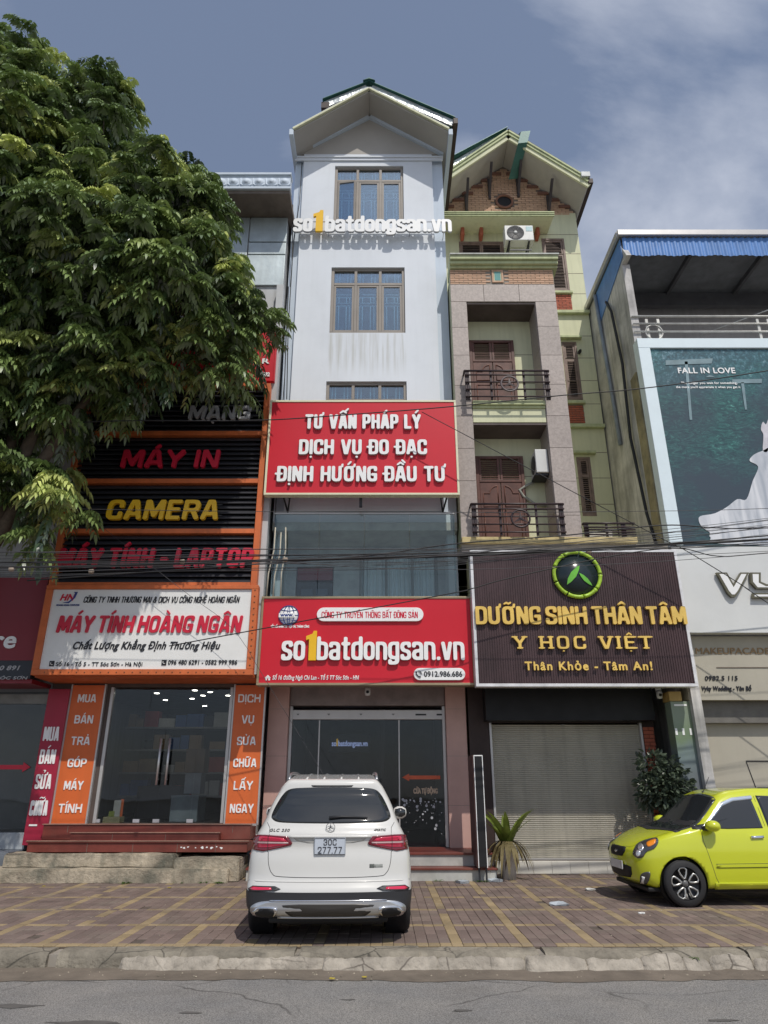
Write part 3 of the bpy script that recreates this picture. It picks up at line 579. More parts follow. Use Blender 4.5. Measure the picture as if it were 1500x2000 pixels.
# window units
def window(parent, x0, x1, z0, z1, y, ztr, open_leaf=False):
    fr = MB(); f = .07
    fr.box(x0, x1, y, y+.09, z1-f, z1); fr.box(x0, x1, y, y+.09, z0, z0+f); fr.box(x0, x0+f, y, y+.09, z0+f, z1-f); fr.box(x1-f, x1, y, y+.09, z0+f, z1-f)
    fr.box(x0+f, x1-f, y+.003, y+.087, ztr-.035, ztr+.035)
    w3 = (x1-x0)/3
    for i in (1, 2): fr.box(x0+i*w3-.035, x0+i*w3+.035, y+.004, y+.086, z0+f, ztr-.035); fr.box(x0+i*w3-.035, x0+i*w3+.035, y+.004, y+.086, ztr+.035, z1-f)
    wf = fr.build('window', browngrey, parent, .006)
    for i in range(3):
        a, b = x0+i*w3+(f if i == 0 else .035), x0+(i+1)*w3-(f if i == 2 else .035)
        box('pane', wglass, wf, a, b, y+.05, y+.056, ztr+.035, z1-f)
        s = MB(); q = .055; yo = y+.012; c, d = z0+f, ztr-.035
        s.box(a+.003, a+q, yo, yo+.05, c+.003, d-.003); s.box(b-q, b-.003, yo, yo+.05, c+.003, d-.003); s.box(a+q, b-q, yo, yo+.05, c+.003, c+q); s.box(a+q, b-q, yo, yo+.05, d-q, d-.003)
        sash = s.build('sash', browngrey, wf, .004); pn = box('pane', wglass, wf, a+q, b-q, y+.03, y+.036, c+q, d-q)
        if open_leaf and i == 0:
            for o_ in (sash, pn):
                pvt = Vector((a, yo, 0))-ORG[root_of(parent).name]; o_.matrix_world = Matrix.Translation(pvt) @ Matrix.Rotation(R(-9), 4, 'Z') @ Matrix.Translation(-pvt)
        g = MB(); yb = y+.095; t_ = .013; wd = b-a
        for u in (.12, .27, .66, .82): g.tube([(a+wd*u, yb, ztr), (a+wd*u, yb, z1-f)], t_, 5)
        h1, h2 = d-.22, z0+.95-.02
        for zz in (h1, h1-.08, h2+.045, h2-.045): g.tube([(a, yb, zz), (b, yb, zz)], t_, 5)
        for u in (.10, .25, .62, .78): g.tube([(a+wd*u, yb, h2+.045), (a+wd*u, yb, h1-.08)], t_, 5); g.tube([(a+wd*u, yb, c), (a+wd*u, yb, h2-.045)], t_, 5)
        g.build('grille', grilleblue, wf)
    box('pane_backing', winblue, wf, x0, x1, y+.55, y+.57, z0, z1)  # blue backing: sky reflection and glass tint put into its colour
    return wf
for i, (a, b, c, d) in enumerate(wins): window(H, a, b, c, d, YT+.05, d-.47, i == 1)
# sill stains are in the wall material; thin hood groove over each window
# cornice, gable, roof
mb = MB(); mb.box(TX0-.01, TX1+.01, YT-.04, YT-.003, 17.0, 17.08); mb.box(TX0-.02, TX1+.02, YT-.07, YT-.003, 17.083, 17.13); mb.build('cornice', white, H, .006)
xm = -.40; ze, za = 17.26, 18.64
mb = MB(); mb.prism([(TX0, 17.262), (TX1, 17.262), (xm, 18.68)], YT+.0, YT+.2); mb.build('gable_wall', soffit_w, H)
def slab(name, m, parent, xa, za_, xb, zb_, y0, y1, t_):
    d = Vector((xb-xa, 0, zb_-za_)).normalized(); nrm = Vector((-d.z, 0, d.x)); nrm = nrm if nrm.z > 0 else -nrm
    p = [(xa, za_), (xb, zb_), (xb+nrm.x*t_, zb_+nrm.z*t_), (xa+nrm.x*t_, za_+nrm.z*t_)]
    return MB().prism(p, y0, y1).build(name, m, parent)
YR = 12.86
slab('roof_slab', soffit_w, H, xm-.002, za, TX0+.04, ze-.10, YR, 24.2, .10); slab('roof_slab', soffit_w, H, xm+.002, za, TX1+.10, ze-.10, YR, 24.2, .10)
# moulded edge of the eaves
for sx_ in (-1, 1):
    xe = TX0+.04 if sx_ < 0 else TX1+.10
    slab('roof_edge', cream_edge, H, xm, za+.06, xe, ze-.04, YR-.07, YR-.003, .05); slab('roof_edge', white, H, xm, za+.125, xe, ze+.025, YR-.04, YR-.003, .04)
    slab('wall_moulding', palewall, H, xm, za-.10, (TX0 if sx_ < 0 else TX1), ze-.10, YT-.10, YT-.003, .09)
    xe2 = xe-.11 if sx_ < 0 else xe
    MB().box(xe2, xe2+.11, YR-.05, 24, ze-.22, ze-.02).build('gutter', palewall, H, .01)
ys0 = YR+.0
mb = MB()
def corr(xa, za_, xb, zb_, y0, y1, pitch=.2, amp=.02):
    d = Vector((xb-xa, 0, zb_-za_)); nrm = Vector((-d.z, 0, d.x)).normalized(); nrm = nrm if nrm.z > 0 else -nrm
    n = int((y1-y0)/pitch*4); vs = []
    for i in range(n+1):
        y = y0+(y1-y0)*i/n; o_ = amp*(1 if i % 4 in (1, 2) else 0)
        for p, q in ((xa, za_), (xb, zb_)): vs.append((p+nrm.x*o_, y, q+nrm.z*o_))
    vs2 = [(v[0], v[1], v[2]-.02) for v in vs]; m_ = len(vs)
    fs = [(2*i, 2*i+1, 2*i+3, 2*i+2) for i in range(n)]; fs2 = [tuple(j+m_ for j in f[::-1]) for f in fs]
    fs3 = [(0, 1, 1+m_, m_), (m_-2, m_-1, 2*m_-1, 2*m_-2)]+[(2*i+k, 2*i+2+k, 2*i+2+k+m_, 2*i+k+m_) for i in range(n) for k in (0, 1)]
    return MB().add(vs+vs2, fs+fs2+fs3)
for sx_, xe, zz in ((-1, -1.62, 18.40), (1, TX1+.30, 17.72)):
    corr(xm, 19.08, xe, zz+.0, YR-.02, 24.3).build('metal_roof_sheet', greensheet, H)
    slab('foil_fascia', foil, H, xm, 18.83, xe-.10*sx_, zz-.22, YR+.06, YR+.10, .20)
MB().prism([(xm-.16, 19.03), (xm, 19.13), (xm+.16, 19.03), (xm, 19.09)], YR-.06, 24.3).build('ridge_cap', greensheet, H)
box('side_gutter', darkbrown, H, TX1+.24, TX1+.36, YR-.03, 24, 17.46, 17.66, .01)
box('roof_bracket', darkbrown, H, -1.66, -1.45, YR+.04, YR+.5, 18.12, 18.33)
# loggia behind glass on the first floor
YG, YB = 13.35, 14.7
mb = MB(); mb.box(TX0+.01, TX1-.01, YT+.02, YB+.4, 6.52, 6.697); mb.build('loggia_ceiling', mat('loggia_ceiling_paint', (.55,.52,.46), .8), H)
holes(MB(), TX0+.2, TX1-.2, 4.6, 6.52, YB, YB+.15, [(-1.95,-1.12,4.6,6.05), (-.55,1.2,4.75,6.35)]).build('loggia_back_wall', mat('loggia_grey_paint', (.50,.52,.54), .8), H)
box('loggia_floor', greywall, H, TX0+.01, TX1-.01, YG, YB+.3, 4.45, 4.6)
dr = thing_part = MB().box(-1.93, -1.14, YB+.04, YB+.09, 4.6, 5.7).build('balcony_door', mat('dark_grey_door', (.07,.08,.10), .5), H)
for a in (-1.83, -1.50): MB().box(a, a+.26, YB+.025, YB+.037, 4.75, 5.55).build('door_panel', mat('blue_grey_pane', (.10,.13,.18), .3), dr, .01)
box('transom', darkred, H, -1.93, -1.14, YB+.03, YB+.08, 5.75, 6.03); 
cur = mat('pale_curtain', (.75,.84,.90), .8, var=.05)
mb = MB(); vs = []; n = 120
for i in range(n+1):
    x = -.52+1.69*i/n; yy = YB+.22+.03*math.sin(i*.9)+.02*math.sin(i*.37); vs += [(x, yy, 4.78), (x, yy, 6.32)]
mb.add(vs, [(2*i, 2*i+2, 2*i+3, 2*i+1) for i in range(n)], True); mb.build('curtain', cur, H)
for a in (-.55, .02, .6, 1.14): box('mullion', mat('grey_frame', (.22,.24,.25), .5), H, a, a+.06, YB+.02, YB+.08, 4.75, 6.35)
for i in range(4):
    a = TX0+.10+i*(TX1-TX0-.2)/4; b = TX0+.10+(i+1)*(TX1-TX0-.2)/4
    box('glass_pane', bglass, H, a+.006, b-.006, YG, YG+.012, 4.75, 6.78)
for sx_, xx in ((1, TX0+.09), (-1, TX1-.10)): box('side_glass', bglass, H, xx, xx+.01, YG+.01, YT+.1, 4.75, 6.75)
box('glass_rail', alu, H, TX0+.09, TX1-.09, YG-.01, YG+.03, 6.783, 6.81)
# ground-floor front
YC = 14.4
for a, b in ((-2.34,-1.93), (1.25,1.66)):
    mb = MB()
    mb.box(a, b, YC, YC+.4, .41, 3.9); mb.build('column', pinktile, H, .01)
    for zz in (1.15, 2.05, 2.95): box('column_joint', mortar_l, H, a-.001, b+.001, YC-.0015, YC+.2, zz, zz+.006)
box('soffit', pinktile, H, -2.36, 1.68, YG-.05, YC+.5, 3.44, 3.56)
box('shutter_box', mat('grey_shutter_box', (.26,.22,.21), .5), H, -1.925, 1.245, YC+.10, YC+.5, 3.03, 3.437, .01)
dh = box('door_beam', alu, H, -1.88, 1.24, YC+.16, YC+.32, 2.76, 2.95, .008)
for px_ in (582, 642, 705, 768):
    x = WX(px_, 1396, YC+.15); MB().prism([(x-.03, 2.875), (x+.03, 2.875), (x+.012, 2.845), (x-.012, 2.845)], YC+.152, YC+.158).build('logo', mat('grey_logo', (.2,.2,.2), .5), dh)
for px_, w_ in ((822, .22), (859, .13)): 
    x = WX(px_, 1396, YC+.15); box('sticker', blackl, dh, x-w_/2, x+w_/2, YC+.153, YC+.158, 2.84, 2.872)
fr = MB(); 
for a in (-1.925, 1.185): fr.box(a, a+.06, YC+.14, YC+.30, .415, 3.02)
fr.build('door_frame', alu, H, .005)
for a, b, nm in ((-1.86,-1.32,'glass_pane'), (-1.31,.30,'sliding_glass_door'), (.31,1.18,'glass_pane')):
    o = box(nm, sglass, H, a, b, YC+.22, YC+.232, .42, 2.755)
for a in (-1.315, .305): box('door_edge', alu, H, a-.012, a+.012, YC+.205, YC+.245, .42, 2.755)
# room behind the doors
RX0, RX1 = -2.3, 1.6
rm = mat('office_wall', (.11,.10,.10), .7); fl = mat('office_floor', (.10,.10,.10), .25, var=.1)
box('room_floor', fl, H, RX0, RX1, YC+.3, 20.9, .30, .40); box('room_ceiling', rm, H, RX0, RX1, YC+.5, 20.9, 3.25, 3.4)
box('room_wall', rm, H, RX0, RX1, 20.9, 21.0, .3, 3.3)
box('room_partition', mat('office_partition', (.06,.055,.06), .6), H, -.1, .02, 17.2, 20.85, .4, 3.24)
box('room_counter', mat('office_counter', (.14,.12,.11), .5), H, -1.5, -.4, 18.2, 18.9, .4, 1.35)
tag(box('lit_panel', mat('panel_navy', (.015,.02,.06), .4, bump=0), None, -1.33, -.34, 17.6, 17.66, 2.25, 2.68), 'dark panel with small lit letters on the office wall behind the glass doors', 'lit sign')
lp = bpy.data.objects['lit_panel']
letters('so batdongsan.vn', -1.27, -.40, 2.39, .13, 17.585, .012, mat('lit_blue_white', (.45,.55,.95), .5, bump=0, var=0, emit=.7), lp, weight=.03, split=False, name='lettering')
letters('1', -1.16, -1.12, 2.39, .17, 17.585, .012, mat('lit_yellow', (.8,.5,.05), .5, bump=0, var=0, emit=.5), lp, weight=.06, split=False, name='number')
# stickers on the right pane
st = tag(MB().prism([(.36,1.66),(.50,1.73),(.50,1.695),(1.12,1.695),(1.12,1.625),(.50,1.625),(.50,1.59)], YC+.2155, YC+.2185).build('arrow_sticker', mat('sticker_orange_red', (.62,.12,.05), .5, bump=0)), 'orange arrow sticker pointing left on the glass door, with automatic door lettering', 'sticker')
letters('CỬA TỰ ĐỘNG', .58, 1.06, 1.36, .10, YC+.2155, .003, mat('sticker_tan', (.55,.42,.30), .5, bump=0), st, weight=.05, split=False, name='lettering', res=16)
mb = MB()
for i in range(60):
    x = random.uniform(.35, 1.15); z = 1.28-abs(random.gauss(0, .25)); r_ = random.choice([.006,.008,.012,.018,.026])
    mb.add([(x+r_*math.cos(t*math.pi/4), YC+.2165, z+r_*math.sin(t*math.pi/4)) for t in range(8)], [tuple(range(8))])
tag(mb.build('dots', mat('sticker_dots', (.45,.47,.5), .5, bump=0), st), kind='stuff')
# steps of the main house
rs = mat('step_riser_white', (.50,.50,.47), .6, grime=.4, gcol=(.3,.28,.25))
stp = thing('entrance_steps', 'two pale steps with reddish treads in front of the sliding glass doors', 'steps', (-.3, 13.3, 0))
box('riser', rs, stp, -2.36, 1.93, 13.2, 14.35, -.01, .165); box('tread', redtile, stp, -2.37, 1.95, 13.17, 13.52, .168, .20, .004)
box('riser', rs, stp, -2.36, 1.93, 13.5, 14.35, .203, .375); box('tread', redtile, stp, -2.37, 1.95, 13.47, 14.62, .378, .412, .004)
# ------------------------------------------------------------------ signs on the main house
def board(name, label, cat, m, fm, x0, x1, z0, z1, y, t_=.16, fw=.045, fd=.02):
    s = thing(name, label, cat, ((x0+x1)/2, y, z0))
    box('panel', m, s, x0+fw, x1-fw, y+fd*.5, y+t_-.01, z0+fw, z1-fw)
    f = MB(); f.box(x0, x1, y-fd*.3, y+t_, z1-fw+.001, z1); f.box(x0, x1, y-fd*.3, y+t_, z0, z0+fw-.001); f.box(x0, x0+fw-.001, y-fd*.3, y+t_, z0+fw, z1-fw); f.box(x1-fw+.001, x1, y-fd*.3, y+t_, z0+fw, z1-fw)
    f.build('frame', fm, s, .004); return s
palecream = mat('frame_cream', (.72,.70,.50), .5, var=.04)
bronze = mat('frame_bronze', (.33,.27,.17), .4, metal=.3, var=.06)
yu = 12.9
s1 = board('advice_sign', 'upper red sign with three lines of white capitals on the white house', 'sign', redsign, palecream, -2.46, 1.55, 7.03, 9.25, yu)
for txt, pa, pb, pyb, pyt in (('TƯ VẤN PHÁP LÝ', 596, 822, 837, 809), ('DỊCH VỤ ĐO ĐẠC', 584, 834, 887, 858), ('ĐỊNH HƯỚNG ĐẦU TƯ', 541, 871, 940, 910)):
    yf = yu-.055; zb, zt = WZ(pyb, yf), WZ(pyt, yf)
    two_tone(block(txt, WX(pa, (pyb+pyt)/2, yf), WX(pb, (pyb+pyt)/2, yf), zb, zt-zb, yf, .07, letterwhite, s1, tx=.098, ty=.085, wsp=.48), letterside)
for x in (-2.05, -.48, 1.25):
    mb = MB(); 
    if x == -.48: mb.box(x-.03, x+.03, yu+.17, yu+.23, 6.84, 7.4)
    else:
        mb.beam((x-.1, yu+.2, 7.3), (x, YT-.01, 6.92), .03, .03); mb.beam((x+.12, yu+.2, 7.3), (x, YT-.01, 6.92), .03, .03); mb.beam((x, yu+.17, 7.25), (x, YT-.01, 7.25), .03, .03)
    mb.build('bracket', blacksteel, s1)
yl = 13.16
s2 = board('main_shop_sign', 'lower red shop sign with big white web name, globe logo and phone number', 'sign', redsign, bronze, -2.40, 1.73, 3.26, 4.97, yl, .28)
yf = yl-.06
def word(s, px0, px1, pyb, pyt, Y, m, parent, fn=None, **k):
    zb, zt = WZ(pyb, Y), WZ(pyt, Y); py = (pyb+pyt)/2
    if fn: return fn(s, WX(px0, py, Y), WX(px1, py, Y), zb, zt-zb, Y, k.pop('depth', .05), m, parent, **k)
    return letters(s, WX(px0, py, Y), WX(px1, py, Y), zb, zt-zb, Y, k.pop('depth', .05), m, parent, **k)
ZB = 490; q3 = lambda x, y: (490+x/3.3333, 1150+y/3.3333)
two_tone(word('so', 550, 596, 1289.5, 1240.5, yf, letterwhite, s2, fn=block, tx=.079, ty=.068, gap=.07, depth=.07), letterside)
def one(x, z0, z1, y, d, m, parent):
    h = z1-z0; w_ = h*.36
    p = [(0,0),(w_*.72,0),(w_*.72,h),(w_*.42,h),(w_*.30,h*.90),(w_*.0-w_*.28,h*.82),(-w_*.28,h*.68),(0,h*.72)]
    return MB().prism([(x+a, z0+b) for a, b in p], y, y+d).build('number_one', m, parent)
one(WX(602, 1290, yf), WZ(1289.5, yf), WZ(1232, yf), yf, .07, yellowl, s2)
two_tone(word('batdongsan.vn', 619, 907, 1289, 1243, yf, letterwhite, s2, fn=block, tx=.079, ty=.068, gap=.07, depth=.07), letterside)
def pill(x0, x1, z0, z1, y, d, m, parent, name='pill_plate'):
    r_ = (z1-z0)/2; c = (z0+z1)/2
    p = [(x1-r_+r_*math.cos(t), c+r_*math.sin(t)) for t in np.linspace(-math.pi/2, math.pi/2, 12)]+[(x0+r_-r_*math.cos(t), c-r_*math.sin(t)) for t in np.linspace(-math.pi/2, math.pi/2, 12)]
    return MB().prism(p, y, y+d).build(name, m, parent, .004)
ym = yl-.02
pp = pill(WX(619,1200,ym), WX(827,1200,ym), WZ(1213.5,ym), WZ(1187,ym), ym-.02, .05, letterwhite, s2)
word('CÔNG TY TRUYỀN THÔNG BẤT ĐỘNG SẢN', 628, 816, 1207, 1194.5, ym-.024, redl, pp, fn=block, tx=.06, ty=.06, wsp=.4, split=False, name='lettering', depth=.003, res=16)
pp = pill(WX(808,1317,ym), WX(908.5,1317,ym), WZ(1328.5,ym), WZ(1305,ym), ym-.02, .05, letterwhite, s2)
word('0912.986.686', 828, 903, 1322, 1311, ym-.024, blackl, pp, weight=.035, split=False, name='lettering', depth=.003, res=26)
a, z_ = WX(818, 1317, ym), WZ(1317, ym)
MB().tube([(a-.045, ym-.03, z_+.045), (a-.05, ym-.03, z_), (a-.01, ym-.03, z_-.045), (a+.035, ym-.03, z_-.05)], [.016,.010,.010,.016], 6).build('phone_symbol', blackl, pp)
MB().tube([(a+.0+.03*math.cos(t), ym-.03, z_+.01+.03*math.sin(t)) for t in np.linspace(-.3,1.8,8)], .005, 5).tube([(a+.0+.05*math.cos(t), ym-.03, z_+.01+.05*math.sin(t)) for t in np.linspace(-.3,1.8,8)], .005, 5).build('phone_waves', blackl, pp)
word('Số 16 đường Ngô Chi Lan - Tổ 5 TT Sóc Sơn - HN', 532, 700, 1327.5, 1319, yl+.004, letterwhite, s2, weight=.03, split=False, name='address_lettering', depth=.006, res=22, shear=.12)
a, z_ = WX(523, 1323, yl), WZ(1324, yl)
MB().prism([(a-.06,z_),(a-.045,z_),(a-.045,z_-.045),(a+.045,z_-.045),(a+.045,z_),(a+.06,z_),(a,z_+.055)], yl+.002, yl+.012).build('house_symbol', letterwhite, s2)
box('house_symbol_door', redsign, s2, a-.012, a+.012, yl-.002, yl+.001, z_-.045, z_-.01)
cx_, cz_ = WX(564, 1202, yl), WZ(1202, yl); r_ = .19; gl = tag(MB().lathe([(0,-.012),(r_,-.012),(r_,.0)], (cx_, yl-.0, cz_), 28, 'y').build('globe_logo', letterwhite, s2))
g = MB()
for ex_ in (1.0, .55, .12): g.tube([(cx_+r_*ex_*math.cos(t), yl-.016, cz_+r_*math.sin(t)) for t in np.linspace(0, 2*math.pi, 28)[:-1]], .0075, 5, closed=True)
for zz in (-.55, 0, .55): hw_ = r_*math.sqrt(1-zz*zz); g.tube([(cx_-hw_, yl-.016, cz_+zz*r_), (cx_, yl-.016, cz_+zz*r_*(.8)), (cx_+hw_, yl-.016, cz_+zz*r_)], .0065, 5)
g.build('globe_lines', navy, gl)
box('globe_band', letterwhite, gl, cx_-.19, cx_+.12, yl-.03, yl-.02, cz_-.045, cz_+.04)
letters('www.', cx_-.16, cx_+.10, cz_-.03, .075, yl-.034, .003, navy, gl, weight=.05, split=False, name='lettering', res=12)
word('KẾT NỐI NHÂN TÀI - HỢP TÁC THÀNH CÔNG', 529, 604, 1226, 1221, yl+.004, letterwhite, s2, weight=.04, split=False, name='motto_lettering', depth=.006, res=10)
# rooftop web name standing off the wall
yt = 13.36
s3 = thing('rooftop_letter_sign', 'free-standing web name letters across the top window of the white house, yellow 1', 'sign', (-.3, yt, 14.4))
two_tone(word('so', 573, 611, 452, 419, yt, letterwhite, s3, fn=block, tx=.088, ty=.075, gap=.05, depth=.06), letterside)
one(WX(616, 450, yt), WZ(451, yt), WZ(410, yt), yt, .06, yellowl, s3)
two_tone(word('batdongsan.vn', 635, 882, 452, 421, yt, letterwhite, s3, fn=block, tx=.088, ty=.075, gap=.05, depth=.06), letterside)
mb = MB(); z_ = WZ(447, yt)
for dz in (.0, .30): mb.tube([(-2.3, yt+.075, z_+dz), (1.68, yt+.075, z_+dz)], .012, 6)
for x in (-2.1, -1.4, .65, 1.2, 1.5): mb.tube([(x, yt+.075, z_), (x, YT+.12 if abs(x+.4) > 1.7 else YT, z_)], .010, 6)
mb.build('mounting_rail', steel, s3)
# ------------------------------------------------------------------ orange computer shop
B = thing('computer_shop_building', 'building with black louvre front framed in orange and a white shop sign', 'building', (-4.5, 13.9, 0))
bw = mat('dusty_white_wall', (.50,.51,.52), .8, var=.08, scale=.6, streak=.4, gcol=(.22,.22,.22))
BX0, BX1 = -6.62, -2.45
box('wall', bw, B, BX0, BX1, 13.42, 13.7, 5.0, 14.83); mb = MB(); mb.box(BX0, BX0+.2, 13.703, 22, 3.45, 14.83); mb.box(BX1-.2, BX1, 13.703, 22, 3.45, 14.83); mb.box(BX0, BX0+.1, 14.2, 22, 0, 3.447); mb.box(BX1-.1, BX1, 14.2, 22, 0, 3.447); mb.box(BX0+.203, BX1-.203, 21.8, 22, 0, 14.83); mb.build('side_wall', bw, B)
box('pilaster', bw, B, -2.55, -2.386, 13.2, 13.418, 3.47, 12.6)
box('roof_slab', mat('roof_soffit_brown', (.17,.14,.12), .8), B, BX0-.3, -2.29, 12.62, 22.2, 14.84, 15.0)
ro = box('cornice_band', palewall, B, BX0-.3, -2.28, 12.58, 12.8, 15.003, 15.36); box('cornice_lip', palewall, B, BX0-.34, -2.26, 12.53, 12.8, 15.363, 15.43, .008); box('cornice_lip', palewall, B, BX0-.34, -2.26, 12.55, 12.8, 14.93, 14.999, .008)
x = -2.42
while x > BX0:
    mb = MB().lathe([(0,-.035),(.055,-.035),(.06,-.02),(.10,-.02),(.115,0)], (x, 12.58, 15.18), 14, 'y'); mb.tube([(x-.14, 12.57, 15.28), (x-.14, 12.565, 15.08), (x-.07, 12.56, 15.035), (x+.07, 12.56, 15.035), (x+.14, 12.565, 15.08)], .014, 5)
    mb.build('rosette', palewall, B); x -= .31
# silvered cladding sheets under the roof
for a, b, c, d in ((-3.35,-2.43,14.05,14.82), (-3.35,-2.43,13.66,14.02), (-3.35,-2.43,12.72,13.63), (-4.3,-3.38,13.62,14.82), (-4.3,-3.38,12.72,13.59), (-5.3,-4.33,13.1,14.82), (-6.5,-5.33,13.1,14.82)):
    box('cladding_sheet', galv, B, a, b, 13.36, 13.417, c, d, .008)
# louvre front
yv = 13.05
orng = mat('orange_frame', (.62,.15,.045), .5, var=.1, streak=.25, gcol=(.25,.1,.04))
zr = [9.72, 8.52, 7.40, 6.29, 5.17]
fr = MB(); fr.box(-2.62, -2.50, yv-.02, yv+.22, 5.05, 9.76); fr.build('louvre_frame_post', orng, B, .006)
MB().box(-6.58, -6.46, yv-.02, yv+.22, 5.05, 9.76).build('louvre_frame_post', orng, B, .006)
for z in zr: MB().box(-6.458, -2.622, yv-.03, yv+.15, z-.05, z+.05).build('louvre_frame_rail', orng, B, .006)
box('louvre_backing', black, B, -6.5, -2.55, yv+.22, yv+.25, 5.1, 9.75)
sm = None
for r_ in range(4):
    z0, z1 = zr[r_+1]+.055, zr[r_]-.055; n = 9
    for k in range(n):
        zc_ = z0+(z1-z0)*(k+.5)/n
        if sm is None: sm = MB().prism([(-.05,-.046),(-.035,-.052),(.05,.030),(.05,.044),(.03,.048),(-.048,-.034)], -1.918, 1.918, 'yz').data('slat', slatm)
        o = bpy.data.objects.new('louvre_slat', sm); COL.objects.link(o); o.parent = B; o.location = Vector((-4.54, yv+.06, zc_))-ORG[B.name]; o.rotation_euler = (random.uniform(-.05,.05), 0, 0)
for txt, pa, pb, pyb, pyt, m_, lb in (('MẠNG', 368, 492, 818, 792, greyl, 'grey capitals on the topmost row of the black louvres'), ('MÁY IN', 236, 430, 912, 878, redl, 'red printer lettering on the second row of the black louvres'), ('CAMERA', 207, 430, 1014, 976, yellowl, 'yellow camera lettering on the third row of the black louvres'), ('MÁY TÍNH - LAPTOP', 112, 497, 1108, 1070, redl, 'red computer and laptop lettering on the lowest row of the black louvres')):
    yy = yv-.10; t_ = thing('letter_sign', lb, 'sign lettering', W(pa, pyb, yy))
    zb, zt = WZ(pyb, yy), WZ(pyt, yy)
    block(txt, WX(pa, (pyb+pyt)/2, yy), WX(pb, (pyb+pyt)/2, yy)-.05, zb, zt-zb, yy, .08, m_, t_, tx=.105, ty=.09, shear=.10, gap=.10, wsp=.35)
    mb = MB(); a, b = WX(pa, pyb, yy), WX(pb, pyb, yy)
    for f_ in (.25, .8): mb.box(a, b, yy+.085, yy+.10, zb+(zt-zb)*f_, zb+(zt-zb)*f_+.02)
    mb.build('mounting_rail', blacksteel, t_)
# half hidden red sign above
ss = board('upper_red_sign', 'red hair sign half hidden by the tree above the louvres', 'sign', redsign, redsign, -5.6, -2.44, WZ(744, 13.1), WZ(640, 13.1), 13.1, .1, .03)
word('A I', 433, 486, 712, 703, 13.09, letterwhite, ss, weight=.05, split=False, name='lettering', depth=.01); word('R', 512, 526, 710, 700, 13.09, letterwhite, ss, weight=.05, split=False, name='lettering', depth=.01)
word('4 518 982', 490, 527, 735, 727, 13.09, letterwhite, ss, weight=.05, split=False, name='lettering', depth=.01, res=12)
# white shop sign in its orange frame
yw = 12.98
s4 = thing('white_shop_sign', 'white computer shop sign in an orange frame, red title across the middle', 'sign', (-4.5, yw, 3.5))
box('panel', signwhite, s4, -6.43, -2.57, yw, yw+.06, 3.53, 5.06)
orf = MB(); orf.box(-6.56,-2.44,yw-.04,yw+.14,5.063,5.14); orf.box(-6.56,-2.44,yw-.04,yw+.14,3.42,3.527); orf.box(-6.56,-6.433,yw-.04,yw+.14,3.53,5.06); orf.box(-2.567,-2.44,yw-.04,yw+.14,3.53,5.06); orf.build('frame', orng, s4, .006)
mb = MB()
for i in range(13): mb.lathe([(0,-.012),(.012,-.01),(.016,0)], (-2.50, yw-.041, 3.6+i*.12), 8, 'y')
for i in range(26): mb.lathe([(0,-.012),(.010,-.01),(.014,0)], (-6.3+i*.148, yw-.041, 3.47), 6, 'y')
mb.build('lamp_socket', mat('socket_dark', (.25,.10,.05), .5), s4)
yq = yw-.012
word('CÔNG TY TNHH THƯƠNG MẠI & DỊCH VỤ CÔNG NGHỆ HOÀNG NGÂN', 163, 467, 1177, 1165, yq, blackl, s4, fn=block, tx=.062, ty=.065, wsp=.4, split=False, name='company_lettering', depth=.01, res=14, shear=.15)
word('MÁY TÍNH HOÀNG NGÂN', 111, 470, 1235.5, 1202, yq-.02, redl, s4, fn=block, tx=.088, ty=.08, name='letter', depth=.03, shear=.12)
word('Chất Lượng Khẳng Định Thương Hiệu', 141, 428, 1268, 1253, yq, blackl, s4, weight=.035, split=False, name='slogan_lettering', depth=.01, res=18, shear=.25)
word('Số 16 - Tổ 5 - TT Sóc Sơn - Hà Nội', 109, 278, 1301, 1293, yq, blackl, s4, weight=.02, split=False, name='address_lettering', depth=.008, res=22)
word('096 480 6291 - 0582 999 986', 328, 463, 1298, 1289, yq, blackl, s4, weight=.03, split=False, name='phone_lettering', depth=.008, res=24, shear=.05)
for px_ in (101, 320):
    x, z = WX(px_, 1296, yq), WZ(1296 if px_ < 200 else 1294, yq); box('symbol_square', blackl, s4, x-.045, x+.045, yq, yq+.01, z-.05, z+.05)
    MB().tube([(x-.018, yq-.003, z+.022), (x-.022, yq-.003, z-.002), (x, yq-.003, z-.022), (x+.02, yq-.003, z-.02)], .006, 5).build('symbol', signwhite, s4)
letters('HN', WX(117,1168,yq), WX(143,1168,yq), WZ(1173,yq), WZ(1160,yq)-WZ(1173,yq), yq, .008, redl, s4, weight=.05, split=False, name='logo_letters', shear=.3)
a, z_ = WX(140,1168,yq), WZ(1168,yq)
MB().prism([(a-.16,z_-.09),(a-.04,z_-.10),(a+.06,z_+.0),(a+.10,z_+.12),(a+.02,z_+.12),(a+.05,z_+.10),(a+.03,z_+.0),(a-.05,z_-.07)], yq-.002, yq+.006).build('logo_swoosh', navy, s4)
word('HOANG NGAN COMPUTER', 110, 155, 1183.5, 1180, yq, navy, s4, weight=.03, split=False, name='logo_caption', depth=.006, res=10)
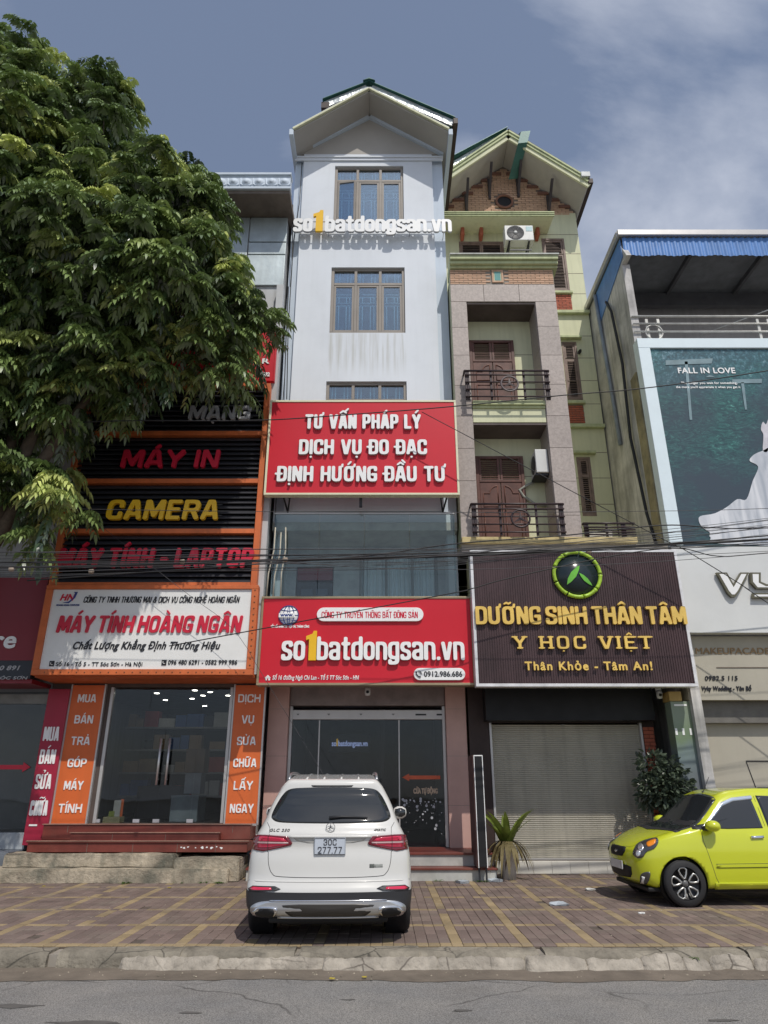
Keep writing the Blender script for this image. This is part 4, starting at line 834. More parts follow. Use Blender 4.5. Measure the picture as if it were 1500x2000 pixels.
# ground floor of the shop
box('soffit', orng, B, -6.56, -2.44, yw+.14, 14.1, 3.40, 3.46)
YS = 13.95
for a, b, words_ in ((-6.16,-5.53, ('MUA','BÁN','TRẢ','GÓP','MÁY','TÍNH')), (-2.94,-2.36, ('DỊCH','VỤ','SỬA','CHỮA','LẤY','NGAY'))):
    pn = thing('vertical_sign', 'orange upright sign listing '+('buying and instalments left' if a < -5 else 'repair services right')+' of the computer shop doors', 'sign', ((a+b)/2, YS-.03, .86))
    box('panel', orange, pn, a, b, YS-.03, YS+.02, .86, 3.36); f = MB(); f.box(a-.03, a-.001, YS-.04, YS+.03, .84, 3.38); f.box(b+.001, b+.03, YS-.04, YS+.03, .84, 3.38); f.box(a, b, YS-.04, YS+.03, .82, .858); f.build('frame', alu, pn)
    for k, t_ in enumerate(words_):
        zc_ = 3.20-k*.398; wd = {2:.24, 3:.36, 4:.44}[len(t_)]
        block(t_, (a+b)/2-wd/2, (a+b)/2+wd/2, zc_-.17, .155, YS-.045, .012, letterwhite, pn, tx=.085, ty=.08, name='letter', gap=.10)
holes(MB(), -6.6, -2.42, .84, 3.4, YS+.035, YS+.2, [(-5.42,-2.99,.86,3.33)]).build('shop_front_wall', mat('shop_front_dark', (.10,.075,.065), .6), B)
[box('door_frame_post', alu, B, a, a+.06, YS+.02, YS+.12, .86, 3.33, .005) for a in (-5.42, -3.05)]
for a, b, nm in ((-5.355,-4.62,'glass_pane'), (-4.615,-4.255,'glass_door'), (-4.25,-3.62,'glass_door'), (-3.615,-3.055,'glass_pane')): box(nm, sglass, B, a, b, YS+.06, YS+.072, .88, 3.32)
for x in (-4.30, -4.13):
    h_ = MB().tube([(x, YS-.02, 1.52), (x, YS-.02, 2.36)], .022, 10); 
    for zz in (1.62, 2.26): h_.tube([(x, YS-.02, zz), (x, YS+.06, zz)], .012, 6)
    h_.build('door_handle', steel, B)
for x in (-5.355, -4.62, -4.25, -3.62): box('door_clip', steel, B, x-.06, x+.06, YS+.045, YS+.085, .87, .93)
box('room_floor', fl, B, -6.4, -2.66, YS+.2, 20.0, .76, .85); box('room_ceiling', mat('dark_ceiling', (.07,.07,.075), .6), B, -6.4, -2.66, YS+.2, 20, 3.36, 3.45); box('room_wall', darkint, B, -6.4, -2.66, 20, 20.1, .8, 3.4)
lampm = mat('downlight_glow', (1,.95,.85), .5, var=0, bump=0, emit=22)
for x, y in ((-3.7,15.0),(-3.45,15.6),(-4.0,15.6),(-3.3,16.6),(-4.4,16.2),(-3.6,17.5),(-4.9,15.2),(-5.1,16.5),(-4.5,17.8),(-3.95,14.7)):
    t_ = MB().lathe([(0,-.004),(.05,-.004),(.055,0)], (x, y, 3.356), 12).build('ceiling_downlight', lampm, B)
for nm, lb, x0, x1, y0, y1, z0, z1, c in (('cardboard_box', 'brown cardboard box stacked behind the shop glass', -4.0,-3.62,14.7,15.1,1.75,2.2,(.20,.13,.08)), ('white_carton', 'white carton under the brown box behind the shop glass', -3.98,-3.66,14.72,15.1,1.36,1.745,(.30,.32,.34)), ('grey_crate', 'large pale grey box low behind the shop glass', -4.15,-3.62,14.5,15.15,.86,1.33,(.28,.33,.36)), ('shop_desk', 'dark desk at the back of the computer shop', -5.2,-4.3,15.6,16.4,.86,1.5,(.07,.06,.06))):
    o = thing(nm, lb, 'box' if 'desk' not in nm else 'desk', ((x0+x1)/2, (y0+y1)/2, z0)); m_ = mat(nm+'_card', c, .7)
    box('body', m_, o, x0, x1, y0, y1, z0, z1-.02, .005); box('lid' if 'desk' not in nm else 'top', m_, o, x0-.008, x1+.008, y0-.008, y1+.008, z1-.018, z1, .004)
sh = thing('laptop_shelf', 'wall shelf stacked with laptop boxes at the back of the computer shop', 'shelf', (-4.4, 17.0, .86)); wsh = mat('shelf_grey', (.30,.30,.30), .5)
for k in range(4):
    box('shelf_board', wsh, sh, -6.1, -2.9, 16.9, 17.3, 1.25+k*.5, 1.29+k*.5)
    x = -6.05
    while x < -3.1:
        w_ = random.uniform(.18, .42)
        if random.random() < .8: box('stock_box', random.choice([mat('box_white', (.5,.5,.48), .6), mat('box_blue', (.06,.13,.35), .5), mat('box_black', (.03,.03,.035), .5), mat('box_kraft', (.35,.24,.14), .7), mat('box_red', (.4,.05,.04), .5)]), sh, x, x+w_-.02, 16.95, 17.2, 1.292+k*.5, 1.292+k*.5+random.uniform(.15,.36))
        x += w_
st = thing('shop_paper_tray', 'little orange and white papers on a cream shelf inside the shop window', 'display stand', (-5.1, 14.25, .86)); box('tray', mat('cream_tray', (.4,.36,.2), .5), st, -5.30,-4.98,14.15,14.4,.86,.96,.005); MB().box(-5.15,-5.02,14.22,14.24,.965,1.25).build('paper', mat('paper_white', (.5,.5,.48), .5), st); MB().box(-5.04,-4.98,14.25,14.27,.965,1.27).build('paper', orange, st); MB().box(-5.22,-5.12,14.2,14.25,.965,1.06).build('bottle', mat('bottle_green', (.25,.3,.05), .4), st)
# its steps
stp = thing('shop_steps', 'worn dark red granite steps below the computer shop doors', 'steps', (-4.4, 13.4, .4))
box('landing', redtile, stp, -6.2, -2.43, 13.72, 14.3, .60, .845, .006)
box('tread', redtile, stp, -5.6, -2.95, 13.52, 13.717, .60, .72, .006); box('step', redtile, stp, -6.25, -2.40, 13.33, 14.2, .43, .575, .006); MB().box(-6.27,-2.38,13.31,13.7,.577,.598).build('nosing', redtile, stp, .004)
dust = mat('dusty_tread_edge', (.36,.20,.15), .6, var=.15, grime=.5, gcol=(.3,.22,.17))
for x0, x1, y0, z in ((-6.22,-2.41,13.70,.848), (-5.62,-2.93,13.50,.722), (-6.28,-2.37,13.30,.60)): box('nosing', dust, stp, x0, x1, y0, y0+.06, z, z+.016, .004)
for x, y, z0, z1 in ((-5.2,13.3268,.432,.57),(-4.4,13.3268,.432,.57),(-3.62,13.3268,.432,.57),(-2.95,13.3268,.432,.57),(-4.85,13.5168,.603,.71),(-3.9,13.5168,.603,.71),(-5.75,13.7168,.72,.84),(-2.75,13.7168,.72,.84)): box('slab_joint', mortar, stp, x-.004, x+.004, y, y+.01, z0, z1)
mb = MB()
for x, z, r_ in ((-3.55,.51,.02),(-3.50,.50,.03),(-3.43,.515,.018),(-3.30,.50,.02),(-3.18,.505,.03),(-3.10,.51,.022),(-3.02,.50,.03),(-2.93,.515,.02),(-2.85,.50,.028)): mb.prism([(x+r_*random.uniform(.5,1.2)*math.cos(t), z+r_*random.uniform(.3,.9)*math.sin(t)) for t in np.linspace(0, 6.28, 9)[:-1]], 13.3265, 13.329)
tag(mb.build('paint_splashes', letterwhite, stp), kind='stuff')
stq = thing('concrete_steps', 'two stained concrete steps at pavement level under the red granite steps', 'steps', (-4.6, 13, 0))
def rough_block(x0, x1, y0, y1, z0, z1, seed):
    o = MB().box(x0, x1, y0, y1, z0, z1); me = o.data('step', conc_step); bm = bmesh.new(); bm.from_mesh(me)
    bmesh.ops.bevel(bm, geom=bm.edges[:], offset=.02, segments=2, affect='EDGES')
    bmesh.ops.subdivide_edges(bm, edges=[e for e in bm.edges if e.calc_length() > .2], cuts=24, use_grid_fill=True)
    for v in bm.verts: v.co += Vector((noise.noise(v.co*3+Vector((seed,0,0))), noise.noise(v.co*4+Vector((0,seed,0))), noise.noise(v.co*4+Vector((0,0,seed)))))*.018
    bm.to_mesh(me); bm.free(); return me
for i, a in enumerate(((-7.2,-2.62,12.93,13.6,-.02,.205), (-6.55,-3.6,13.18,13.6,.2,.42), (-3.58,-2.47,13.06,13.9,-.01,.36))):
    me = rough_block(*a, i*7.3); o = bpy.data.objects.new('concrete_step', me); COL.objects.link(o); me.transform(Matrix.Translation(-ORG[stq.name])); o.parent = stq
# ------------------------------------------------------------------ leftmost shop
A = thing('phone_shop_building', 'building at the photo edge with a dark red sign, mostly behind the tree', 'building', (-8.6, 13.9, 0))
box('wall', bw, A, -11.5, -6.63, 13.5, 13.8, 5.1, 9.5); box('side_wall', bw, A, -11.5, -6.64, 13.9, 22, 3.4, 9.4) 
sa = thing('phone_shop_sign', 'dark red shop sign cut off by the left edge of the photo', 'sign', (-8.5, 13.15, 3.4)); box('panel', darkred, sa, -10.6, -6.66, 13.15, 13.4, 3.72, 5.35); box('lower_panel', mat('sign_dark_grey', (.03,.035,.045), .4), sa, -10.6, -6.66, 13.15, 13.4, 3.38, 3.717)
word('re', -14, 31, 1266, 1232, 13.13, letterwhite, sa, weight=.035, shear=.1, split=False, name='lettering', depth=.02); word('610 891', -20, 36, 1309, 1300, 13.14, greyl, sa, weight=.04, split=False, name='lettering', depth=.01, shear=.3)
word('5.5 - TT SÓC SƠN', -60, 52, 1327, 1321, 13.14, greyl, sa, weight=.03, split=False, name='lettering', depth=.01, shear=.3, res=12)
box('soffit', darkred, A, -10.6, -6.64, 13.2, 14.0, 3.30, 3.377)
sv = thing('red_vertical_sign', 'dark red upright sign with bold white words between the two shop fronts', 'sign', (-6.4, 13.9, .5)); box('panel', mat('crimson_panel', (.36,.02,.05), .4, var=.04), sv, -6.60, -6.19, 13.86, 13.92, .50, 3.28, .004)
for k, t_ in enumerate(('MUA','BÁN','SỬA','CHỮA')):
    zz = (WZ(1447, 13.85), WZ(1492, 13.85), WZ(1541, 13.85), WZ(1593, 13.85))[k]; wd = .30 if len(t_) == 3 else .33
    block(t_, -6.40-wd/2, -6.40+wd/2, zz, .26, 13.845, .012, letterwhite, sv, tx=.062, ty=.06, gap=.09, name='letter')
box('stripe', letterwhite, sv, -6.53, -6.38, 13.848, 13.857, .82, .85)
box('threshold', mat('grey_step_stone', (.16,.18,.21), .6, var=.2), A, -10.6, -6.6, 13.4, 14.3, .0, .42, .01); box('threshold', mat('pale_sill', (.42,.45,.47), .5), A, -10.6, -6.62, 14.0, 14.2, .42, .70, .01)
for a, b in ((-9.2,-7.85), (-7.84,-6.66)): box('glass_pane', sglass, A, a, b, 14.1, 14.112, .71, 3.25)
box('room_wall', grayint, A, -10.5, -6.65, 17, 17.1, .4, 3.3); box('room_floor', fl, A, -10.5, -6.65, 14.2, 17, .5, .6)
box('beam', mat('beam_grey', (.25,.26,.25), .5), A, -10.5, -6.64, 14.05, 14.2, 3.02, 3.20)
o = tag(MB().prism([(-7.6,1.80),(-6.95,1.80),(-6.95,1.75),(-6.80,1.84),(-6.95,1.93),(-6.95,1.88),(-7.6,1.88)], 14.08, 14.09).build('red_arrow_sticker', redl), 'small red arrow sticker pointing right on the leftmost shop glass', 'sticker')
# ------------------------------------------------------------------ green house
D = thing('green_house', 'pale green house with granite portal balconies and a brick gable', 'building', (3.6, 15.9, 0))
YP, YL, YW_ = 13.2, 13.9, 15.9          # portal, balcony back wall, main wall
PX0, PX1, QX0, QX1 = 1.575, 4.06, 1.94, 3.56
z5, zl, zb_, zt_ = 12.10, 12.60, 13.04, 13.32
mb = MB()
mb.box(PX0+.02, QX0-.02, YP+.03, 15.8, 5.93, z5); mb.box(QX1+.02, PX1-.02, YP+.03, 15.8, 5.93, z5); mb.box(PX0+.02, PX1-.02, YP+.03, 15.8, z5+.003, zb_); mb.build('portal_core', green_w, D)
def slabs(x0, x1, z0, z1, hs, y, name='granite_slab'):
    z = z0; k = 0
    while z < z1-.05:
        h = min(hs[k % len(hs)], z1-z); b = .004
        MB().box(x0+b, x1-b, y, y+.028, z+b, z+h-b).build(name, granite, D, .003); z += h; k += 1
slabs(PX0, QX0, 5.9, z5-.002, [.78,.80,.76,.79], YP); slabs(QX1, PX1, 5.9, z5-.002, [.80,.77,.79,.78], YP)
for a, b in ((PX0, 2.36), (2.36, 3.2), (3.2, PX1)): slabs(a, b, z5, zl, [.51], YP)
for zz in np.arange(6.0, 12.0, .8): MB().box(QX1-.008, QX1+.019, YP+.03, YL, zz, zz+.79).build('granite_return', granite, D, .003)
MB().box(QX0-.019, QX0+.008, YP+.03, YL, 6.0, z5).build('granite_return', granite, D)
# brick parapet with its tiny window
box('brick_backing', mortar_l, D, PX0, PX1, YP+.012, YP+.029, zl+.002, zb_)
wx0, wx1, wz0, wz1 = WX(961,545,YP), WX(983,545,YP), zl+.05, zb_-.02
rects = [r_ for r_ in courses(PX0+.01, PX1-.01, zl+.01, zb_, .215, .0535) if r_[1] < wx0-.01 or r_[0] > wx1+.01]
f = MB(); f.box(wx0, wx0+.04, YP-.02, YP+.012, wz0, wz1); f.box(wx1-.04, wx1, YP-.02, YP+.012, wz0, wz1); f.box(wx0+.04, wx1-.04, YP-.02, YP+.012, wz1-.04, wz1); f.box(wx0+.04, wx1-.04, YP-.02, YP+.012, wz0, wz0+.04)
f2 = f.build('little_window', brick_o, D); box('frame', cream_edge, f2, wx0+.045, wx1-.045, YP-.008, YP+.008, wz0+.042, wz1-.042); box('pane', mat('green_glazing', (.12,.35,.33), .2, bump=0), f2, wx0+.065, wx1-.065, YP-.012, YP-.0085, wz0+.06, wz1-.06)
for z0, z1, pr in ((zb_+.003, 13.10, .06), (13.103, 13.19, .14), (13.193, 13.30, .20)): box('parapet_cornice', green_t, D, PX0, PX1+.1, YP-pr, YP+.5, z0, z1, .01)
box('parapet_cap', mat('cap_white', (.6,.62,.58), .6, streak=.2), D, PX0, PX1+.12, YP-.24, YP+.5, 13.303, 13.335, .006)
# balcony bays
for zf, zc_ in ((9.39, z5), (6.19, 8.88)):
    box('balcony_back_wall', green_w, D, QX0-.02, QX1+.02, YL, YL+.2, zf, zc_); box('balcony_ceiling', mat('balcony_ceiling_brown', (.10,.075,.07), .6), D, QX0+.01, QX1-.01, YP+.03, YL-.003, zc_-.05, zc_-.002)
    for zz in (zf+.9, zf+1.7): box('wall_groove', mortar, D, QX0, QX1, YL-.002, YL+.01, zz, zz+.014)
for z0, z1, pr, m_ in ((8.883, 9.22, .015, green_w), (9.223, 9.28, .05, green_t), (9.283, 9.385, .10, green_t)): box('floor_band', m_, D, QX0+.012, QX1-.012, YP-pr+.03, YL+.1, z0, z1, .008)
box('floor_band', mat('band_ochre', (.56,.45,.22), .7, streak=.4, gcol=(.2,.15,.08)), D, PX0-.0, 5.12, YP-.12, YL+.1, 6.06, 6.187, .012); box('slab', mortar_l, D, PX0, 5.75, YP-.02, 15.9, 5.93, 6.057)
def wood_door(x0, x1, z0, z1, y, parent):
    f = MB(); q = .07
    f.box(x0, x0+q, y-.03, y+.03, z0, z1); f.box(x1-q, x1, y-.03, y+.03, z0, z1); f.box(x0+q, x1-q, y-.03, y+.03, z1-q, z1); ztr = z0+(z1-z0)*.72; f.box(x0+q, x1-q, y-.03, y+.03, ztr-.03, ztr+.03)
    d = f.build('balcony_door', wood, parent, .006); xm_ = (x0+x1)/2
    for a, b in ((x0+q, xm_-.004), (xm_+.004, x1-q)):
        box('door_leaf', wood, d, a+.004, b-.004, y-.015, y+.015, z0+.01, ztr-.032, .004)
        lm = MB(); n = 10
        lm.box(a+.004, a+.05, y-.02, y+.02, ztr+.032, z1-q); lm.box(b-.05, b-.004, y-.02, y+.02, ztr+.032, z1-q)
        for k in range(n):
            zz = ztr+.05+(z1-q-ztr-.06)*k/n; lm.add([(a+.05,y-.02,zz),(b-.05,y-.02,zz),(b-.05,y+.02,zz+.035),(a+.05,y+.02,zz+.035),(a+.05,y-.02,zz+.012),(b-.05,y-.02,zz+.012),(b-.05,y+.02,zz+.047),(a+.05,y+.02,zz+.047)], [(0,1,2,3),(4,7,6,5),(0,4,5,1),(2,6,7,3)])
        lm.build('louvre_fanlight', wood, d)
        # raised mouldings: arched top panel and a lower one
        s = 1 if a < xm_-.1 else -1; inn, out = (b-.07, a+.07) if s > 0 else (a+.07, b-.07); zt2 = ztr-.12
        rr = abs(inn-out)*.55; pts = [(inn, y-.02, zt2)]+[(inn-s*rr*math.sin(t), y-.02, zt2-rr+rr*math.cos(t)) for t in np.linspace(.05, math.pi/2, 7)]
        pts += [(out, y-.02, zt2-rr), (out, y-.02, z0+.95), (inn, y-.02, z0+.95)]
        MB().tube(pts, .013, 6, closed=True).tube([(out, y-.02, z0+.82), (inn, y-.02, z0+.82), (inn, y-.02, z0+.15), (out, y-.02, z0+.15)], .013, 6, closed=True).build('door_moulding', mat('moulding_wood', (.17,.075,.055), .4, var=.1), d)
        MB().lathe([(0,-.04),(.02,-.04),(.02,0)], (inn, y-.02, z0+.88), 10, 'y').build('door_knob', steel, d)
for zf, zc_ in ((9.39, 11.47), (6.19, 8.37)): wood_door(2.04, 3.11, zf+.01, zc_, YL-.04, D)
# railings
railm = mat('railing_brown', (.045,.028,.03), .4, var=.1)
def railing(x0, x1, z0, z1, y, emblem, parent):
    r_ = MB().tube([(x0, y, z1), (x1, y, z1)], .024, 8).build('balcony_railing', railm, parent)
    n = 4
    for k in range(n): zz = z0+.06+(z1-z0-.14)*k/(n-1)*.93; MB().tube([(x0, y-.022, zz), (x1, y-.022, zz)], .017, 8).build('rail', railm, r_)
    xs_ = (x0+.03, x0+(x1-x0)*.31, x0+(x1-x0)*.70, x1-.03) if emblem else (x0+.03, (x0+x1)/2-.05, x1-.2)
    for x in xs_:
        MB().box(x-.022, x+.022, y-.0, y+.045, z0, z1-.01).build('post', railm, r_, .004)
        if x in (xs_[0], xs_[-1]): MB().box(x+.05*(1 if x == xs_[0] else -1)-.022, x+.05*(1 if x == xs_[0] else -1)+.022, y, y+.045, z0, z1-.01).build('post', railm, r_, .004)
    if emblem:
        c = Vector((x0+(x1-x0)*.52, y-.05, (z0+z1)/2+.0)); R_ = .185
        g = MB().tube([(c.x+R_*math.cos(t), c.y, c.z+R_*math.sin(t)) for t in np.linspace(0, 2*math.pi, 33)[:-1]], .022, 8, closed=True)
        g.build('emblem_ring', mat('ring_grey', (.16,.13,.13), .4) if z0 > 8 else railm, r_); sp = MB()
        for k in range(3):
            t = math.pi/2+k*2*math.pi/3; p = c+Vector((math.cos(t), 0, math.sin(t)))*R_; s_ = Vector((-math.sin(t), 0, math.cos(t)))*.028
            sp.add([c-s_+Vector((0,-.012,0)), c+s_+Vector((0,-.012,0)), p, c-s_+Vector((0,.012,0)), c+s_+Vector((0,.012,0))], [(0,1,2),(4,3,2),(0,3,4,1),(0,2,3),(1,4,2)])
        sp.build('emblem_star', railm, r_)
    for x in (x0, x1): MB().tube([(x, y, z1), (x, YP+.03, z1)], .02, 8).build('rail_return', railm, r_)
railing(1.78, 3.65, 9.33, 10.06, YP-.20, True, D); railing(1.78, 3.67, 6.19, 6.87, YP-.20, True, D); railing(4.08, 5.12, 6.19, 6.50, YP-.05, False, D)
box('white_board', mat('leaning_white_board', (.55,.53,.47), .6), D, 4.45, 5.05, 14.3, 14.35, 6.19, 6.75)
# main walls: right wing and gable storey
DX0, DX1 = 1.6, 5.76
k_ = 15.9/13.9
def SW(pa, pyb, Y=15.9): return WX(pa, pyb, Y)
ww = []
for (pl, pr, pt_, pb_) in ((1057,1101,466,568), (1096,1125,668,781), (1125,1152,893,1008)):
    ww.append((SW(pl, pt_), SW(pr, pt_), WZ(pb_, 15.9), WZ(pt_, 15.9)))
wl = (SW(896,472), SW(983,472), WZ(560,15.9), WZ(472,15.9))
holes(MB(), DX0, DX1, 5.9, 17.52, YW_, YW_+.25, ww+[wl]).build('wall', green_w, D)
mb = MB(); mb.box(DX0, DX0+.2, YW_+.253, 25, 0, 17.5); mb.box(DX1-.2, DX1, YW_+.253, 25, 0, 17.5); mb.box(DX0+.203, DX1-.203, 24.8, 25, 0, 17.5); mb.build('side_wall', green_w, D)
box('terrace_floor', mortar_l, D, PX0+.1, PX1-.1, YP+.3, 15.9, 12.62, 12.75)
for zz in np.arange(6.6, 17.3, .72):
    segs = [(4.08, DX1)]
    box('wall_groove', mortar, D, 4.1, DX1-.005, YW_-.002, YW_+.01, zz, zz+.016)
def shutter_window(x0, x1, z0, z1, y, parent, leaves, m_):
    f = MB(); q = .06; f.box(x0, x0+q, y-.03, y+.06, z0, z1); f.box(x1-q, x1, y-.03, y+.06, z0, z1); f.box(x0+q, x1-q, y-.03, y+.06, z1-q, z1); f.box(x0+q, x1-q, y-.03, y+.06, z0, z0+q)
    wv = f.build('shuttered_window', m_, parent, .005); lw_ = (x1-x0-2*q)/leaves
    for i in range(leaves):
        a, b = x0+q+i*lw_+.004, x0+q+(i+1)*lw_-.004; s = MB(); e_ = .045
        s.box(a, a+e_, y-.01, y+.03, z0+q, z1-q); s.box(b-e_, b, y-.01, y+.03, z0+q, z1-q); s.box(a+e_, b-e_, y-.01, y+.03, z1-q-.05, z1-q); s.box(a+e_, b-e_, y-.01, y+.03, z0+q, z0+q+.05); zm = z0+(z1-z0)*.68; s.box(a+e_, b-e_, y-.01, y+.03, zm-.04, zm+.04)
        for u, v in ((z0+q+.06, zm-.05), (zm+.05, z1-q-.06)):
            n = max(2, int((v-u)/.052))
            for k in range(n):
                zz = u+(v-u)*(k+.5)/n; s.add([(a+e_,y-.012,zz-.016),(b-e_,y-.012,zz-.016),(b-e_,y+.025,zz+.012),(a+e_,y+.025,zz+.012),(a+e_,y-.012,zz-.006),(b-e_,y-.012,zz-.006),(b-e_,y+.025,zz+.022),(a+e_,y+.025,zz+.022)], [(0,1,2,3),(4,7,6,5),(0,4,5,1),(2,6,7,3)])
        s.build('shutter_leaf', m_, wv)
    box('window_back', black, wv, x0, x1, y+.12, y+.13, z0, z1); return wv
for a, b, c, d in ww: shutter_window(a, b, c, d, YW_+.02, D, 1, woodgrey)
shutter_window(*wl, YW_+.02, D, 2, woodgrey)
for (a, b, c, d) in ww[1:]: box('window_hood', green_t, D, a-.12, b+.14, YW_-.14, YW_-.003, d+.06, d+.13, .01); 
br = []
for pt_, pb_, pa, pb2 in ((575,605,1086,1118), (790,826,1112,1143)):
    z0, z1 = WZ(pb_, 15.88), WZ(pt_, 15.88); a, b = SW(pa, pt_)-.35, SW(pb2, pb_)
    box('brick_backing', mortar, D, a, b, YW_-.012, YW_-.003, z0, z1); lay(D, brick_r, courses(a, b, z0, z1, .2, .066), YW_-.012, limit=60)
    box('panel_sill', green_t, D, a-.03, b+.05, YW_-.10, YW_-.003, z1+.003, z1+.08, .008); box('string_course', green_t, D, 4.08, DX1, YW_-.12, YW_-.003, z0-.17, z0-.07, .012)
# gable brickwork
zg0, zga = 17.55, 19.30; xg = 3.70
box('gable_backing', mortar, D, DX0, DX1, YW_+.02, YW_+.2, 17.523, 17.6)
MB().prism([(DX0, 17.6), (DX1, 17.6), (xg, 19.42)], YW_+.02, YW_+.2).build('gable_backing', mortar, D)
oc = W(985, 394, 15.9); orr = .21
def ing(r_):
    x_, z_ = (r_[0]+r_[1])/2, (r_[2]+r_[3])/2
    if math.hypot(x_-oc.x, z_-oc.z) < orr+.10: return False
    return z_+.05 < 19.38-abs(x_-xg)*.875 and r_[0] > DX0 and r_[1] < DX1
gr_ = [r_ for r_ in courses(DX0, DX1, 17.45, 19.4, .235, .077, .014) if ing(r_)]
gr_.sort(key=lambda r_: abs((r_[0]+r_[1])/2-xg)); lay(D, brick_o, gr_, YW_+.02, proud=.022, limit=115)
lay(D, brick_o, rects, YP+.012, limit=95)
mb = MB()
MB().lathe([(orr+.06,-.03),(orr+.06,.02),(orr,.02),(orr,-.04),(orr+.06,-.03)], (oc.x, YW_+.0, oc.z), 28, 'y').build('round_vent', mat('vent_ring_brick', (.25,.12,.08), .7), D); MB().lathe([(0,-.002),(orr,-.002)], (oc.x, YW_+.01, oc.z), 28, 'y').build('vent_dark', black, D)
# stepped brick trim down the gable slopes
for sg in (-1, 1):
    for k in range(6):
        x = xg+sg*(.25+k*.30); z = 19.30-(.25+k*.30)*.875; box('dentil_brick', mat('dark_dentil', (.20,.10,.075), .8), D, x-.17, x+.17, YW_-.05, YW_+.018, z-.06, z+.03)
# roof with deep overhang
YE = 14.95; ex0, ex1 = 1.66, 5.86; za2, ze2 = 19.42, 17.58
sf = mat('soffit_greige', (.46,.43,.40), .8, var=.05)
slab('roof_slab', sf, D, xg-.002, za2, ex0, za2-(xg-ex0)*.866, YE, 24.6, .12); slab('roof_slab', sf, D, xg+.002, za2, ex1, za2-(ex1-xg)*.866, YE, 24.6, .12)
for xe in (ex0, ex1):
    zz = za2-abs(xe-xg)*.866
    slab('roof_edge', green_w, D, xg, za2-.06, xe, zz-.06, YE-.06, YE-.003, .20); slab('roof_edge', green_t, D, xg, za2+.10, xe, zz+.10, YE-.10, YE-.061, .07); slab('roof_edge', green_t, D, xg, za2+.20, xe, zz+.20, YE-.13, YE-.003, .05)
corr(xg, za2+.40, ex0+.15, za2+.40-(xg-ex0-.15)*.70, YE-.12, 24.7).build('metal_roof_sheet', greensheet, D)
corr(xg, za2+.36, ex1+.02, za2+.34-(ex1+.02-xg)*.866, YE-.08, 24.7).build('metal_roof_sheet', darkbrown, D)
MB().prism([(ex0+.1, za2-.10-(xg-ex0-.1)*.80), (xg-.9, za2-.55), (xg-.35, za2+.16), (xg-.5, za2+.05), (ex0+.2, za2+.30-(xg-ex0-.2)*.70)], YE+.02, YE+.05).build('foil_sheet', foil, D)
box('gutter_end', mat('gutter_white', (.55,.57,.58), .5), D, ex1-.18, ex1+.08, YE-.16, YE+.1, za2-(ex1-xg)*.866+.24, za2-(ex1-xg)*.866+.42, .01)
box('side_gutter', darkbrown, D, ex1+.02, ex1+.16, YE-.1, 24.5, za2-(ex1-xg)*.866+.05, za2-(ex1-xg)*.866+.22, .01)
# loose green metal strip hanging from the ridge
p0, p1, p2 = Vector((xg+.50, YE-.2, za2-.02)), Vector((xg+.38, YE-.18, za2-.35)), Vector((xg+.22, YW_-.25, za2-.80))
mb = MB(); rt = Vector((.14, 0, .02)); vs = []
for p in (Vector((xg+.46, YE+.0, za2+.22)), p0+Vector((0,0,.12)), p1, p2): vs += [p-rt, p+rt, p+rt+Vector((0,.012,0)), p-rt+Vector((0,.012,0))]
mb.add(vs, [(4*i+a, 4*i+(a+1) % 4, 4*i+4+(a+1) % 4, 4*i+4+a) for i in range(3) for a in range(4)]+[(0,1,2,3),(12,15,14,13)]).build('hanging_metal_strip', greensheet, D)
for x in (SW(910,400), SW(957,400), SW(1014,400)+.0, SW(1070,400)):
    zz = za2-.06-abs(x-xg)*.866
    MB().beam((x, YW_-.02, zz-.75), (x, YE+.25, zz-.12), .07, .09).beam((x, YW_-.03, zz-.9), (x, YW_-.03, zz-.1), .07, .06).build('roof_bracket', mat('bracket_dark', (.055,.045,.05), .6), D)
# canopy slab over the top storey windows
yc0 = 15.15
mb = MB(); mb.prism([(yc0, 16.62), (yc0, 16.70), (YW_-.003, 17.0), (YW_-.003, 16.72)], DX0+.1, 4.85, 'yz'); mb.build('window_canopy', green_w, D)
for dz in (.705-.7, .055, .1): MB().box(DX0+.08, 4.87, yc0-.04-dz*.4, yc0-.002, 16.62+dz, 16.655+dz).build('canopy_moulding', green_t, D)
for x in (2.3, 2.85, 3.95, 4.5): box('canopy_corbel', brick_r, D, x-.05, x+.05, YW_-.30, YW_-.003, 16.42, 16.70, .02)
lamp_ = MB().lathe([(0,-.16),(.03,-.16),(.05,-.08),(.04,0)], (5.35, 15.9, WZ(690, 15.9)), 10, 'y').build('wall_lamp', blacksteel, D)
# ground-floor wall, roller shutter
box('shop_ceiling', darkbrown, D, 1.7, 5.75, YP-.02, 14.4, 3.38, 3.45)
holes(MB(), 1.7, 5.4, 0, 3.37, 14.35, 14.6, [(2.10,5.16,.215,2.68)]).build('shop_wall', darkbrown, D)
box('shutter_box', black, D, 2.0, 5.3, 13.95, 14.347, 2.70, 3.37)
shm = mat('shutter_grey_paint', (.56,.53,.455), .5, var=.07, scale=1.0, bump=.02, streak=.25, gcol=(.2,.19,.16))
n = int((2.66-.24)/.036); vs = []; prof = [(0,0),(.008,.010),(.0,.020),(-.012,.027),(.012,.034)]
for k in range(n):
    for dy, dz in prof: vs += [(2.12, 14.42+dy, .24+k*.036+dz), (5.14, 14.42+dy, .24+k*.036+dz)]
m_ = len(vs)//2; cu = MB().add(vs, [(2*i, 2*i+1, 2*i+3, 2*i+2) for i in range(m_-1)]).build('shutter_curtain', shm, D)
box('shutter_foot', alu, D, 2.12, 5.14, 14.40, 14.44, .205, .238)
for a in (2.105, 5.11): box('shutter_guide', alu, D, a, a+.045, 14.33, 14.45, .215, 2.68, .004)
box('shutter_post', alu, D, 3.60, 3.64, 14.452, 14.47, .24, 2.66)
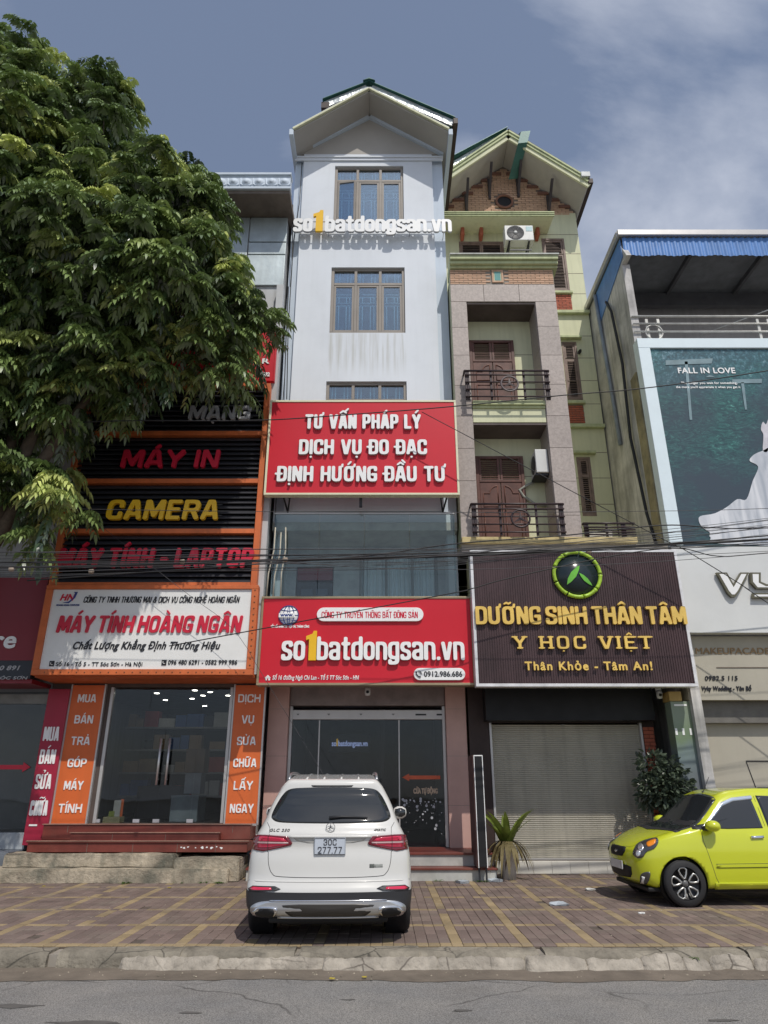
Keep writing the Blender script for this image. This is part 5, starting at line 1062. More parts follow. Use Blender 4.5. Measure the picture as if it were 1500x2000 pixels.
x = 2.08
while x < 5.2: MB().box(x+.002, x+.338, 14.18, 14.35, .003, .205).build('plinth_tile', whitetile, D, .003); x += .34
mb = MB().box(2.05, 5.3, 14.19, 14.7, -.01, .002); mb.build('plinth_bed', mortar_l, D)
lay(D, brick_r, courses(5.17, 5.38, .3, 2.62, .21, .072), 14.35, proud=.03, limit=40)
box('cream_pier', mat('cream_pier_paint', (.60,.53,.32), .7, streak=.3), D, 1.74, 1.94, 13.32, 13.9, 3.46, 5.9)
# ------------------------------------------------------------------ brown sign
yb = 12.95; s5 = board('wellness_sign', 'dark brown ribbed sign with gold letters and a round green leaf emblem', 'sign', brownpanel, mat('frame_white', (.72,.72,.74), .4), 1.70, 5.80, 3.21, 5.87, yb, .22, .055)
mb = MB(); x = 1.77
while x < 5.73: mb.box(x, x+.030, yb-.001, yb+.008, 3.27, 5.81); x += .046
tag(mb.build('panel_ribs', brownpanel, s5), kind='stuff')
yy = yb-.07
word('DƯỠNG SINH THÂN TÂM', 929, 1341, 1219, 1184, yy, goldl, s5, fn=block, tx=.10, ty=.08, gap=.06, depth=.06)
def slabser(s_, a, b, pyb, pyt, par, wgt, dep, **k): return word(s_, a, b, pyb, pyt, yy, goldl, par, weight=wgt, depth=dep, **k)
word('Y HỌC VIỆT', 1003, 1273, 1267, 1242, yy, goldl, s5, fn=block, tx=.11, ty=.07, serif=True, gap=.26, wsp=.5, depth=.05, pn=2.4)
slabser('Thân Khỏe - Tâm An!', 1025, 1274, 1309, 1292, s5, .035, .03, spacing=1.2)
ec = Vector((WX(1126,1123,yb), yb-.03, WZ(1123,yb))); er = .45
em = MB().lathe([(0,0),(er,0),(er,.03)], (ec.x, ec.y, ec.z), 40, 'y').build('round_emblem', mat('emblem_disc', (.02,.03,.035), .2, bump=0), s5)
bamb = mat('bamboo_green', (.38,.58,.05), .35, var=.2, scale=6, bump=.05)
for k in range(9):
    t0, t1 = k*2*math.pi/9+.03, (k+1)*2*math.pi/9-.03; n = 9
    ts = np.linspace(t0, t1, n); rr = [.046]+[.038]*(n-2)+[.046]
    MB().tube([(ec.x+er*math.cos(t), ec.y-.01, ec.z+er*math.sin(t)) for t in ts], rr, 8).build('bamboo_piece', bamb, em)
lg = mat('leaf_print_green', (.16,.50,.06), .35, var=.15, scale=3, bump=0)
def leafp(a, b, wd):
    a = Vector((a[0],0,a[1])); b = Vector((b[0],0,b[1])); d = b-a; nn = Vector((-d.z,0,d.x)).normalized()*wd
    pts = [a, a+d*.25+nn*.8, a+d*.55+nn, a+d*.85+nn*.5, b, a+d*.8-nn*.6, a+d*.5-nn, a+d*.2-nn*.6]
    return MB().prism([(ec.x+p.x, ec.z+p.z) for p in pts], ec.y-.02, ec.y-.003).build('emblem_leaf', lg, em)
leafp((-.22,-.21), (.07,.19), .062); leafp((.04,.03), (.27,-.23), .042)
# ------------------------------------------------------------------ right building
EX = 5.80; YE_ = 13.15
E = thing('bridal_shop_building', 'concrete building at the right with blue corrugated canopy and bridal billboard', 'building', (9, 13.3, 0))
MB().box(EX, EX+.18, 13.32, 24, 0, 13.3).build('side_wall', concrete, E)
MB().prism([(13.0, 13.303), (16.6, 13.303), (24, 13.303), (24, 14.0), (13.35, 14.0)], EX, EX+.12, 'yz').build('side_wall_top', concrete, E)
box('back_wall', greywall, E, EX+.18, 14.0, 15.6, 15.8, 9.3, 14.0); box('terrace_floor', mortar_l, E, EX+.18, 14, 13.4, 15.6, 9.1, 9.3); box('upper_wall', greywall, E, EX+.183, 14, 13.45, 13.6, 4.0, 11.05)
box('roof_deck', mat('roof_under_grey', (.20,.21,.22), .7), E, EX-.05, 14, 13.15, 24, 14.02, 14.08); box('roof_rim', alu, E, EX-.10, 14, 13.05, 13.12, 13.98, 14.14, .01); box('roof_rim', alu, E, EX-.12, EX-.05, 13.123, 24, 13.98, 14.14, .01)
n = 220; vs = []
for i in range(n+1):
    x = EX+.02+i*.038; yy_ = 13.155-(.018 if i % 4 in (1, 2) else 0); vs += [(x, yy_, 13.42+.015*math.sin(i*.35)), (x, yy_, 13.97)]
MB().add(vs, [(2*i, 2*i+2, 2*i+3, 2*i+1) for i in range(n)]).build('corrugated_fascia', bluesheet, E)
mb = MB(); mb.add([(EX-.02,13.2,13.42),(EX-.02,15.2,13.0),(EX-.02,15.2,13.97),(EX-.02,13.2,13.97),(EX-.005,13.2,13.42),(EX-.005,15.2,13.0),(EX-.005,15.2,13.97),(EX-.005,13.2,13.97)], [(0,1,2,3),(7,6,5,4),(0,4,5,1),(1,5,6,2),(2,6,7,3),(3,7,4,0)]); mb.build('side_fascia', bluesheet, E)
for x in (7.6, 9.4, 11.2): MB().beam((x, 13.2, 13.75), (x+.1, 15.58, 13.95), .08, .12).build('roof_beam', mat('beam_dark_grey', (.10,.10,.105), .6), E)
MB().box(EX+.2, 14, 15.1, 15.25, 13.5, 13.9).build('roof_beam', MATS['beam_dark_grey'], E)
for a, b in ((6.6, 7.5), (8.3, 9.6), (10.2, 11.4)):
    wv = MB().box(a, b, 15.57, 15.598, 9.8, 11.3).build('terrace_window', browngrey, E); box('pane', mat('dark_pane', (.05,.04,.045), .15, bump=0), wv, a+.08, (a+b)/2-.03, 15.56, 15.569, 9.9, 11.2); box('pane', MATS['dark_pane'], wv, (a+b)/2+.03, b-.08, 15.56, 15.569, 9.9, 11.2)
railg = mat('pale_steel_rail', (.58,.57,.53), .4, metal=.2, bump=0)
rl = MB().tube([(EX+.02, 15.4, 11.72), (EX+.02, 13.3, 11.75), (14, 13.3, 11.75)], .028, 8).build('terrace_railing', railg, E)
for dz in (-.22, -.44): MB().tube([(EX+.02, 15.4, 11.72+dz), (EX+.02, 13.28, 11.75+dz), (14, 13.28, 11.75+dz)], .022, 8).build('rail', railg, rl)
for x in (6.15, 6.42, 8.75, 9.0, 11.2): MB().box(x-.03, x+.03, 13.30, 13.34, 11.05, 11.68).build('post', railg, rl)
for x in (6.28, 9.9): MB().tube([(x+.2*math.cos(t), 13.29, 11.30+.2*math.sin(t)) for t in np.linspace(0, 2*math.pi, 25)[:-1]], .014, 6, closed=True).build('scroll', railg, rl)
MB().tube([(7.9, 14.2, 11.9), (10.3, 13.9, 12.75)], .018, 6).tube([(10.1, 13.9, 12.7), (10.3, 13.8, 11.0)], .03, 6).build('clothes_pole', railg, rl)
MB().tube([(EX-.06, 15.2, 13.9), (EX-.06, 15.0, 11.0), (EX-.06, 14.9, 9.2)], .05, 8).build('downpipe', mat('pipe_grey_blue', (.28,.32,.36), .5), E)
MB().tube([(EX-.02, 14.6, 13.2), (EX-.08, 14.2, 12.6), (EX-.08, 14.0, 10.9), (EX-.09, 14.15, 9.0), (EX-.08, 13.9, 7.0), (EX-.06, 13.6, 5.9)], .035, 8).build('cable_bundle', cablem, E)
MB().box(EX-.045, EX-.003, 13.42, 13.78, 4.2, 10.3).build('corner_strip', mat('ochre_strip', (.33,.28,.16), .8, var=.2, grime=.5), E)
# billboard
bb = thing('bridal_billboard', 'tall bridal billboard in a pale frame above the white sign, forest picture', 'billboard', (9, YE_, 6))
bz0, bz1 = 6.02, 11.02; bx0, bx1 = EX-.02, 12.4
f = MB(); f.box(bx0, bx1, YE_-.02, YE_+.25, bz1-.26, bz1); f.box(bx0, bx0+.27, YE_-.02, YE_+.25, bz0, bz1-.263); f.box(bx1-.27, bx1, YE_-.02, YE_+.25, bz0, bz1-.263); f.build('frame', bluewhite, bb, .01)
def forest(t, N, Lk, c):
    def ramp(s, els):
        r = N('ShaderNodeValToRGB'); r.color_ramp.elements[0].position = els[0][0]; r.color_ramp.elements[0].color = (*els[0][1], 1); r.color_ramp.elements[1].position = els[-1][0]; r.color_ramp.elements[1].color = (*els[-1][1], 1)
        for p_, q_ in els[1:-1]: e_ = r.color_ramp.elements.new(p_); e_.color = (*q_, 1)
        Lk(s, r.inputs[0]); return r.outputs[0]
    mp_ = N('ShaderNodeMapping'); mp_.inputs['Rotation'].default_value = (0, R(35), 0); mp_.inputs['Scale'].default_value = (1, 1, 2.6); Lk(c, mp_.inputs['Vector'])
    n1 = N('ShaderNodeTexNoise'); n1.inputs['Scale'].default_value = 3.6; n1.inputs['Detail'].default_value = 10; n1.inputs['Roughness'].default_value = .78; n1.inputs['Distortion'].default_value = 2.4; Lk(mp_.outputs[0], n1.inputs['Vector'])
    leafc = ramp(n1.outputs['Fac'], [(.36,(.02,.04,.055)), (.48,(.03,.085,.09)), (.57,(.045,.16,.145)), (.66,(.14,.36,.32))])
    n2 = N('ShaderNodeTexNoise'); n2.inputs['Scale'].default_value = .55; n2.inputs['Detail'].default_value = 3; Lk(c, n2.inputs['Vector'])
    f2_ = N('ShaderNodeMapRange'); f2_.inputs['From Min'].default_value = .42; f2_.inputs['From Max'].default_value = .60; Lk(n2.outputs['Fac'], f2_.inputs['Value'])
    m1 = N('ShaderNodeMix'); m1.data_type = 'RGBA'; m1.inputs['A'].default_value = (.045,.065,.085,1); Lk(leafc, m1.inputs['B']); Lk(f2_.outputs[0], m1.inputs['Factor'])
    # brighter canopy with bokeh along the top of the print
    sp = N('ShaderNodeSeparateXYZ'); Lk(c, sp.inputs[0]); mr = N('ShaderNodeMapRange'); mr.inputs['From Min'].default_value = 3.3; mr.inputs['From Max'].default_value = 5.2; mr.inputs['To Max'].default_value = .75; Lk(sp.outputs['Z'], mr.inputs['Value'])
    v = N('ShaderNodeTexNoise'); v.inputs['Scale'].default_value = 13; v.inputs['Detail'].default_value = 5; v.inputs['Roughness'].default_value = .7; Lk(c, v.inputs['Vector']); bk = ramp(v.outputs['Fac'], [(.40,(.03,.09,.11)), (.54,(.06,.20,.24)), (.63,(.18,.36,.44)), (.72,(.55,.72,.78))])
    m2 = N('ShaderNodeMix'); m2.data_type = 'RGBA'; Lk(m1.outputs['Result'], m2.inputs['A']); Lk(bk, m2.inputs['B']); Lk(mr.outputs[0], m2.inputs['Factor']); return m2.outputs['Result']
box('picture', printed('forest_print', forest, .30), bb, bx0+.28, bx1-.28, YE_+.03, YE_+.06, bz0+.0, bz1-.27)
yp = YE_+.022
def foldprint(t, N, Lk, c):
    mp_ = N('ShaderNodeMapping'); mp_.inputs['Rotation'].default_value = (0, R(-38), 0); mp_.inputs['Scale'].default_value = (3.2, 1, .55); Lk(c, mp_.inputs['Vector'])
    n1 = N('ShaderNodeTexNoise'); n1.inputs['Scale'].default_value = 1.5; n1.inputs['Detail'].default_value = 5; n1.inputs['Distortion'].default_value = .8; Lk(mp_.outputs[0], n1.inputs['Vector'])
    r = N('ShaderNodeValToRGB'); Lk(n1.outputs['Fac'], r.inputs[0]); r.color_ramp.elements[0].position = .32; r.color_ramp.elements[0].color = (.40,.43,.48,1); r.color_ramp.elements[1].position = .60; r.color_ramp.elements[1].color = (.70,.71,.74,1); return r.outputs[0]
def PP(pts, y=yp): return [(WX(a, b, y), WZ(b, y)) for a, b in pts]
dress = [(1365,1018),(1368,1008),(1395,1003),(1420,990),(1440,975),(1458,975),(1470,940),(1480,917),(1478,908),(1464,900),(1470,890),(1480,884),(1494,878),(1540,850),(1600,830),(1700,900),(1760,1063),(1423,1063),(1388,1050),(1386,1040),(1372,1030)]
def curve2(pts, n=4):
    out = []; m = len(pts)
    for i in range(m):
        p0, p1, p2, p3 = [np.array(pts[j % m], float) for j in (i-1, i, i+1, i+2)]
        out += [tuple(.5*((2*p1)+(p2-p0)*t+(2*p0-5*p1+4*p2-p3)*t*t+(3*p1-p0-3*p2+p3)*t**3)) for t in (0, .25, .5, .75)]
    return out
MB().prism([(min(x, bx1-.3), max(z, bz0+.01)) for x, z in PP(curve2(dress))], yp-.004, yp+.006).build('bridal_dress_print', printed('dress_print', foldprint, .35), bb)
MB().prism(PP(curve2([(1486,838),(1490,824),(1496,829),(1502,818),(1509,838),(1500,852),(1500,880),(1490,880),(1491,850)])), yp-.004, yp+.006).build('flower_print', mat('flower_print_white', (.62,.60,.64), .4, bump=0), bb)
prm = mat('pale_structure_print', (.20,.29,.32), .4, var=.15, bump=0)
mb = MB()
for q in ([(1300,704),(1392,700),(1390,710),(1300,713)], [(1337,706),(1343,706),(1352,820),(1347,820)], [(1430,741),(1488,740),(1488,748),(1430,749)], [(1447,747),(1453,747),(1459,800),(1455,800)]): mb.prism(PP(q), yp-.003, yp+.006)
mb.build('crossbeam_print', prm, bb)
word('FALL IN LOVE', 1324, 1436, 729, 718, yp-.004, letterwhite, bb, weight=.03, split=False, name='lettering', depth=.004, res=20)
MB().prism(PP([(1378,737),(1386,732),(1397,737)]), yp-.004, yp+.0).build('little_mark', prm, bb)
for s_, a, b, y_ in (('The longer you wait for something,', 1330, 1440, 750), ("the more you'll appreciate it when you get it", 1320, 1446, 758)): word(s_, a, b, y_, y_-4.5, yp-.004, letterwhite, bb, weight=.03, split=False, name='caption', depth=.004, res=11)
# white sign below
ws = thing('white_fascia_sign', 'white fascia with large outlined capitals under the bridal billboard', 'sign', (9, YE_, 4.25)); box('panel', mat('fascia_white', (.66,.67,.66), .4, var=.04, scale=.8), ws, EX, 12.4, YE_, YE_+.2, 4.25, 6.0, .004)
goldo = mat('gold_edge_letter', (.20,.18,.12), .3, metal=.7, bump=0)
yv_ = YE_-.02
def vg(pts, name):
    MB().prism(PP(pts, yv_-.06), yv_-.06, yv_).build(name, goldo, ws)
def shrink(pts, k=.9):
    return pts
V_o = [(1399,1118),(1420,1118),(1433,1141),(1446,1118),(1463,1118),(1444,1156),(1436,1166),(1429,1166),(1421,1158)]
V_i = [(1405,1121),(1418,1121),(1433,1147),(1448,1121),(1458,1121),(1441,1154),(1435,1161),(1430,1161),(1424,1154)]
Y_o = [(1465,1118),(1486,1118),(1486,1136),(1498,1141),(1530,1141),(1530,1118),(1548,1118),(1548,1168),(1470,1168),(1470,1158),(1530,1158),(1530,1150),(1478,1150),(1467,1138)]
Y_i = [(1470,1121),(1482,1121),(1482,1138),(1496,1145),(1534,1145),(1534,1121),(1544,1121),(1544,1165),(1474,1165),(1474,1161),(1534,1161),(1534,1147),(1480,1147),(1471,1136)]
for o_, i_, nm in ((V_o, V_i, 'letter_v'), (Y_o, Y_i, 'letter_y')): vg(o_, nm); MB().prism(PP(i_, yv_-.066), yv_-.066, yv_-.061).build('letter_face', letterwhite, ws)
band = box('text_band', beige, E, EX-.02, 14, 13.40, 13.75, 3.02, 4.23)
yt_ = 13.385
sb = thing('gold_band_lettering', 'bronze academy lettering and phone line on the shaded beige band', 'sign lettering', (7.5, yt_, 3.1))
word('MAKEUPACADEMY', 1358, 1532, 1277, 1265, yt_, mat('bronze_letters', (.30,.20,.10), .4, metal=.3, bump=0), sb, weight=.03, depth=.015, split=False, name='lettering', shear=.1); word('0982.5 115', 1376, 1440, 1329, 1320, yt_, blackl, sb, weight=.03, depth=.01, split=False, name='phone_lettering', shear=.2, res=14)
word('Vyky Wedding - Yên Bổ', 1369, 1467, 1349, 1340, yt_, blackl, sb, weight=.05, depth=.01, split=False, name='name_lettering', shear=.2, res=14); box('ruled_line', mortar, sb, WX(1400,1304,yt_), 9, yt_, yt_+.01, WZ(1304,yt_), WZ(1304,yt_)+.012)
wl_ = box('shop_wall', beige, E, 5.84, 14, 13.76, 13.95, .0, 3.0); box('band_shade_strip', mat('band_shade_tone', (.16,.15,.135), .6), E, 5.86, 14, 13.60, 13.757, 2.62, 3.015)  # dark strip below the text band, the shade there put into its colour
for zz in (1.2,): box('wall_joint', mortar_l, E, 5.86, 14, 13.757, 13.77, zz, zz+.008)
x = WX(1455, 1470, 13.74); cr_ = MB(); cr_.box(x, x+1.2, 13.75, 13.759, 1.93, 1.95); cr_.beam((x, 13.754, 1.93), (x+.09, 13.754, 1.48), .012, .008, (0,1,0)); cr_.box(x+.12, x+1.2, 13.75, 13.759, 1.46, 1.48); cr_.build('hatch_outline', blackl, E)
pil = thing('picture_pillar', 'slim pillar wrapped in a green and grey road picture beside the dark shop', 'pillar', (5.6, 13.5, 0))
def roadprint(t, N, Lk, c):
    s = N('ShaderNodeSeparateXYZ'); Lk(c, s.inputs[0]); r = N('ShaderNodeValToRGB'); mr = N('ShaderNodeMapRange'); mr.inputs['From Min'].default_value = 1.0; mr.inputs['From Max'].default_value = 3.0; Lk(s.outputs['Z'], mr.inputs['Value'])
    n1 = N('ShaderNodeTexNoise'); n1.inputs['Scale'].default_value = 3; n1.inputs['Detail'].default_value = 8; Lk(c, n1.inputs['Vector']); ad = N('ShaderNodeMath'); ad.operation = 'MULTIPLY_ADD'; ad.inputs[1].default_value = .35; Lk(n1.outputs['Fac'], ad.inputs[0]); sb_ = N('ShaderNodeMath'); sb_.operation = 'SUBTRACT'; sb_.inputs[1].default_value = .17; Lk(mr.outputs[0], sb_.inputs[0]); Lk(sb_.outputs[0], ad.inputs[2]); Lk(ad.outputs[0], r.inputs[0])
    r.color_ramp.elements[0].position = .25; r.color_ramp.elements[0].color = (.14,.15,.17,1); r.color_ramp.elements[1].position = .9; r.color_ramp.elements[1].color = (.22,.27,.20,1)
    e_ = r.color_ramp.elements.new(.52); e_.color = (.17,.22,.22,1); e_ = r.color_ramp.elements.new(.65); e_.color = (.16,.22,.13,1); return r.outputs[0]
box('shaft', printed('road_print', roadprint, .4), pil, 5.44, 5.80, 13.45, 13.75, .95, 3.0, .006); box('foot', beige, pil, 5.44, 5.80, 13.46, 13.75, 0, .947); box('head', mat('pillar_ochre_cap', (.45,.30,.10), .6), pil, 5.42, 5.66, 13.42, 13.75, 3.003, 3.18, .006)
for (x, z, a, b) in ((5.62,2.93,.12,.035),(5.47,2.45,.02,.12),(5.60,2.45,.02,.12),(5.74,2.45,.02,.12),(5.47,1.18,.025,.22),(5.61,1.18,.025,.22),(5.74,1.18,.02,.22)): box('dash_print', letterwhite, pil, x-a, x+a, 13.442, 13.449, z-b/2, z+b/2)
# ------------------------------------------------------------------ air conditioners, cameras, lightbox
def ac(x0, x1, y, z0, z1, label, grp):
    t_ = thing('air_conditioner', label, 'air conditioner', ((x0+x1)/2, y, z0), grp); MB().box(x0, x1, y, y+.30, z0, z1).build('casing', acwhite, t_, .015)
    c = (x0+(x1-x0)*.37, y-.002, (z0+z1)/2); r_ = (z1-z0)*.43
    MB().lathe([(0,-.004),(r_,-.004),(r_+.012,-.012),(r_+.02,0)], c, 28, 'y').build('fan_recess', mat('fan_dark', (.06,.06,.065), .5), t_)
    g = MB()
    for k in range(1, 7): g.tube([(c[0]+r_*k/7*math.cos(t), y-.018, c[2]+r_*k/7*math.sin(t)) for t in np.linspace(0, 2*math.pi, 25)[:-1]], .0035, 4, closed=True)
    for k in range(6): a = k*math.pi/3; g.tube([(c[0], y-.02, c[2]), (c[0]+r_*math.cos(a), y-.018, c[2]+r_*math.sin(a))], .004, 4)
    g.build('fan_grille', mat('grille_grey', (.25,.25,.25), .5), t_); MB().lathe([(0,-.03),(.045,-.028),(.05,-.01)], c, 16, 'y').build('fan_hub', acwhite, t_)
    MB().box(x0+(x1-x0)*.75, x1-.03, y-.008, y-.001, z0+(z1-z0)*.6, z1-.05).build('label_plate', mat('ac_label_blue', (.40,.58,.62), .5), t_)
    b = MB()
    for x in (x0+.12, x1-.14): b.box(x-.02, x+.02, y-.01, y+.6, z0-.045, z0-.003); b.box(x-.02, x+.02, y+.56, y+.6, z0-.5, z0-.047); b.beam((x, y+.02, z0-.05), (x, y+.57, z0-.45), .03, .03)
    b.box(x0+.1, x1-.1, y-.03, y-.012, z0-.40, z0-.36); b.build('bracket', blacksteel, t_); return t_
ya = 15.15
ac(WX(986,455,ya), WX(1042,455,ya), ya, WZ(468.5,ya), WZ(440,ya), 'outdoor air conditioner on a bracket below the brick gable', 'outdoor air conditioners')
t_ = thing('air_conditioner', 'shaded air conditioner side-on in the lower granite balcony', 'air conditioner', (3.42, 13.6, 7.9), 'outdoor air conditioners')
MB().box(3.27, 3.54, 13.35, 13.85, 7.75, 8.30).build('casing', acwhite, t_, .015); MB().lathe([(0,-.004),(.2,-.004),(.21,0)], (3.268, 13.6, 8.02), 20, 'x').build('fan_recess', MATS['fan_dark'], t_); MB().box(3.25, 3.54, 13.4, 13.8, 7.70, 7.747).build('bracket', blacksteel, t_)
MB().tube([(3.30,13.8,7.72),(3.1,13.83,7.62),(2.98,13.84,7.55),(3.05,13.84,7.40),(3.3,13.84,7.2),(3.53,13.84,7.17)], .03, 8).build('insulated_pipe', mat('pipe_wrap', (.35,.35,.30), .7), t_)
def cctv(x, y, z, label):
    t_ = thing('security_camera', label, 'security camera', (x, y, z), 'security cameras'); MB().box(x-.05, x+.05, y-.01, y+.06, z+.10, z+.22).build('mount', acwhite, t_, .01)
    MB().lathe([(0,.10),(.05,.09),(.058,.02),(.05,-.05),(0,-.06)], (x, y, z), 16).build('head', acwhite, t_); MB().lathe([(0,-.062),(.03,-.055),(.034,-.04)], (x, y, z+.01), 14, 'y').build('lens', black, t_)
cctv(WX(718,1358,13.7), 13.7, 3.19, 'white security camera hanging under the lower red sign'); cctv(WX(1290,1372,13.6), 13.6, 3.12, 'white security camera by the pillar under the brown sign')
lb = thing('lightbox_sign', 'narrow black upright lightbox with white edges standing by the shop steps', 'sign', (1.76, 13.1, 0))
x0, x1 = WX(930,1590,13.0), WX(948,1590,13.0); MB().box(x0-.02, x1, 13.02, 13.75, .22, 2.02).build('body', mat('lightbox_brown', (.10,.05,.045), .5), lb, .005); MB().box(x0+.012, x1-.012, 13.0, 13.018, .24, 2.0).build('face', black, lb)
f = MB(); f.box(x0, x0+.012, 12.998, 13.018, .22, 2.02); f.box(x1-.012, x1, 12.998, 13.018, .22, 2.02); f.box(x0+.013, x1-.013, 12.998, 13.018, 2.003, 2.02); f.build('white_edge', letterwhite, lb)
for x in (x0+.02, x1-.02):
    for y in (13.08, 13.68): MB().box(x-.015, x+.015, y-.015, y+.015, -.01, .22).build('leg', blacksteel, lb)
# ------------------------------------------------------------------ potted plant and bush
def blades(n, base, L0, L1, wid, droop, spread, mb, seed):
    rg = random.Random(seed)
    for _ in range(n):
        a = rg.uniform(0, 2*math.pi); Ln = rg.uniform(L0, L1); p = Vector(base)+Vector((rg.uniform(-.05,.05), rg.uniform(-.05,.05), 0)); d = Vector((math.cos(a)*spread, math.sin(a)*spread, 1)).normalized(); vs = []; ns = 5
        for k in range(ns+1):
            t = k/ns; w_ = wid*math.sin(math.pi*min(1, .12+t*.88))*(1 if k < ns else .1); s = Vector((-math.sin(a), math.cos(a), 0))*w_; vs += [p-s, p+Vector((0,0,-w_*.3)), p+s]; d = (d+Vector((math.cos(a)*.25, math.sin(a)*.25, -droop))*(1/ns)*2).normalized(); p = p+d*Ln/ns
        mb.add(vs, [(3*k+j, 3*k+j+1, 3*k+j+4, 3*k+j+3) for k in range(ns) for j in (0, 1)], True)
    return mb
pt_ = thing('potted_plant', 'yellow-green leafy plant in a white pot beside the grey roller shutter', 'potted plant', (2.32, 13.45, 0)); bx = 2.18
MB().lathe([(0,0),(.12,0),(.15,.44),(.16,.46),(.16,.49),(.145,.49),(.14,.45),(0,.44)], (bx, 13.45, .0), 24).build('pot', mat('pot_white', (.62,.62,.6), .35, grime=.3, gcol=(.3,.25,.2)), pt_)
blades(18, (bx, 13.45, .48), .50, .95, .06, .35, .28, MB(), 3).build('green_leaves', mat('plant_leaf_green', (.20,.27,.05), .45, var=.2, scale=6, transl=.3), pt_); blades(28, (bx, 13.42, .60), .45, .80, .030, 2.1, .60, MB(), 5).build('dry_leaves', mat('plant_leaf_dry', (.20,.16,.07), .7, var=.2, scale=6, transl=.2), pt_)
blades(5, (bx+.12, 13.35, .46), .3, .45, .03, 2.6, 1.1, MB(), 9).build('dry_leaves', mat('plant_leaf_brown', (.16,.09,.05), .7, transl=.2), pt_)
def leafcloud(lobes, n, size, rg, droop=.6, wid=.45):
    """simple leaves spread over ellipsoid lobes: n leaves"""
    V = []; Fc = []
    w_ = np.array([l[3]**2 for l in lobes]); idx = rg.choice(len(lobes), n, p=w_/w_.sum()); L_ = np.array(lobes)
    d = rg.normal(size=(n, 3)); d /= np.linalg.norm(d, axis=1)[:, None]; rad = L_[idx, 3]*(rg.uniform(.55, 1.0, n)); pos = L_[idx, :3]+d*rad[:, None]
    ax = d+np.array([0,0,-droop])+rg.normal(scale=.35, size=(n, 3)); ax /= np.linalg.norm(ax, axis=1)[:, None]; up = np.cross(ax, rg.normal(size=(n, 3))); up /= np.linalg.norm(up, axis=1)[:, None]; sd_ = np.cross(ax, up)
    s = size*rg.uniform(.7, 1.3, n)[:, None]
    prof = [(0,0,0),(.35,.5,.04),(.35,-.5,.04),(.75,.38,-.02),(.75,-.38,-.02),(1,0,-.12),(.4,0,-.06),(.78,0,-.12)]
    vs = np.concatenate([pos+ax*s*a+sd_*s*b*wid+up*s*c for a, b, c in prof]).reshape(8, n, 3).transpose(1, 0, 2).reshape(-1, 3)
    fl_ = [(0,1,6),(0,6,2),(1,3,7,6),(2,6,7,4),(3,5,7),(4,7,5)]
    faces = [tuple(i*8+j for j in f) for i in range(n) for f in fl_]
    me = bpy.data.meshes.new('leaves'); me.from_pydata(vs.tolist(), [], faces); return me
bu = thing('climbing_bush', 'dark bushy climber growing beside the roller shutter behind the yellow car', 'bush', (5.35, 13.75, 0))
bl = [(5.02,13.7,1.85,.28),(5.28,13.6,1.72,.32),(5.15,13.55,1.45,.36),(5.33,13.6,1.15,.32),(4.98,13.7,1.5,.28),(5.28,13.65,.85,.28),(5.42,13.55,1.5,.24),(4.88,13.75,1.3,.18)]
me = leafcloud(bl, 1900, .105, rng, .5, .55); me.materials.append(mat('bush_leaf', (.10,.13,.085), .33, var=.25, scale=4, transl=.2, island=.3, bump=0)); o = bpy.data.objects.new('foliage', me); me.transform(Matrix.Translation(-ORG[bu.name])); COL.objects.link(o); o.parent = bu; tag(o, kind='stuff')
MB().tube([(5.2,13.8,0),(5.18,13.78,.6),(5.22,13.7,1.2),(5.12,13.66,1.8)], [.03,.028,.02,.01], 7).tube([(5.19,13.78,.5),(5.32,13.7,1.0),(5.36,13.6,1.5)], [.02,.015,.008], 6).build('stem', mat('bark', (.12,.09,.065), .9, var=.2, scale=8), bu)
# ------------------------------------------------------------------ street tree
tr = thing('street_tree', 'big leafy street tree filling the upper left in front of the shops', 'tree', (-7.3, 11.2, 0)); bark = MATS['bark']
outl = [(-10,60),(20,62),(44,90),(58,128),(92,98),(112,112),(128,140),(182,150),(205,188),(232,182),(262,206),(286,238),(290,285),(310,325),(345,328),(362,322),(400,322),(420,345),(428,385),(452,410),(462,452),(440,475),(488,500),(484,540),(506,552),(535,615),(532,655),(500,680),(480,715),(455,715),(435,740),(400,765),(365,745),(325,775),(335,800),(305,795),(275,815),(225,820),(190,850),(155,880),(175,960),(170,1000),(140,990),(165,1085),(185,1108),(150,1100),(110,1060),(70,1050),(0,1045),(-10,1045)]
Yc = 11.5
OP = [(WX(a, b, Yc), WZ(b, Yc)) for a, b in outl]; xl = min(p[0] for p in OP)
def inside_(p, l):
    c = False
    for j in range(len(l)):
        (xa, ya), (xb, yb_) = l[j-1], l[j]
        if (ya > p[1]) != (yb_ > p[1]) and p[0] < (xb-xa)*(p[1]-ya)/(yb_-ya)+xa: c = not c
    return c
segA = np.array(OP[:-1]); segB = np.array(OP[1:])
def distp(p):
    p = np.array(p); d = segB-segA; t = np.clip(((p-segA)*d).sum(1)/(d*d).sum(1), 0, 1); return np.hypot(*(segA+t[:, None]*d-p).T).min()
lobes = []; tries = 0
rg = random.Random(4)
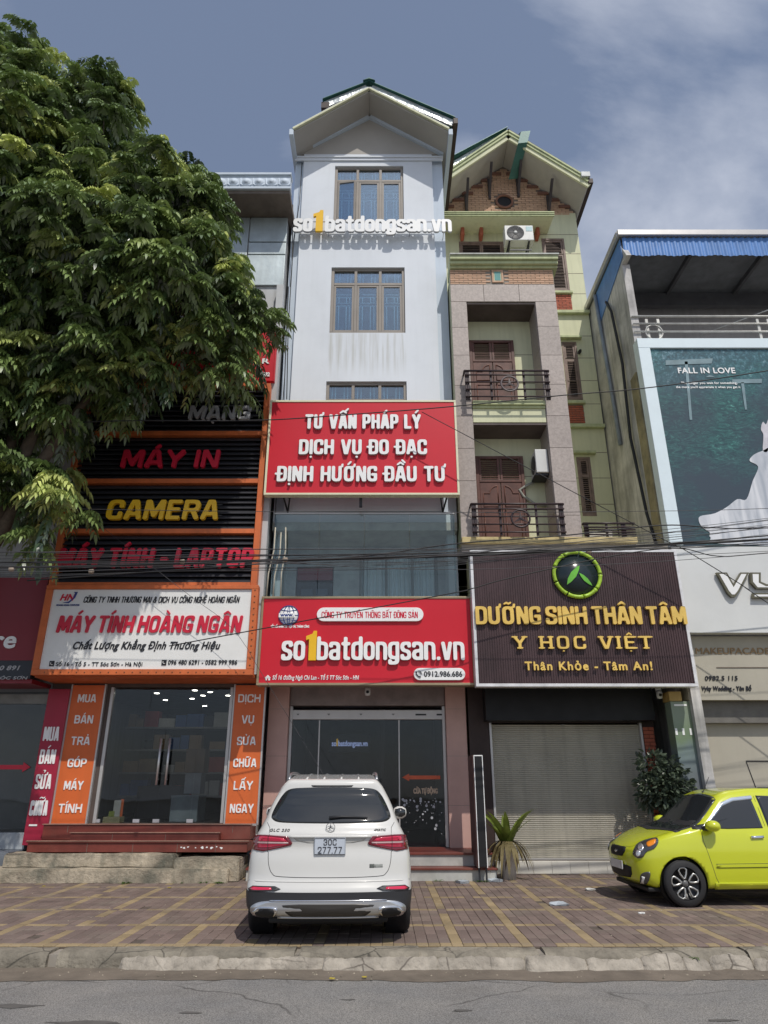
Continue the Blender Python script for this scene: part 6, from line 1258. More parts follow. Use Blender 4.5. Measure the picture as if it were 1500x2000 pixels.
# lobes along the outline give the crown its scalloped edge
for i in range(1, len(OP)-2):
    a, b = Vector(OP[i]), Vector(OP[i+1]); n_ = max(1, int((b-a).length/.50))
    for k in range(n_):
        p = a.lerp(b, (k+rg.random())/n_); nn = Vector((-(b-a).y, (b-a).x)).normalized(); 
        if not inside_((p+nn*.1), OP): nn = -nn
        r_ = rg.uniform(.30, .62); c = p+nn*(r_*.90+.18)
        if inside_(c, OP): lobes.append((c.x, Yc+rg.uniform(-.7,.5), c.y, r_))
zlo_, zhi_ = min(p[1] for p in OP), max(p[1] for p in OP)
while len(lobes) < 420 and tries < 14000:
    tries += 1; p = (rg.uniform(-12.2, -1.6), rg.uniform(zlo_, zhi_))
    if p[0] > xl+.2:
        if not inside_(p, OP): continue
        d = distp(p)
    else:
        xm2 = -7.3-(p[0]+7.3) if p[0] < -7.3 else p[0]; q = (min(xm2, xl+.25) if xm2 < xl else xm2, p[1]); u = (p[0]+7.3)/5.2; v = (p[1]-10.5)/6.8
        if u*u+v*v > 1: continue
        d = (1-math.hypot(u, v))*5
    if d < .62: continue
    th_ = min(2.4, 1.3*math.sqrt(d))*(1 if p[1] > 10.5 else .45 if p[1] < 8.5 else .7); sg = -1 if rg.random() < .72 else 1; Y_ = Yc+sg*th_*rg.uniform(.35, 1.0)*(1 if sg < 0 else .42); r_ = rg.uniform(.42, .85)*min(1, .45+d)
    # keep the outline as it is seen: a lobe nearer the eye looks larger and higher
    f_ = Y_/Yc; c_ = Vector((p[0]*(.5+.5*f_), Y_, CH+(p[1]-CH)*(.45+.55*f_)))
    if min(((c_-Vector(l[:3])).length-.62*(r_+l[3]) for l in lobes), default=1) < 0: continue
    lobes.append((*c_, r_))
LB = np.array(lobes)
# umbrella-shaped tufts of drooping pinnate fronds at the twig ends, a loose filling of fronds behind them
NT, NPT, NX = 1500, 8, 1900; wts = LB[:, 3]**1.8; ti = rng.choice(len(LB), NT, p=wts/wts.sum())
td = rng.normal(size=(NT, 3)); td[:, 2] += .45; td[:, 1] -= .45; td /= np.linalg.norm(td, axis=1)[:, None]; tp = LB[ti, :3]+td*(LB[ti, 3]*rng.uniform(.75, 1.1, NT))[:, None]
az = (np.arange(NT*NPT) % NPT)*2*math.pi/NPT+np.repeat(rng.uniform(0, 6.28, NT), NPT)+rng.normal(scale=.25, size=NT*NPT); elv = rng.uniform(-.1, .75, NT*NPT)
hx = np.stack([np.cos(az)*np.cos(elv), np.sin(az)*np.cos(elv), np.sin(elv)], 1)+np.repeat(td, NPT, 0)*.55; pos = np.repeat(tp, NPT, 0)+rng.normal(scale=.05, size=(NT*NPT, 3))
xi = rng.choice(len(LB), NX, p=wts/wts.sum()); xd = rng.normal(size=(NX, 3)); xd /= np.linalg.norm(xd, axis=1)[:, None]
pos = np.concatenate([pos, LB[xi, :3]+xd*(LB[xi, 3]*rng.uniform(.1, .7, NX))[:, None]]); hx = np.concatenate([hx, xd*[1, 1, .5]+[0, 0, -.1]]); hx /= np.linalg.norm(hx, axis=1)[:, None]; NF = len(pos)
tt = np.clip(rng.normal(.36, .12, NT)+.50*(rng.random(NT) > .74)*(td[:, 2] > .1), 0, 1); tn = np.concatenate([np.repeat(tt, NPT)+rng.normal(scale=.05, size=NT*NPT), np.full(NX, .02)])  # crown shade painted dark into inner fronds; upward tufts paler, new growth and highlight
zz_ = np.tile([0,0,1.0], (NF, 1)); sdv = np.cross(hx, zz_); sdv /= np.maximum(np.linalg.norm(sdv, axis=1), .2)[:, None]; upv = np.cross(sdv, hx)
Lf = rng.uniform(.28, .46, NF); NL = 6; VV = []
prof = [(0,0),(.30,.5),(.30,-.5),(.72,.42),(.72,-.42),(1.0,0)]
LF = [(0,1,3,5,4,2)]
tone = []
for k in range(NL*2+1):
    j = k//2; s = 1 if k % 2 else -1; t = (j+.8)/(NL+.3) if k < NL*2 else 1.0
    bp = pos+hx*(Lf*t)[:, None]; bp[:, 2] -= (t**2)*Lf*.80
    ll = (.165*(1-.35*abs(t-.5))*rng.uniform(.8, 1.15, NF))[:, None]
    dirn = hx*(.35+.4*t)+sdv*s*(.95 if k < NL*2 else 0)+np.array([0,0,-.60-.3*t])+rng.normal(scale=.06, size=(NF, 3)); dirn /= np.linalg.norm(dirn, axis=1)[:, None]
    wv_ = np.cross(dirn, upv+rng.normal(scale=.15, size=(NF, 3))); wv_ /= np.linalg.norm(wv_, axis=1)[:, None]
    for a, b in prof:
        q = bp+dirn*ll*a+wv_*ll*.40*b; q[:, 2] -= (a**2)*.075; q += upv*(.020*(abs(b) > .1))*(1); VV.append(q)
nv = len(VV); VV = np.stack(VV, 1).reshape(-1, 3); NLf = (NL*2+1)*NF
base = np.arange(NLf)[:, None]*6
quads = np.concatenate([base+np.array([[0,1,3,2]]), base+np.array([[2,3,5,4]])], 0)
me = bpy.data.meshes.new('crown'); me.vertices.add(len(VV)); me.vertices.foreach_set('co', (VV-np.array([-7.3,11.2,0])).ravel()); 
me.loops.add(quads.size); me.loops.foreach_set('vertex_index', quads.ravel().astype(np.int32)); me.polygons.add(len(quads)); me.polygons.foreach_set('loop_start', np.arange(len(quads), dtype=np.int32)*4); me.update(calc_edges=True)
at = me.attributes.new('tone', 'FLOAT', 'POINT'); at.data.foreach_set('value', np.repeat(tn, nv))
lm = bpy.data.materials.new('tree_leaf'); lm.use_nodes = True; t = lm.node_tree; N = t.nodes.new; Lk = t.links.new; p = t.nodes['Principled BSDF']
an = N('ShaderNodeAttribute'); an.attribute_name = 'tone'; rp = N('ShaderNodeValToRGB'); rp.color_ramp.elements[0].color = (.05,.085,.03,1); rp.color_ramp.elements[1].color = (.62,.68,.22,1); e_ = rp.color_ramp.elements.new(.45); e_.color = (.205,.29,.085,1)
ge = N('ShaderNodeNewGeometry'); mr = N('ShaderNodeMapRange'); mr.inputs['To Min'].default_value = .8; mr.inputs['To Max'].default_value = 1.25; Lk(ge.outputs['Random Per Island'], mr.inputs['Value']); hv = N('ShaderNodeHueSaturation'); Lk(an.outputs['Fac'], rp.inputs[0]); Lk(rp.outputs[0], hv.inputs['Color']); Lk(mr.outputs[0], hv.inputs['Value']); Lk(hv.outputs[0], p.inputs['Base Color']); p.inputs['Roughness'].default_value = .34; p.inputs['Specular IOR Level'].default_value = 1.0; p.inputs['Coat Weight'].default_value = .35; p.inputs['Coat Roughness'].default_value = .3
tl = N('ShaderNodeBsdfTranslucent'); Lk(hv.outputs[0], tl.inputs['Color']); ms = N('ShaderNodeMixShader'); ms.inputs[0].default_value = .20; Lk(p.outputs[0], ms.inputs[1]); Lk(tl.outputs[0], ms.inputs[2]); Lk(ms.outputs[0], t.nodes['Material Output'].inputs['Surface'])
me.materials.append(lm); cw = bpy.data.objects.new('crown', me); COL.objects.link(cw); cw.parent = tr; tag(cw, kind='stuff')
mb = MB().tube([(-7.3,11.2,-.1),(-7.28,11.2,1.5),(-7.2,11.25,3.2),(-7.15,11.3,4.6)], [.30,.24,.22,.21], 12)
hub = Vector((-7.15,11.3,4.6)); mb.build('trunk', bark, tr); lb_ = MB(); order = list(range(len(LB))); rg.shuffle(order)
mains = []
for tx, ty, tz in ((-4.6,11.3,9.8),(-5.2,10.9,11.5),(-6.2,11.2,14.0),(-7.6,11.5,15.5),(-9.6,11.3,12.5),(-7.0,10.2,9.0),(-8.8,10.2,8.5)):
    e2 = Vector((tx,ty,tz)); pts = [hub.lerp(e2, u)+Vector((math.sin(u*5+tx)*.25*u*(1-u)*4*.4, 0, math.sin(u*math.pi)*.5)) for u in np.linspace(0, 1, 9)]; mb_ = MB().tube(pts, [.15*(1-.85*u) for u in np.linspace(0, 1, 9)], 8); mb_.build('limb', bark, tr); mains += pts[3:]
for i in order[:260]:
    c = Vector(LB[i, :3]); q = min(mains, key=lambda m__: (m__-c).length); m3 = q.lerp(c, .5)+Vector((0,0,.12)); lb_.tube([q, m3, c], [.03,.02,.008], 5)
tag(lb_.build('twigs', bark, tr), kind='stuff')
# ------------------------------------------------------------------ overhead cables
def cable(pts, Y, r_, label, m_=cablem, dy=0):
    P_ = [W(a, b, Y+dy*(a/1500)) for a, b in pts]; a, b = P_[0], P_[-1]
    P_ = [a+(a-P_[1]).normalized()*5+Vector((0,0,.15))]+P_+[b+(b-P_[-2]).normalized()*5+Vector((0,0,.15))]
    out = []
    for i in range(len(P_)-1):
        p0, p1, p2, p3 = P_[max(0, i-1)], P_[i], P_[i+1], P_[min(len(P_)-1, i+2)]
        for k in range(7):
            t = k/7; out.append(.5*((2*p1)+(p2-p0)*t+(2*p0-5*p1+4*p2-p3)*t*t+(3*p1-p0-3*p2+p3)*t**3))
    out.append(P_[-1]); o = MB().tube(out, r_, 6).build('overhead_cable', m_); tag(o, label, 'cable', 'overhead cables'); return o
cable([(-20,834),(230,822),(500,821),(705,808),(893,793),(1100,772),(1260,758),(1500,724)], 11.2, .012, 'single thick black cable crossing the upper red sign')
cable([(-20,990),(200,995),(500,999),(900,1001),(1200,999),(1500,993)], 11.4, .0055, 'single thin wire crossing level above the glass balcony', cableg)
cable([(-20,1108),(300,1102),(520,1095),(750,1090),(960,1083),(1150,1073),(1323,1062),(1500,1053)], 10.8, .020, 'thickest cable of the bundle across the street front')
cable([(-20,1098),(300,1096),(600,1093),(900,1082),(1200,1068),(1500,1046)], 10.7, .012, 'second thick cable of the bundle, just above the thickest')
cable([(640,1092),(760,1080),(900,1061),(1100,1046),(1292,1026),(1400,1031),(1500,1031)], 11.0, .011, 'black cable splitting upward to the right from the bundle')
cable([(860,1163),(920,1150),(1000,1128),(1200,1085),(1323,1071),(1400,1086),(1500,1080)], 12.3, .010, 'black cable rising over the brown sign from its left edge')
cable([(1270,1040),(1330,1070),(1400,1112),(1460,1150),(1500,1178)], 12.4, .009, 'black cable slanting down across the white fascia')
cable([(330,1132),(437,1212),(480,1262),(520,1330)], 12.6, .004, 'fine wire sagging down across the white shop sign', cableg)
rgc = random.Random(11)
for i in range(15):
    y0 = rgc.uniform(1075, 1128); y1 = rgc.uniform(1072, 1118); y2 = rgc.uniform(1010, 1082); m0 = rgc.uniform(-6, 6)
    cable([(-20, y0), (400, (y0*2+y1)/3+m0), (800, y1), (1150, (y1+y2)/2+rgc.uniform(-4,8)), (1500, y2)], rgc.uniform(10.2, 11.2), rgc.choice([.0035,.0045,.006,.008]), 'one of the thin cables of the bundle sagging in front of the signs', rgc.choice([cablem, cableg]))
ct = MB()
for px_, py_ in ((22,1112),(178,1116),(356,1097),(557,1093),(1150,1078)): p = W(px_, py_, 10.75); ct.lathe([(0,-.05),(.035,-.03),(.04,.03),(0,.05)], p, 8, 'x')
tag(ct.build('cable_clamps', mat('clamp_tan', (.35,.28,.22), .6)), 'small clamps holding the cable bundle together', 'cable clamps')
for i, (pa, pya, pb, pyb, Y_) in enumerate(((590,318,567,560,13.55), (563,560,531,1160,13.5), (572,400,560,780,13.52), (538,1030,520,1168,13.2), (558,1030,548,1168,13.22), (549,1040,533,1168,13.24))):
    a, b = W(pa, pya, Y_), W(pb, pyb, Y_); o = MB().tube([a, a.lerp(b,.33)+Vector((.03,0,0)), a.lerp(b,.66)+Vector((-.02,0,0)), b], .011 if i < 3 else .014, 6).build('wall_cable', cablem if i < 3 else mat('cable_cream', (.5,.47,.38), .6)); tag(o, ['long black cable down the left corner of the white house at its roof', 'long black cable beside the upper red sign reaching the lower one', 'black cable close to the first along the white house corner', 'cream cable at the left end of the glass balcony', 'cream cable standing free in front of the glass balcony', 'cream cable between its neighbours left of the glass balcony'][i], 'cable')
# ------------------------------------------------------------------ litter, leaves and weeds on the ground
def scrap(x, y, z, s, c, label, name='litter_scrap', cat='litter', seed=0, grp='scraps of litter'):
    rg_ = random.Random(seed); n = 9; pts = [(s*(.7+.5*rg_.random())*math.cos(t)*1.3, s*(.5+.5*rg_.random())*math.sin(t), rg_.uniform(.002, s*.5)) for t in np.linspace(0, 2*math.pi, n+1)[:-1]]
    vs = [(0,0,s*.5)]+pts+[(p[0]*.9, p[1]*.9, 0) for p in pts]; o = MB().add(vs, [(0,1+i,1+(i+1) % n) for i in range(n)]+[(1+i,n+1+i,n+1+(i+1) % n,1+(i+1) % n) for i in range(n)]).build(name, c); o.location = (x, y, z); return tag(o, label, cat, grp)
pw = mat('paper_scrap', (.62,.62,.6), .6, bump=0); yl_ = mat('fallen_leaf_yellow', (.42,.33,.05), .6, bump=0); bl_ = mat('plastic_bag_blue_grey', (.40,.44,.48), .4, bump=0)
def G(px, py, z=0):
    e = TH-math.atan((py-1000)/FPX); Y_ = (z-CH)/math.tan(e); return (WX(px, py, Y_), Y_)
for i, (px_, py_, s, c, lb__) in enumerate(((1152,1739,.07,pw,'crumpled white paper scrap in front of the grey shutter'), (1254,1785,.04,pw,'small white scrap left of the yellow car wheel'), (1092,1768,.10,bl_,'blue-grey plastic scrap on the pavement right of the white car'), (905,1725,.10,bl_,'pale flattened plastic by the shop steps'), (968,1722,.11,bl_,'dusty rubble-like plastic below the lightbox sign'))):
    x, y = G(px_, py_); scrap(x, y, .002, s, c, lb__, seed=i)
for i, (px_, py_, lb__) in enumerate(((648,1912,'yellow fallen leaf in the gutter below the white car, left one'), (712,1909,'yellow fallen leaf in the gutter below the white car, right one'), (331,1734,'yellow fallen leaf at the foot of the concrete steps'), (85,1731,'yellow fallen leaf by the pavement edge at far left'))):
    z = -.13 if py_ > 1860 else .002; x, y = G(px_, py_, z); scrap(x, y, z, .022, yl_, lb__, 'fallen_leaf', 'leaf', i+20, 'fallen yellow leaves')
mb = MB()
for x, y, n in ((-4.3,12.9,26),(-3.0,12.95,30),(-2.75,12.9,26),(-3.4,12.93,14),(1.3,13.12,14),(.9,13.12,10),(1.65,13.1,16),(2.5,7.9,0)):
    if n: blades(n, (x, y, 0), .06, .17, .006, .8, .7, mb, int(x*10+99))
blades(22, (3.02, 7.92, -.05), .05, .10, .006, .8, .9, mb, 77)
tag(mb.build('weeds', mat('weed_green', (.09,.17,.03), .6, transl=.3, bump=0)), kind='stuff')
mb = MB(); rg_ = random.Random(5)
for _ in range(520):
    x = rg_.uniform(-7, 7); y = rg_.choice([rg_.gauss(7.72,.09), rg_.gauss(7.75,.10), rg_.uniform(8.3, 13)]); 
    z = -.138 if y < 7.86 else (-.002 if y > 8.22 else None)
    if z is None: continue
    s = rg_.uniform(.004, .014)*(1 if y < 8 else .8); mb.add([(x-s,y,z),(x,y-s,z),(x+s,y,z),(x,y+s,z),(x,y,z+s*.9)], [(0,1,4),(1,2,4),(2,3,4),(3,0,4)])
tag(mb.build('grit', mat('grit_pale', (.30,.26,.2), .9, island=.5, bump=0)), kind='stuff')
# ------------------------------------------------------------------ cars
def lerpt(tab, x):
    """smooth curve through a table"""
    if x <= tab[0][0]: return tab[0][1]
    if x >= tab[-1][0]: return tab[-1][1]
    n = len(tab)
    for i in range(n-1):
        if x <= tab[i+1][0]:
            (x1, y1), (x2, y2) = tab[i], tab[i+1]; h = x2-x1; s = (y2-y1)/h
            s0 = (y1-tab[i-1][1])/(x1-tab[i-1][0]) if i else s; s3 = (tab[i+2][1]-y2)/(tab[i+2][0]-x2) if i+2 < n else s
            m1 = 0 if s0*s <= 0 else 2*s0*s/(s0+s) if i else s; m2 = 0 if s*s3 <= 0 else 2*s*s3/(s+s3) if i+2 < n else s
            t = (x-x1)/h; return y1*(1+2*t)*(1-t)**2+m1*h*t*(1-t)**2+y2*t*t*(3-2*t)+m2*h*t*t*(t-1)
def car_body(Ln, top, bot, hw, plan, yr, yf, rad, nx=36, ny=90, nz=34):
    """rounded block mapped onto the car's own profiles (rear at y=0, nose at y=Ln)"""
    hx, hy, hz = hw_max, Ln/2, .6
    bm = bmesh.new(); idx = {}
    def sp(n, r, h):
        a = np.linspace(-1, 1, n); return np.sign(a)*(1-(1-np.abs(a))**1.25) if True else a
    def lin(n): return list(np.linspace(-1, 1, n+1))
    U, V, Wd = lin(nx), lin(ny), lin(nz)
    def place(u, v, w_):
        p = Vector((u*hx, v*hy, w_*hz)); q = Vector((max(-hx+rad[0], min(hx-rad[0], p.x)), max(-hy+rad[1], min(hy-rad[1], p.y)), max(-hz+rad[2], min(hz-rad[2], p.z))))
        d = p-q; e = Vector((d.x/rad[0], d.y/rad[1], d.z/rad[2])); m = max(abs(e.x), abs(e.y), abs(e.z))
        if m > 0:
            l = math.sqrt(e.x**2+e.y**2+e.z**2); k = m/l; p = q+Vector((d.x*k, d.y*k, d.z*k))
        u, v, w_ = p.x/hx, p.y/hy, (p.z/hz+1)/2
        y0 = Ln*(v+1)/2; z = bot(y0)+w_*(top(y0)-bot(y0)); x = u*hw(z, y0)*plan(y0)
        a, b = yr(x, z), yf(x, z); y = a+(b-a)*(v+1)/2
        return (x, y, z)
    def vert(u, v, w_):
        k = (round(u, 5), round(v, 5), round(w_, 5))
        if k not in idx: idx[k] = bm.verts.new(place(u, v, w_))
        return idx[k]
    def face(*k):
        try: bm.faces.new([vert(*i) for i in k]).smooth = True
        except ValueError: pass
    for i in range(nx):
        for j in range(ny):
            a, b, c, d = U[i], U[i+1], V[j], V[j+1]; face((a,c,1),(b,c,1),(b,d,1),(a,d,1)); face((a,c,-1),(a,d,-1),(b,d,-1),(b,c,-1))
        for j in range(nz):
            a, b, c, d = U[i], U[i+1], Wd[j], Wd[j+1]; face((a,-1,c),(b,-1,c),(b,-1,d),(a,-1,d)); face((a,1,c),(a,1,d),(b,1,d),(b,1,c))
    for i in range(ny):
        for j in range(nz):
            a, b, c, d = V[i], V[i+1], Wd[j], Wd[j+1]; face((1,a,c),(1,b,c),(1,b,d),(1,a,d)); face((-1,a,c),(-1,a,d),(-1,b,d),(-1,b,c))
    bmesh.ops.recalc_face_normals(bm, faces=bm.faces); me = bpy.data.meshes.new('body'); bm.to_mesh(me); bm.free(); return me
def cut(me, cutters):
    """wheel arches"""
    o = bpy.data.objects.new('tmp', me); COL.objects.link(o); cs = []
    for mb in cutters:
        c = mb.build('cutter', None); cs.append(c); m = o.modifiers.new('b', 'BOOLEAN'); m.object = c; m.operation = 'DIFFERENCE'; m.solver = 'EXACT'
    bpy.context.view_layer.update(); r_ = bpy.data.meshes.new_from_object(o.evaluated_get(bpy.context.evaluated_depsgraph_get()))
    for c in cs+[o]: bpy.data.objects.remove(c)
    for p in r_.polygons: p.use_smooth = True
    return r_
def cast(bvh, pts, D, inside=None):
    """points along direction D onto the body; a miss slides towards the outline's middle"""
    out = []; c = sum((Vector(p) for p in pts), Vector())/len(pts) if inside is None else Vector(inside)
    for p in pts:
        p = Vector(p); h = None
        for k in range(14):
            q = p.lerp(c, k*.05); h = bvh.ray_cast(q-D*6, D)
            if h[0] is not None: break
        if h[0] is None: h = bvh.find_nearest(p)
        out.append((h[0], h[1]))
    return out
def smooth_poly(pts, n=5, tight=1.0):
    out = []; m = len(pts)
    for i in range(m):
        p0, p1, p2, p3 = [np.array(pts[j % m], float) for j in (i-1, i, i+1, i+2)]
        for k in range(n):
            t = k/n; out.append(tuple(.5*((2*p1)+(p2-p0)*t+(2*p0-5*p1+4*p2-p3)*t*t+(3*p1-p0-3*p2+p3)*t**3)))
    return out
def decal(bvh, poly3, D, off, rings=6, skirt=.02, c=None):
    """a panel that follows the body; poly3: outline points in car space, projected along D"""
    dn = []
    for i, p in enumerate(poly3):
        q = poly3[(i+1) % len(poly3)]; k_n = max(1, int((Vector(q)-Vector(p)).length/.05)); dn += [tuple(Vector(p).lerp(Vector(q), k/k_n)) for k in range(k_n)]
    poly3 = dn; ext = max((Vector(p)-Vector(poly3[0])).length for p in poly3); rings = max(rings, int(ext/2/.06)) if ext > .3 else rings
    n = len(poly3); cen = sum((Vector(p) for p in poly3), Vector())/n if c is None else Vector(c); mb = MB(); vs = []; 
    pts = []
    for r_ in range(rings, 0, -1): pts += [cen.lerp(Vector(p), r_/rings) for p in poly3]
    pts.append(cen); hs = cast(bvh, pts, D, cen)
    vs = [h+nn*off for h, nn in hs]; lo = [h-nn*skirt for h, nn in hs[:n]]
    fs = [(r_*n+i, r_*n+(i+1) % n, (r_+1)*n+(i+1) % n, (r_+1)*n+i) for r_ in range(rings-1) for i in range(n)]+[((rings-1)*n+i, (rings-1)*n+(i+1) % n, rings*n) for i in range(n)]
    b = len(vs); fs2 = [(i, (i+1) % n, b+(i+1) % n, b+i) for i in range(n)]
    mb.add(vs, fs, True); mb.v += [tuple(v) for v in lo]; mb.f += fs2; mb.sm += [False]*n
    return mb
def seam(bvh, pts, D, w_=.007, closed=False, n=6, off=.0012):
    """a thin dark shut line lying on the body"""
    P_ = []; 
    for i in range(len(pts)-1+(1 if closed else 0)):
        a, b = Vector(pts[i]), Vector(pts[(i+1) % len(pts)]); P_ += [a.lerp(b, k/n) for k in range(n)]
    if not closed: P_.append(Vector(pts[-1]))
    hs = cast(bvh, P_, D); vs = []; m = len(hs)
    for i, (h, nn) in enumerate(hs):
        a = hs[(i-1) % m][0] if closed or i else h; b = hs[(i+1) % m][0] if closed or i < m-1 else h; d = (b-a).normalized(); s = d.cross(nn).normalized()*w_/2; vs += [h-s+nn*off, h+s+nn*off]
    return MB().add(vs, [(2*i, 2*i+1, (2*i+3) % (2*m), (2*i+2) % (2*m)) for i in range(m if closed else m-1)])
carglass = mat('car_glass', (.022,.025,.028), .05, var=0, bump=0, spec=.8)
tyre = mat('tyre_rubber', (.022,.022,.024), .75, var=.1, bump=.1, bscale=80)
seamm = mat('shut_line', (.03,.03,.03), .7, var=0, bump=0)
chrome = mat('chrome', (.75,.75,.77), .12, metal=1, var=0, bump=0)
blackpl = mat('black_plastic', (.03,.03,.033), .5, var=.05, bump=.05, bscale=120)
def wheel(parent, x, y, r_, w_, side_, rimr, rim_builder):
    """a tyre with its rim; side_: +1 outer face towards +x"""
    t_ = MB().lathe([(rimr, -w_/2), (r_-.03, -w_/2), (r_-.008, -w_/2+.02), (r_, -w_/2+.05), (r_, w_/2-.05), (r_-.008, w_/2-.02), (r_-.03, w_/2), (rimr+.01, w_/2), (rimr, w_/2-.02), (rimr, -w_/2)], (x, y, r_-.008), 40, 'x').build('wheel', tyre, parent, local=True)
    g = MB()
    for k in range(3): g.lathe([(r_-.012, -w_*.27+k*w_*.27-.006), (r_+.0015, -w_*.27+k*w_*.27-.006), (r_+.0015, -w_*.27+k*w_*.27+.006), (r_-.012, -w_*.27+k*w_*.27+.006)], (x, y, r_-.008), 40, 'x')
    g.build('tread_groove', black, t_, local=True)
    MB().lathe([(0, 0), (rimr, 0), (rimr, .02*side_), (rimr-.02, .03*side_)], (x+side_*(w_/2-.10), y, r_-.008), 32, 'x').build('brake_disc', mat('wheel_well_dark', (.03,.03,.03), .6), t_, local=True)
    rim_builder(t_, x, y, r_-.008, w_, side_, rimr)
# ---------------- white SUV seen from behind
hw_max = .90
SX, SY = -.575, 8.06
V = thing('white_suv', 'white SUV parked nose-in on the pavement, seen from behind, plate 30C 277.77', 'car', (SX, SY, 0))
V.rotation_euler = (0, 0, R(2.4))
HWt = [(.2,.80),(.30,.865),(.45,.888),(.62,.895),(.80,.888),(.90,.872),(1.0,.835),(1.10,.785),(1.2,.735),(1.3,.70),(1.4,.655),(1.5,.60),(1.6,.54),(1.7,.50)]
topt = [(0,1.585),(.35,1.615),(.9,1.65),(1.5,1.66),(2.1,1.64),(2.6,1.56),(3.05,1.32),(3.40,1.08),(3.7,1.02),(4.2,.95),(4.5,.82),(4.66,.70)]
suv = car_body(4.66, lambda y: lerpt(topt, y), lambda y: .27, lambda z, y: lerpt(HWt, z), lambda y: lerpt([(0,.985),(.5,1),(3.6,1),(4.2,.96),(4.66,.84)], y),
    lambda x, z: lerpt([(.25,.06),(.34,.0),(.5,-.0),(.56,.03),(.62,.055),(.80,.075),(.93,.10),(1.0,.085),(1.04,.075),(1.06,.12),(1.13,.155),(1.3,.26),(1.47,.38),(1.53,.38),(1.58,.36),(1.64,.45)], z)+.16*(abs(x)/.9)**2.6+.10*max(0, abs(x)/.9-.75)**1.0,
    lambda x, z: 4.66-.35*(abs(x)/.9)**2.5-max(0, z-.75)*.3, (.10, .12, .085))
WY = (.93, 3.81)
suv = cut(suv, [MB().lathe([(0,-.3),(.395,-.3),(.395,.3),(0,.3)], (s*.98, y, .35), 36, 'x') for s in (-1, 1) for y in WY])
paint = mat('pearl_white_paint', (.62,.61,.58), .22, var=.01, scale=2, bump=0, coat=.8); suv.materials.append(paint)
ob = bpy.data.objects.new('body', suv); COL.objects.link(ob); ob.parent = V
bm = bmesh.new(); bm.from_mesh(suv); bvh = BVHTree.FromBMesh(bm)
# dark lower cladding: the skirt of the body carried 4 mm outwards
bm2 = bm.copy(); bmesh.ops.bisect_plane(bm2, geom=bm2.verts[:]+bm2.edges[:]+bm2.faces[:], plane_co=(0,0,.498), plane_no=(0,0,1), clear_outer=True)
bm2.normal_update()
for v in bm2.verts: v.co += v.normal*.006
cl = bpy.data.meshes.new('lower_cladding'); bm2.to_mesh(cl); bm2.free(); cl.materials.append(blackpl); o = bpy.data.objects.new('lower_cladding', cl); COL.objects.link(o); o.parent = V
BY = Vector((0, 1, 0))
def mir(ps): return [(-a, b) for a, b in ps][::-1]
def rear(poly, off=.004, rings=6, sm=0, **k):
    p = smooth_poly(poly, sm) if sm else poly
    return decal(bvh, [(a, 0, b) for a, b in p], BY, off, rings, **k)
half = [(0,1.503),(.30,1.499),(.47,1.485),(.55,1.43),(.615,1.32),(.652,1.225),(.635,1.185),(.56,1.158),(.35,1.150),(0,1.147)]
wpoly = half+[(-a, b) for a, b in half[1:-1]][::-1]
MBr = rear(wpoly, .004, 9, 4).build('rear_window', carglass, V, local=True)
rear([(a*1.012, 1.32+(b-1.32)*1.03) for a, b in wpoly], .0015, 9, 4).build('window_seal', blackpl, MBr, local=True)
hs = cast(bvh, [(x, 0, 1.178+z) for x, z in ((-.02,.012),(.12,.022),(.40,.012))], BY); MB().tube([h+n*.02 for h, n in hs], [.016,.011,.006], 6).build('rear_wiper', blackpl, V, local=True)
lampd = mat('lamp_red_dark', (.16,.006,.018), .12, var=0, bump=0, coat=1); lampb = mat('lamp_red_bright', (.62,.02,.07), .15, var=0, bump=0, coat=1); lampw = mat('lamp_clear_strip', (.62,.42,.42), .2, var=0, bump=0)
for s in (-1, 1):
    q = [(.842,1.024),(.70,1.034),(.455,1.020),(.405,.955),(.415,.935),(.45,.922),(.72,.868),(.842,.878)]
    q = [(a*s, b) for a, b in q]; tl_ = rear(q, .012, 6, skirt=.03).build('tail_light', lampd, V, local=True)
    rear([(a*s, b) for a, b in [(.82,1.012),(.68,1.017),(.50,1.004),(.455,.972),(.82,.972)]], .0145, 3, skirt=.004).build('brake_lamp', lampb, tl_, local=True)
    rear([(a*s, b) for a, b in [(.83,.965),(.445,.965),(.445,.951),(.83,.949)]], .0165, 2, skirt=.004).build('clear_strip', lampw, tl_, local=True)
    rear([(a*s, b) for a, b in [(.81,.944),(.445,.946),(.50,.930),(.66,.905),(.81,.900)]], .0145, 3, skirt=.004).build('brake_lamp', mat('lamp_red_mid', (.38,.012,.04), .15, var=0, bump=0, coat=1), tl_, local=True)
    seam(bvh, [(.665*s,0,1.03),(.665*s,0,.885)], BY, .006, off=.017).build('light_split', seamm, tl_, local=True)
    rear([(a*s, b) for a, b in [(.85,.515),(.80,.545),(.56,.548),(.50,.525),(.56,.505),(.83,.495)]], .010, 4).build('reflector_housing', blackpl, V, local=True)
    rear([(a*s, b) for a, b in [(.83,.515),(.80,.535),(.60,.535),(.59,.515),(.80,.505)]], .013, 3, skirt=.004).build('reflector', lampb, V, local=True)
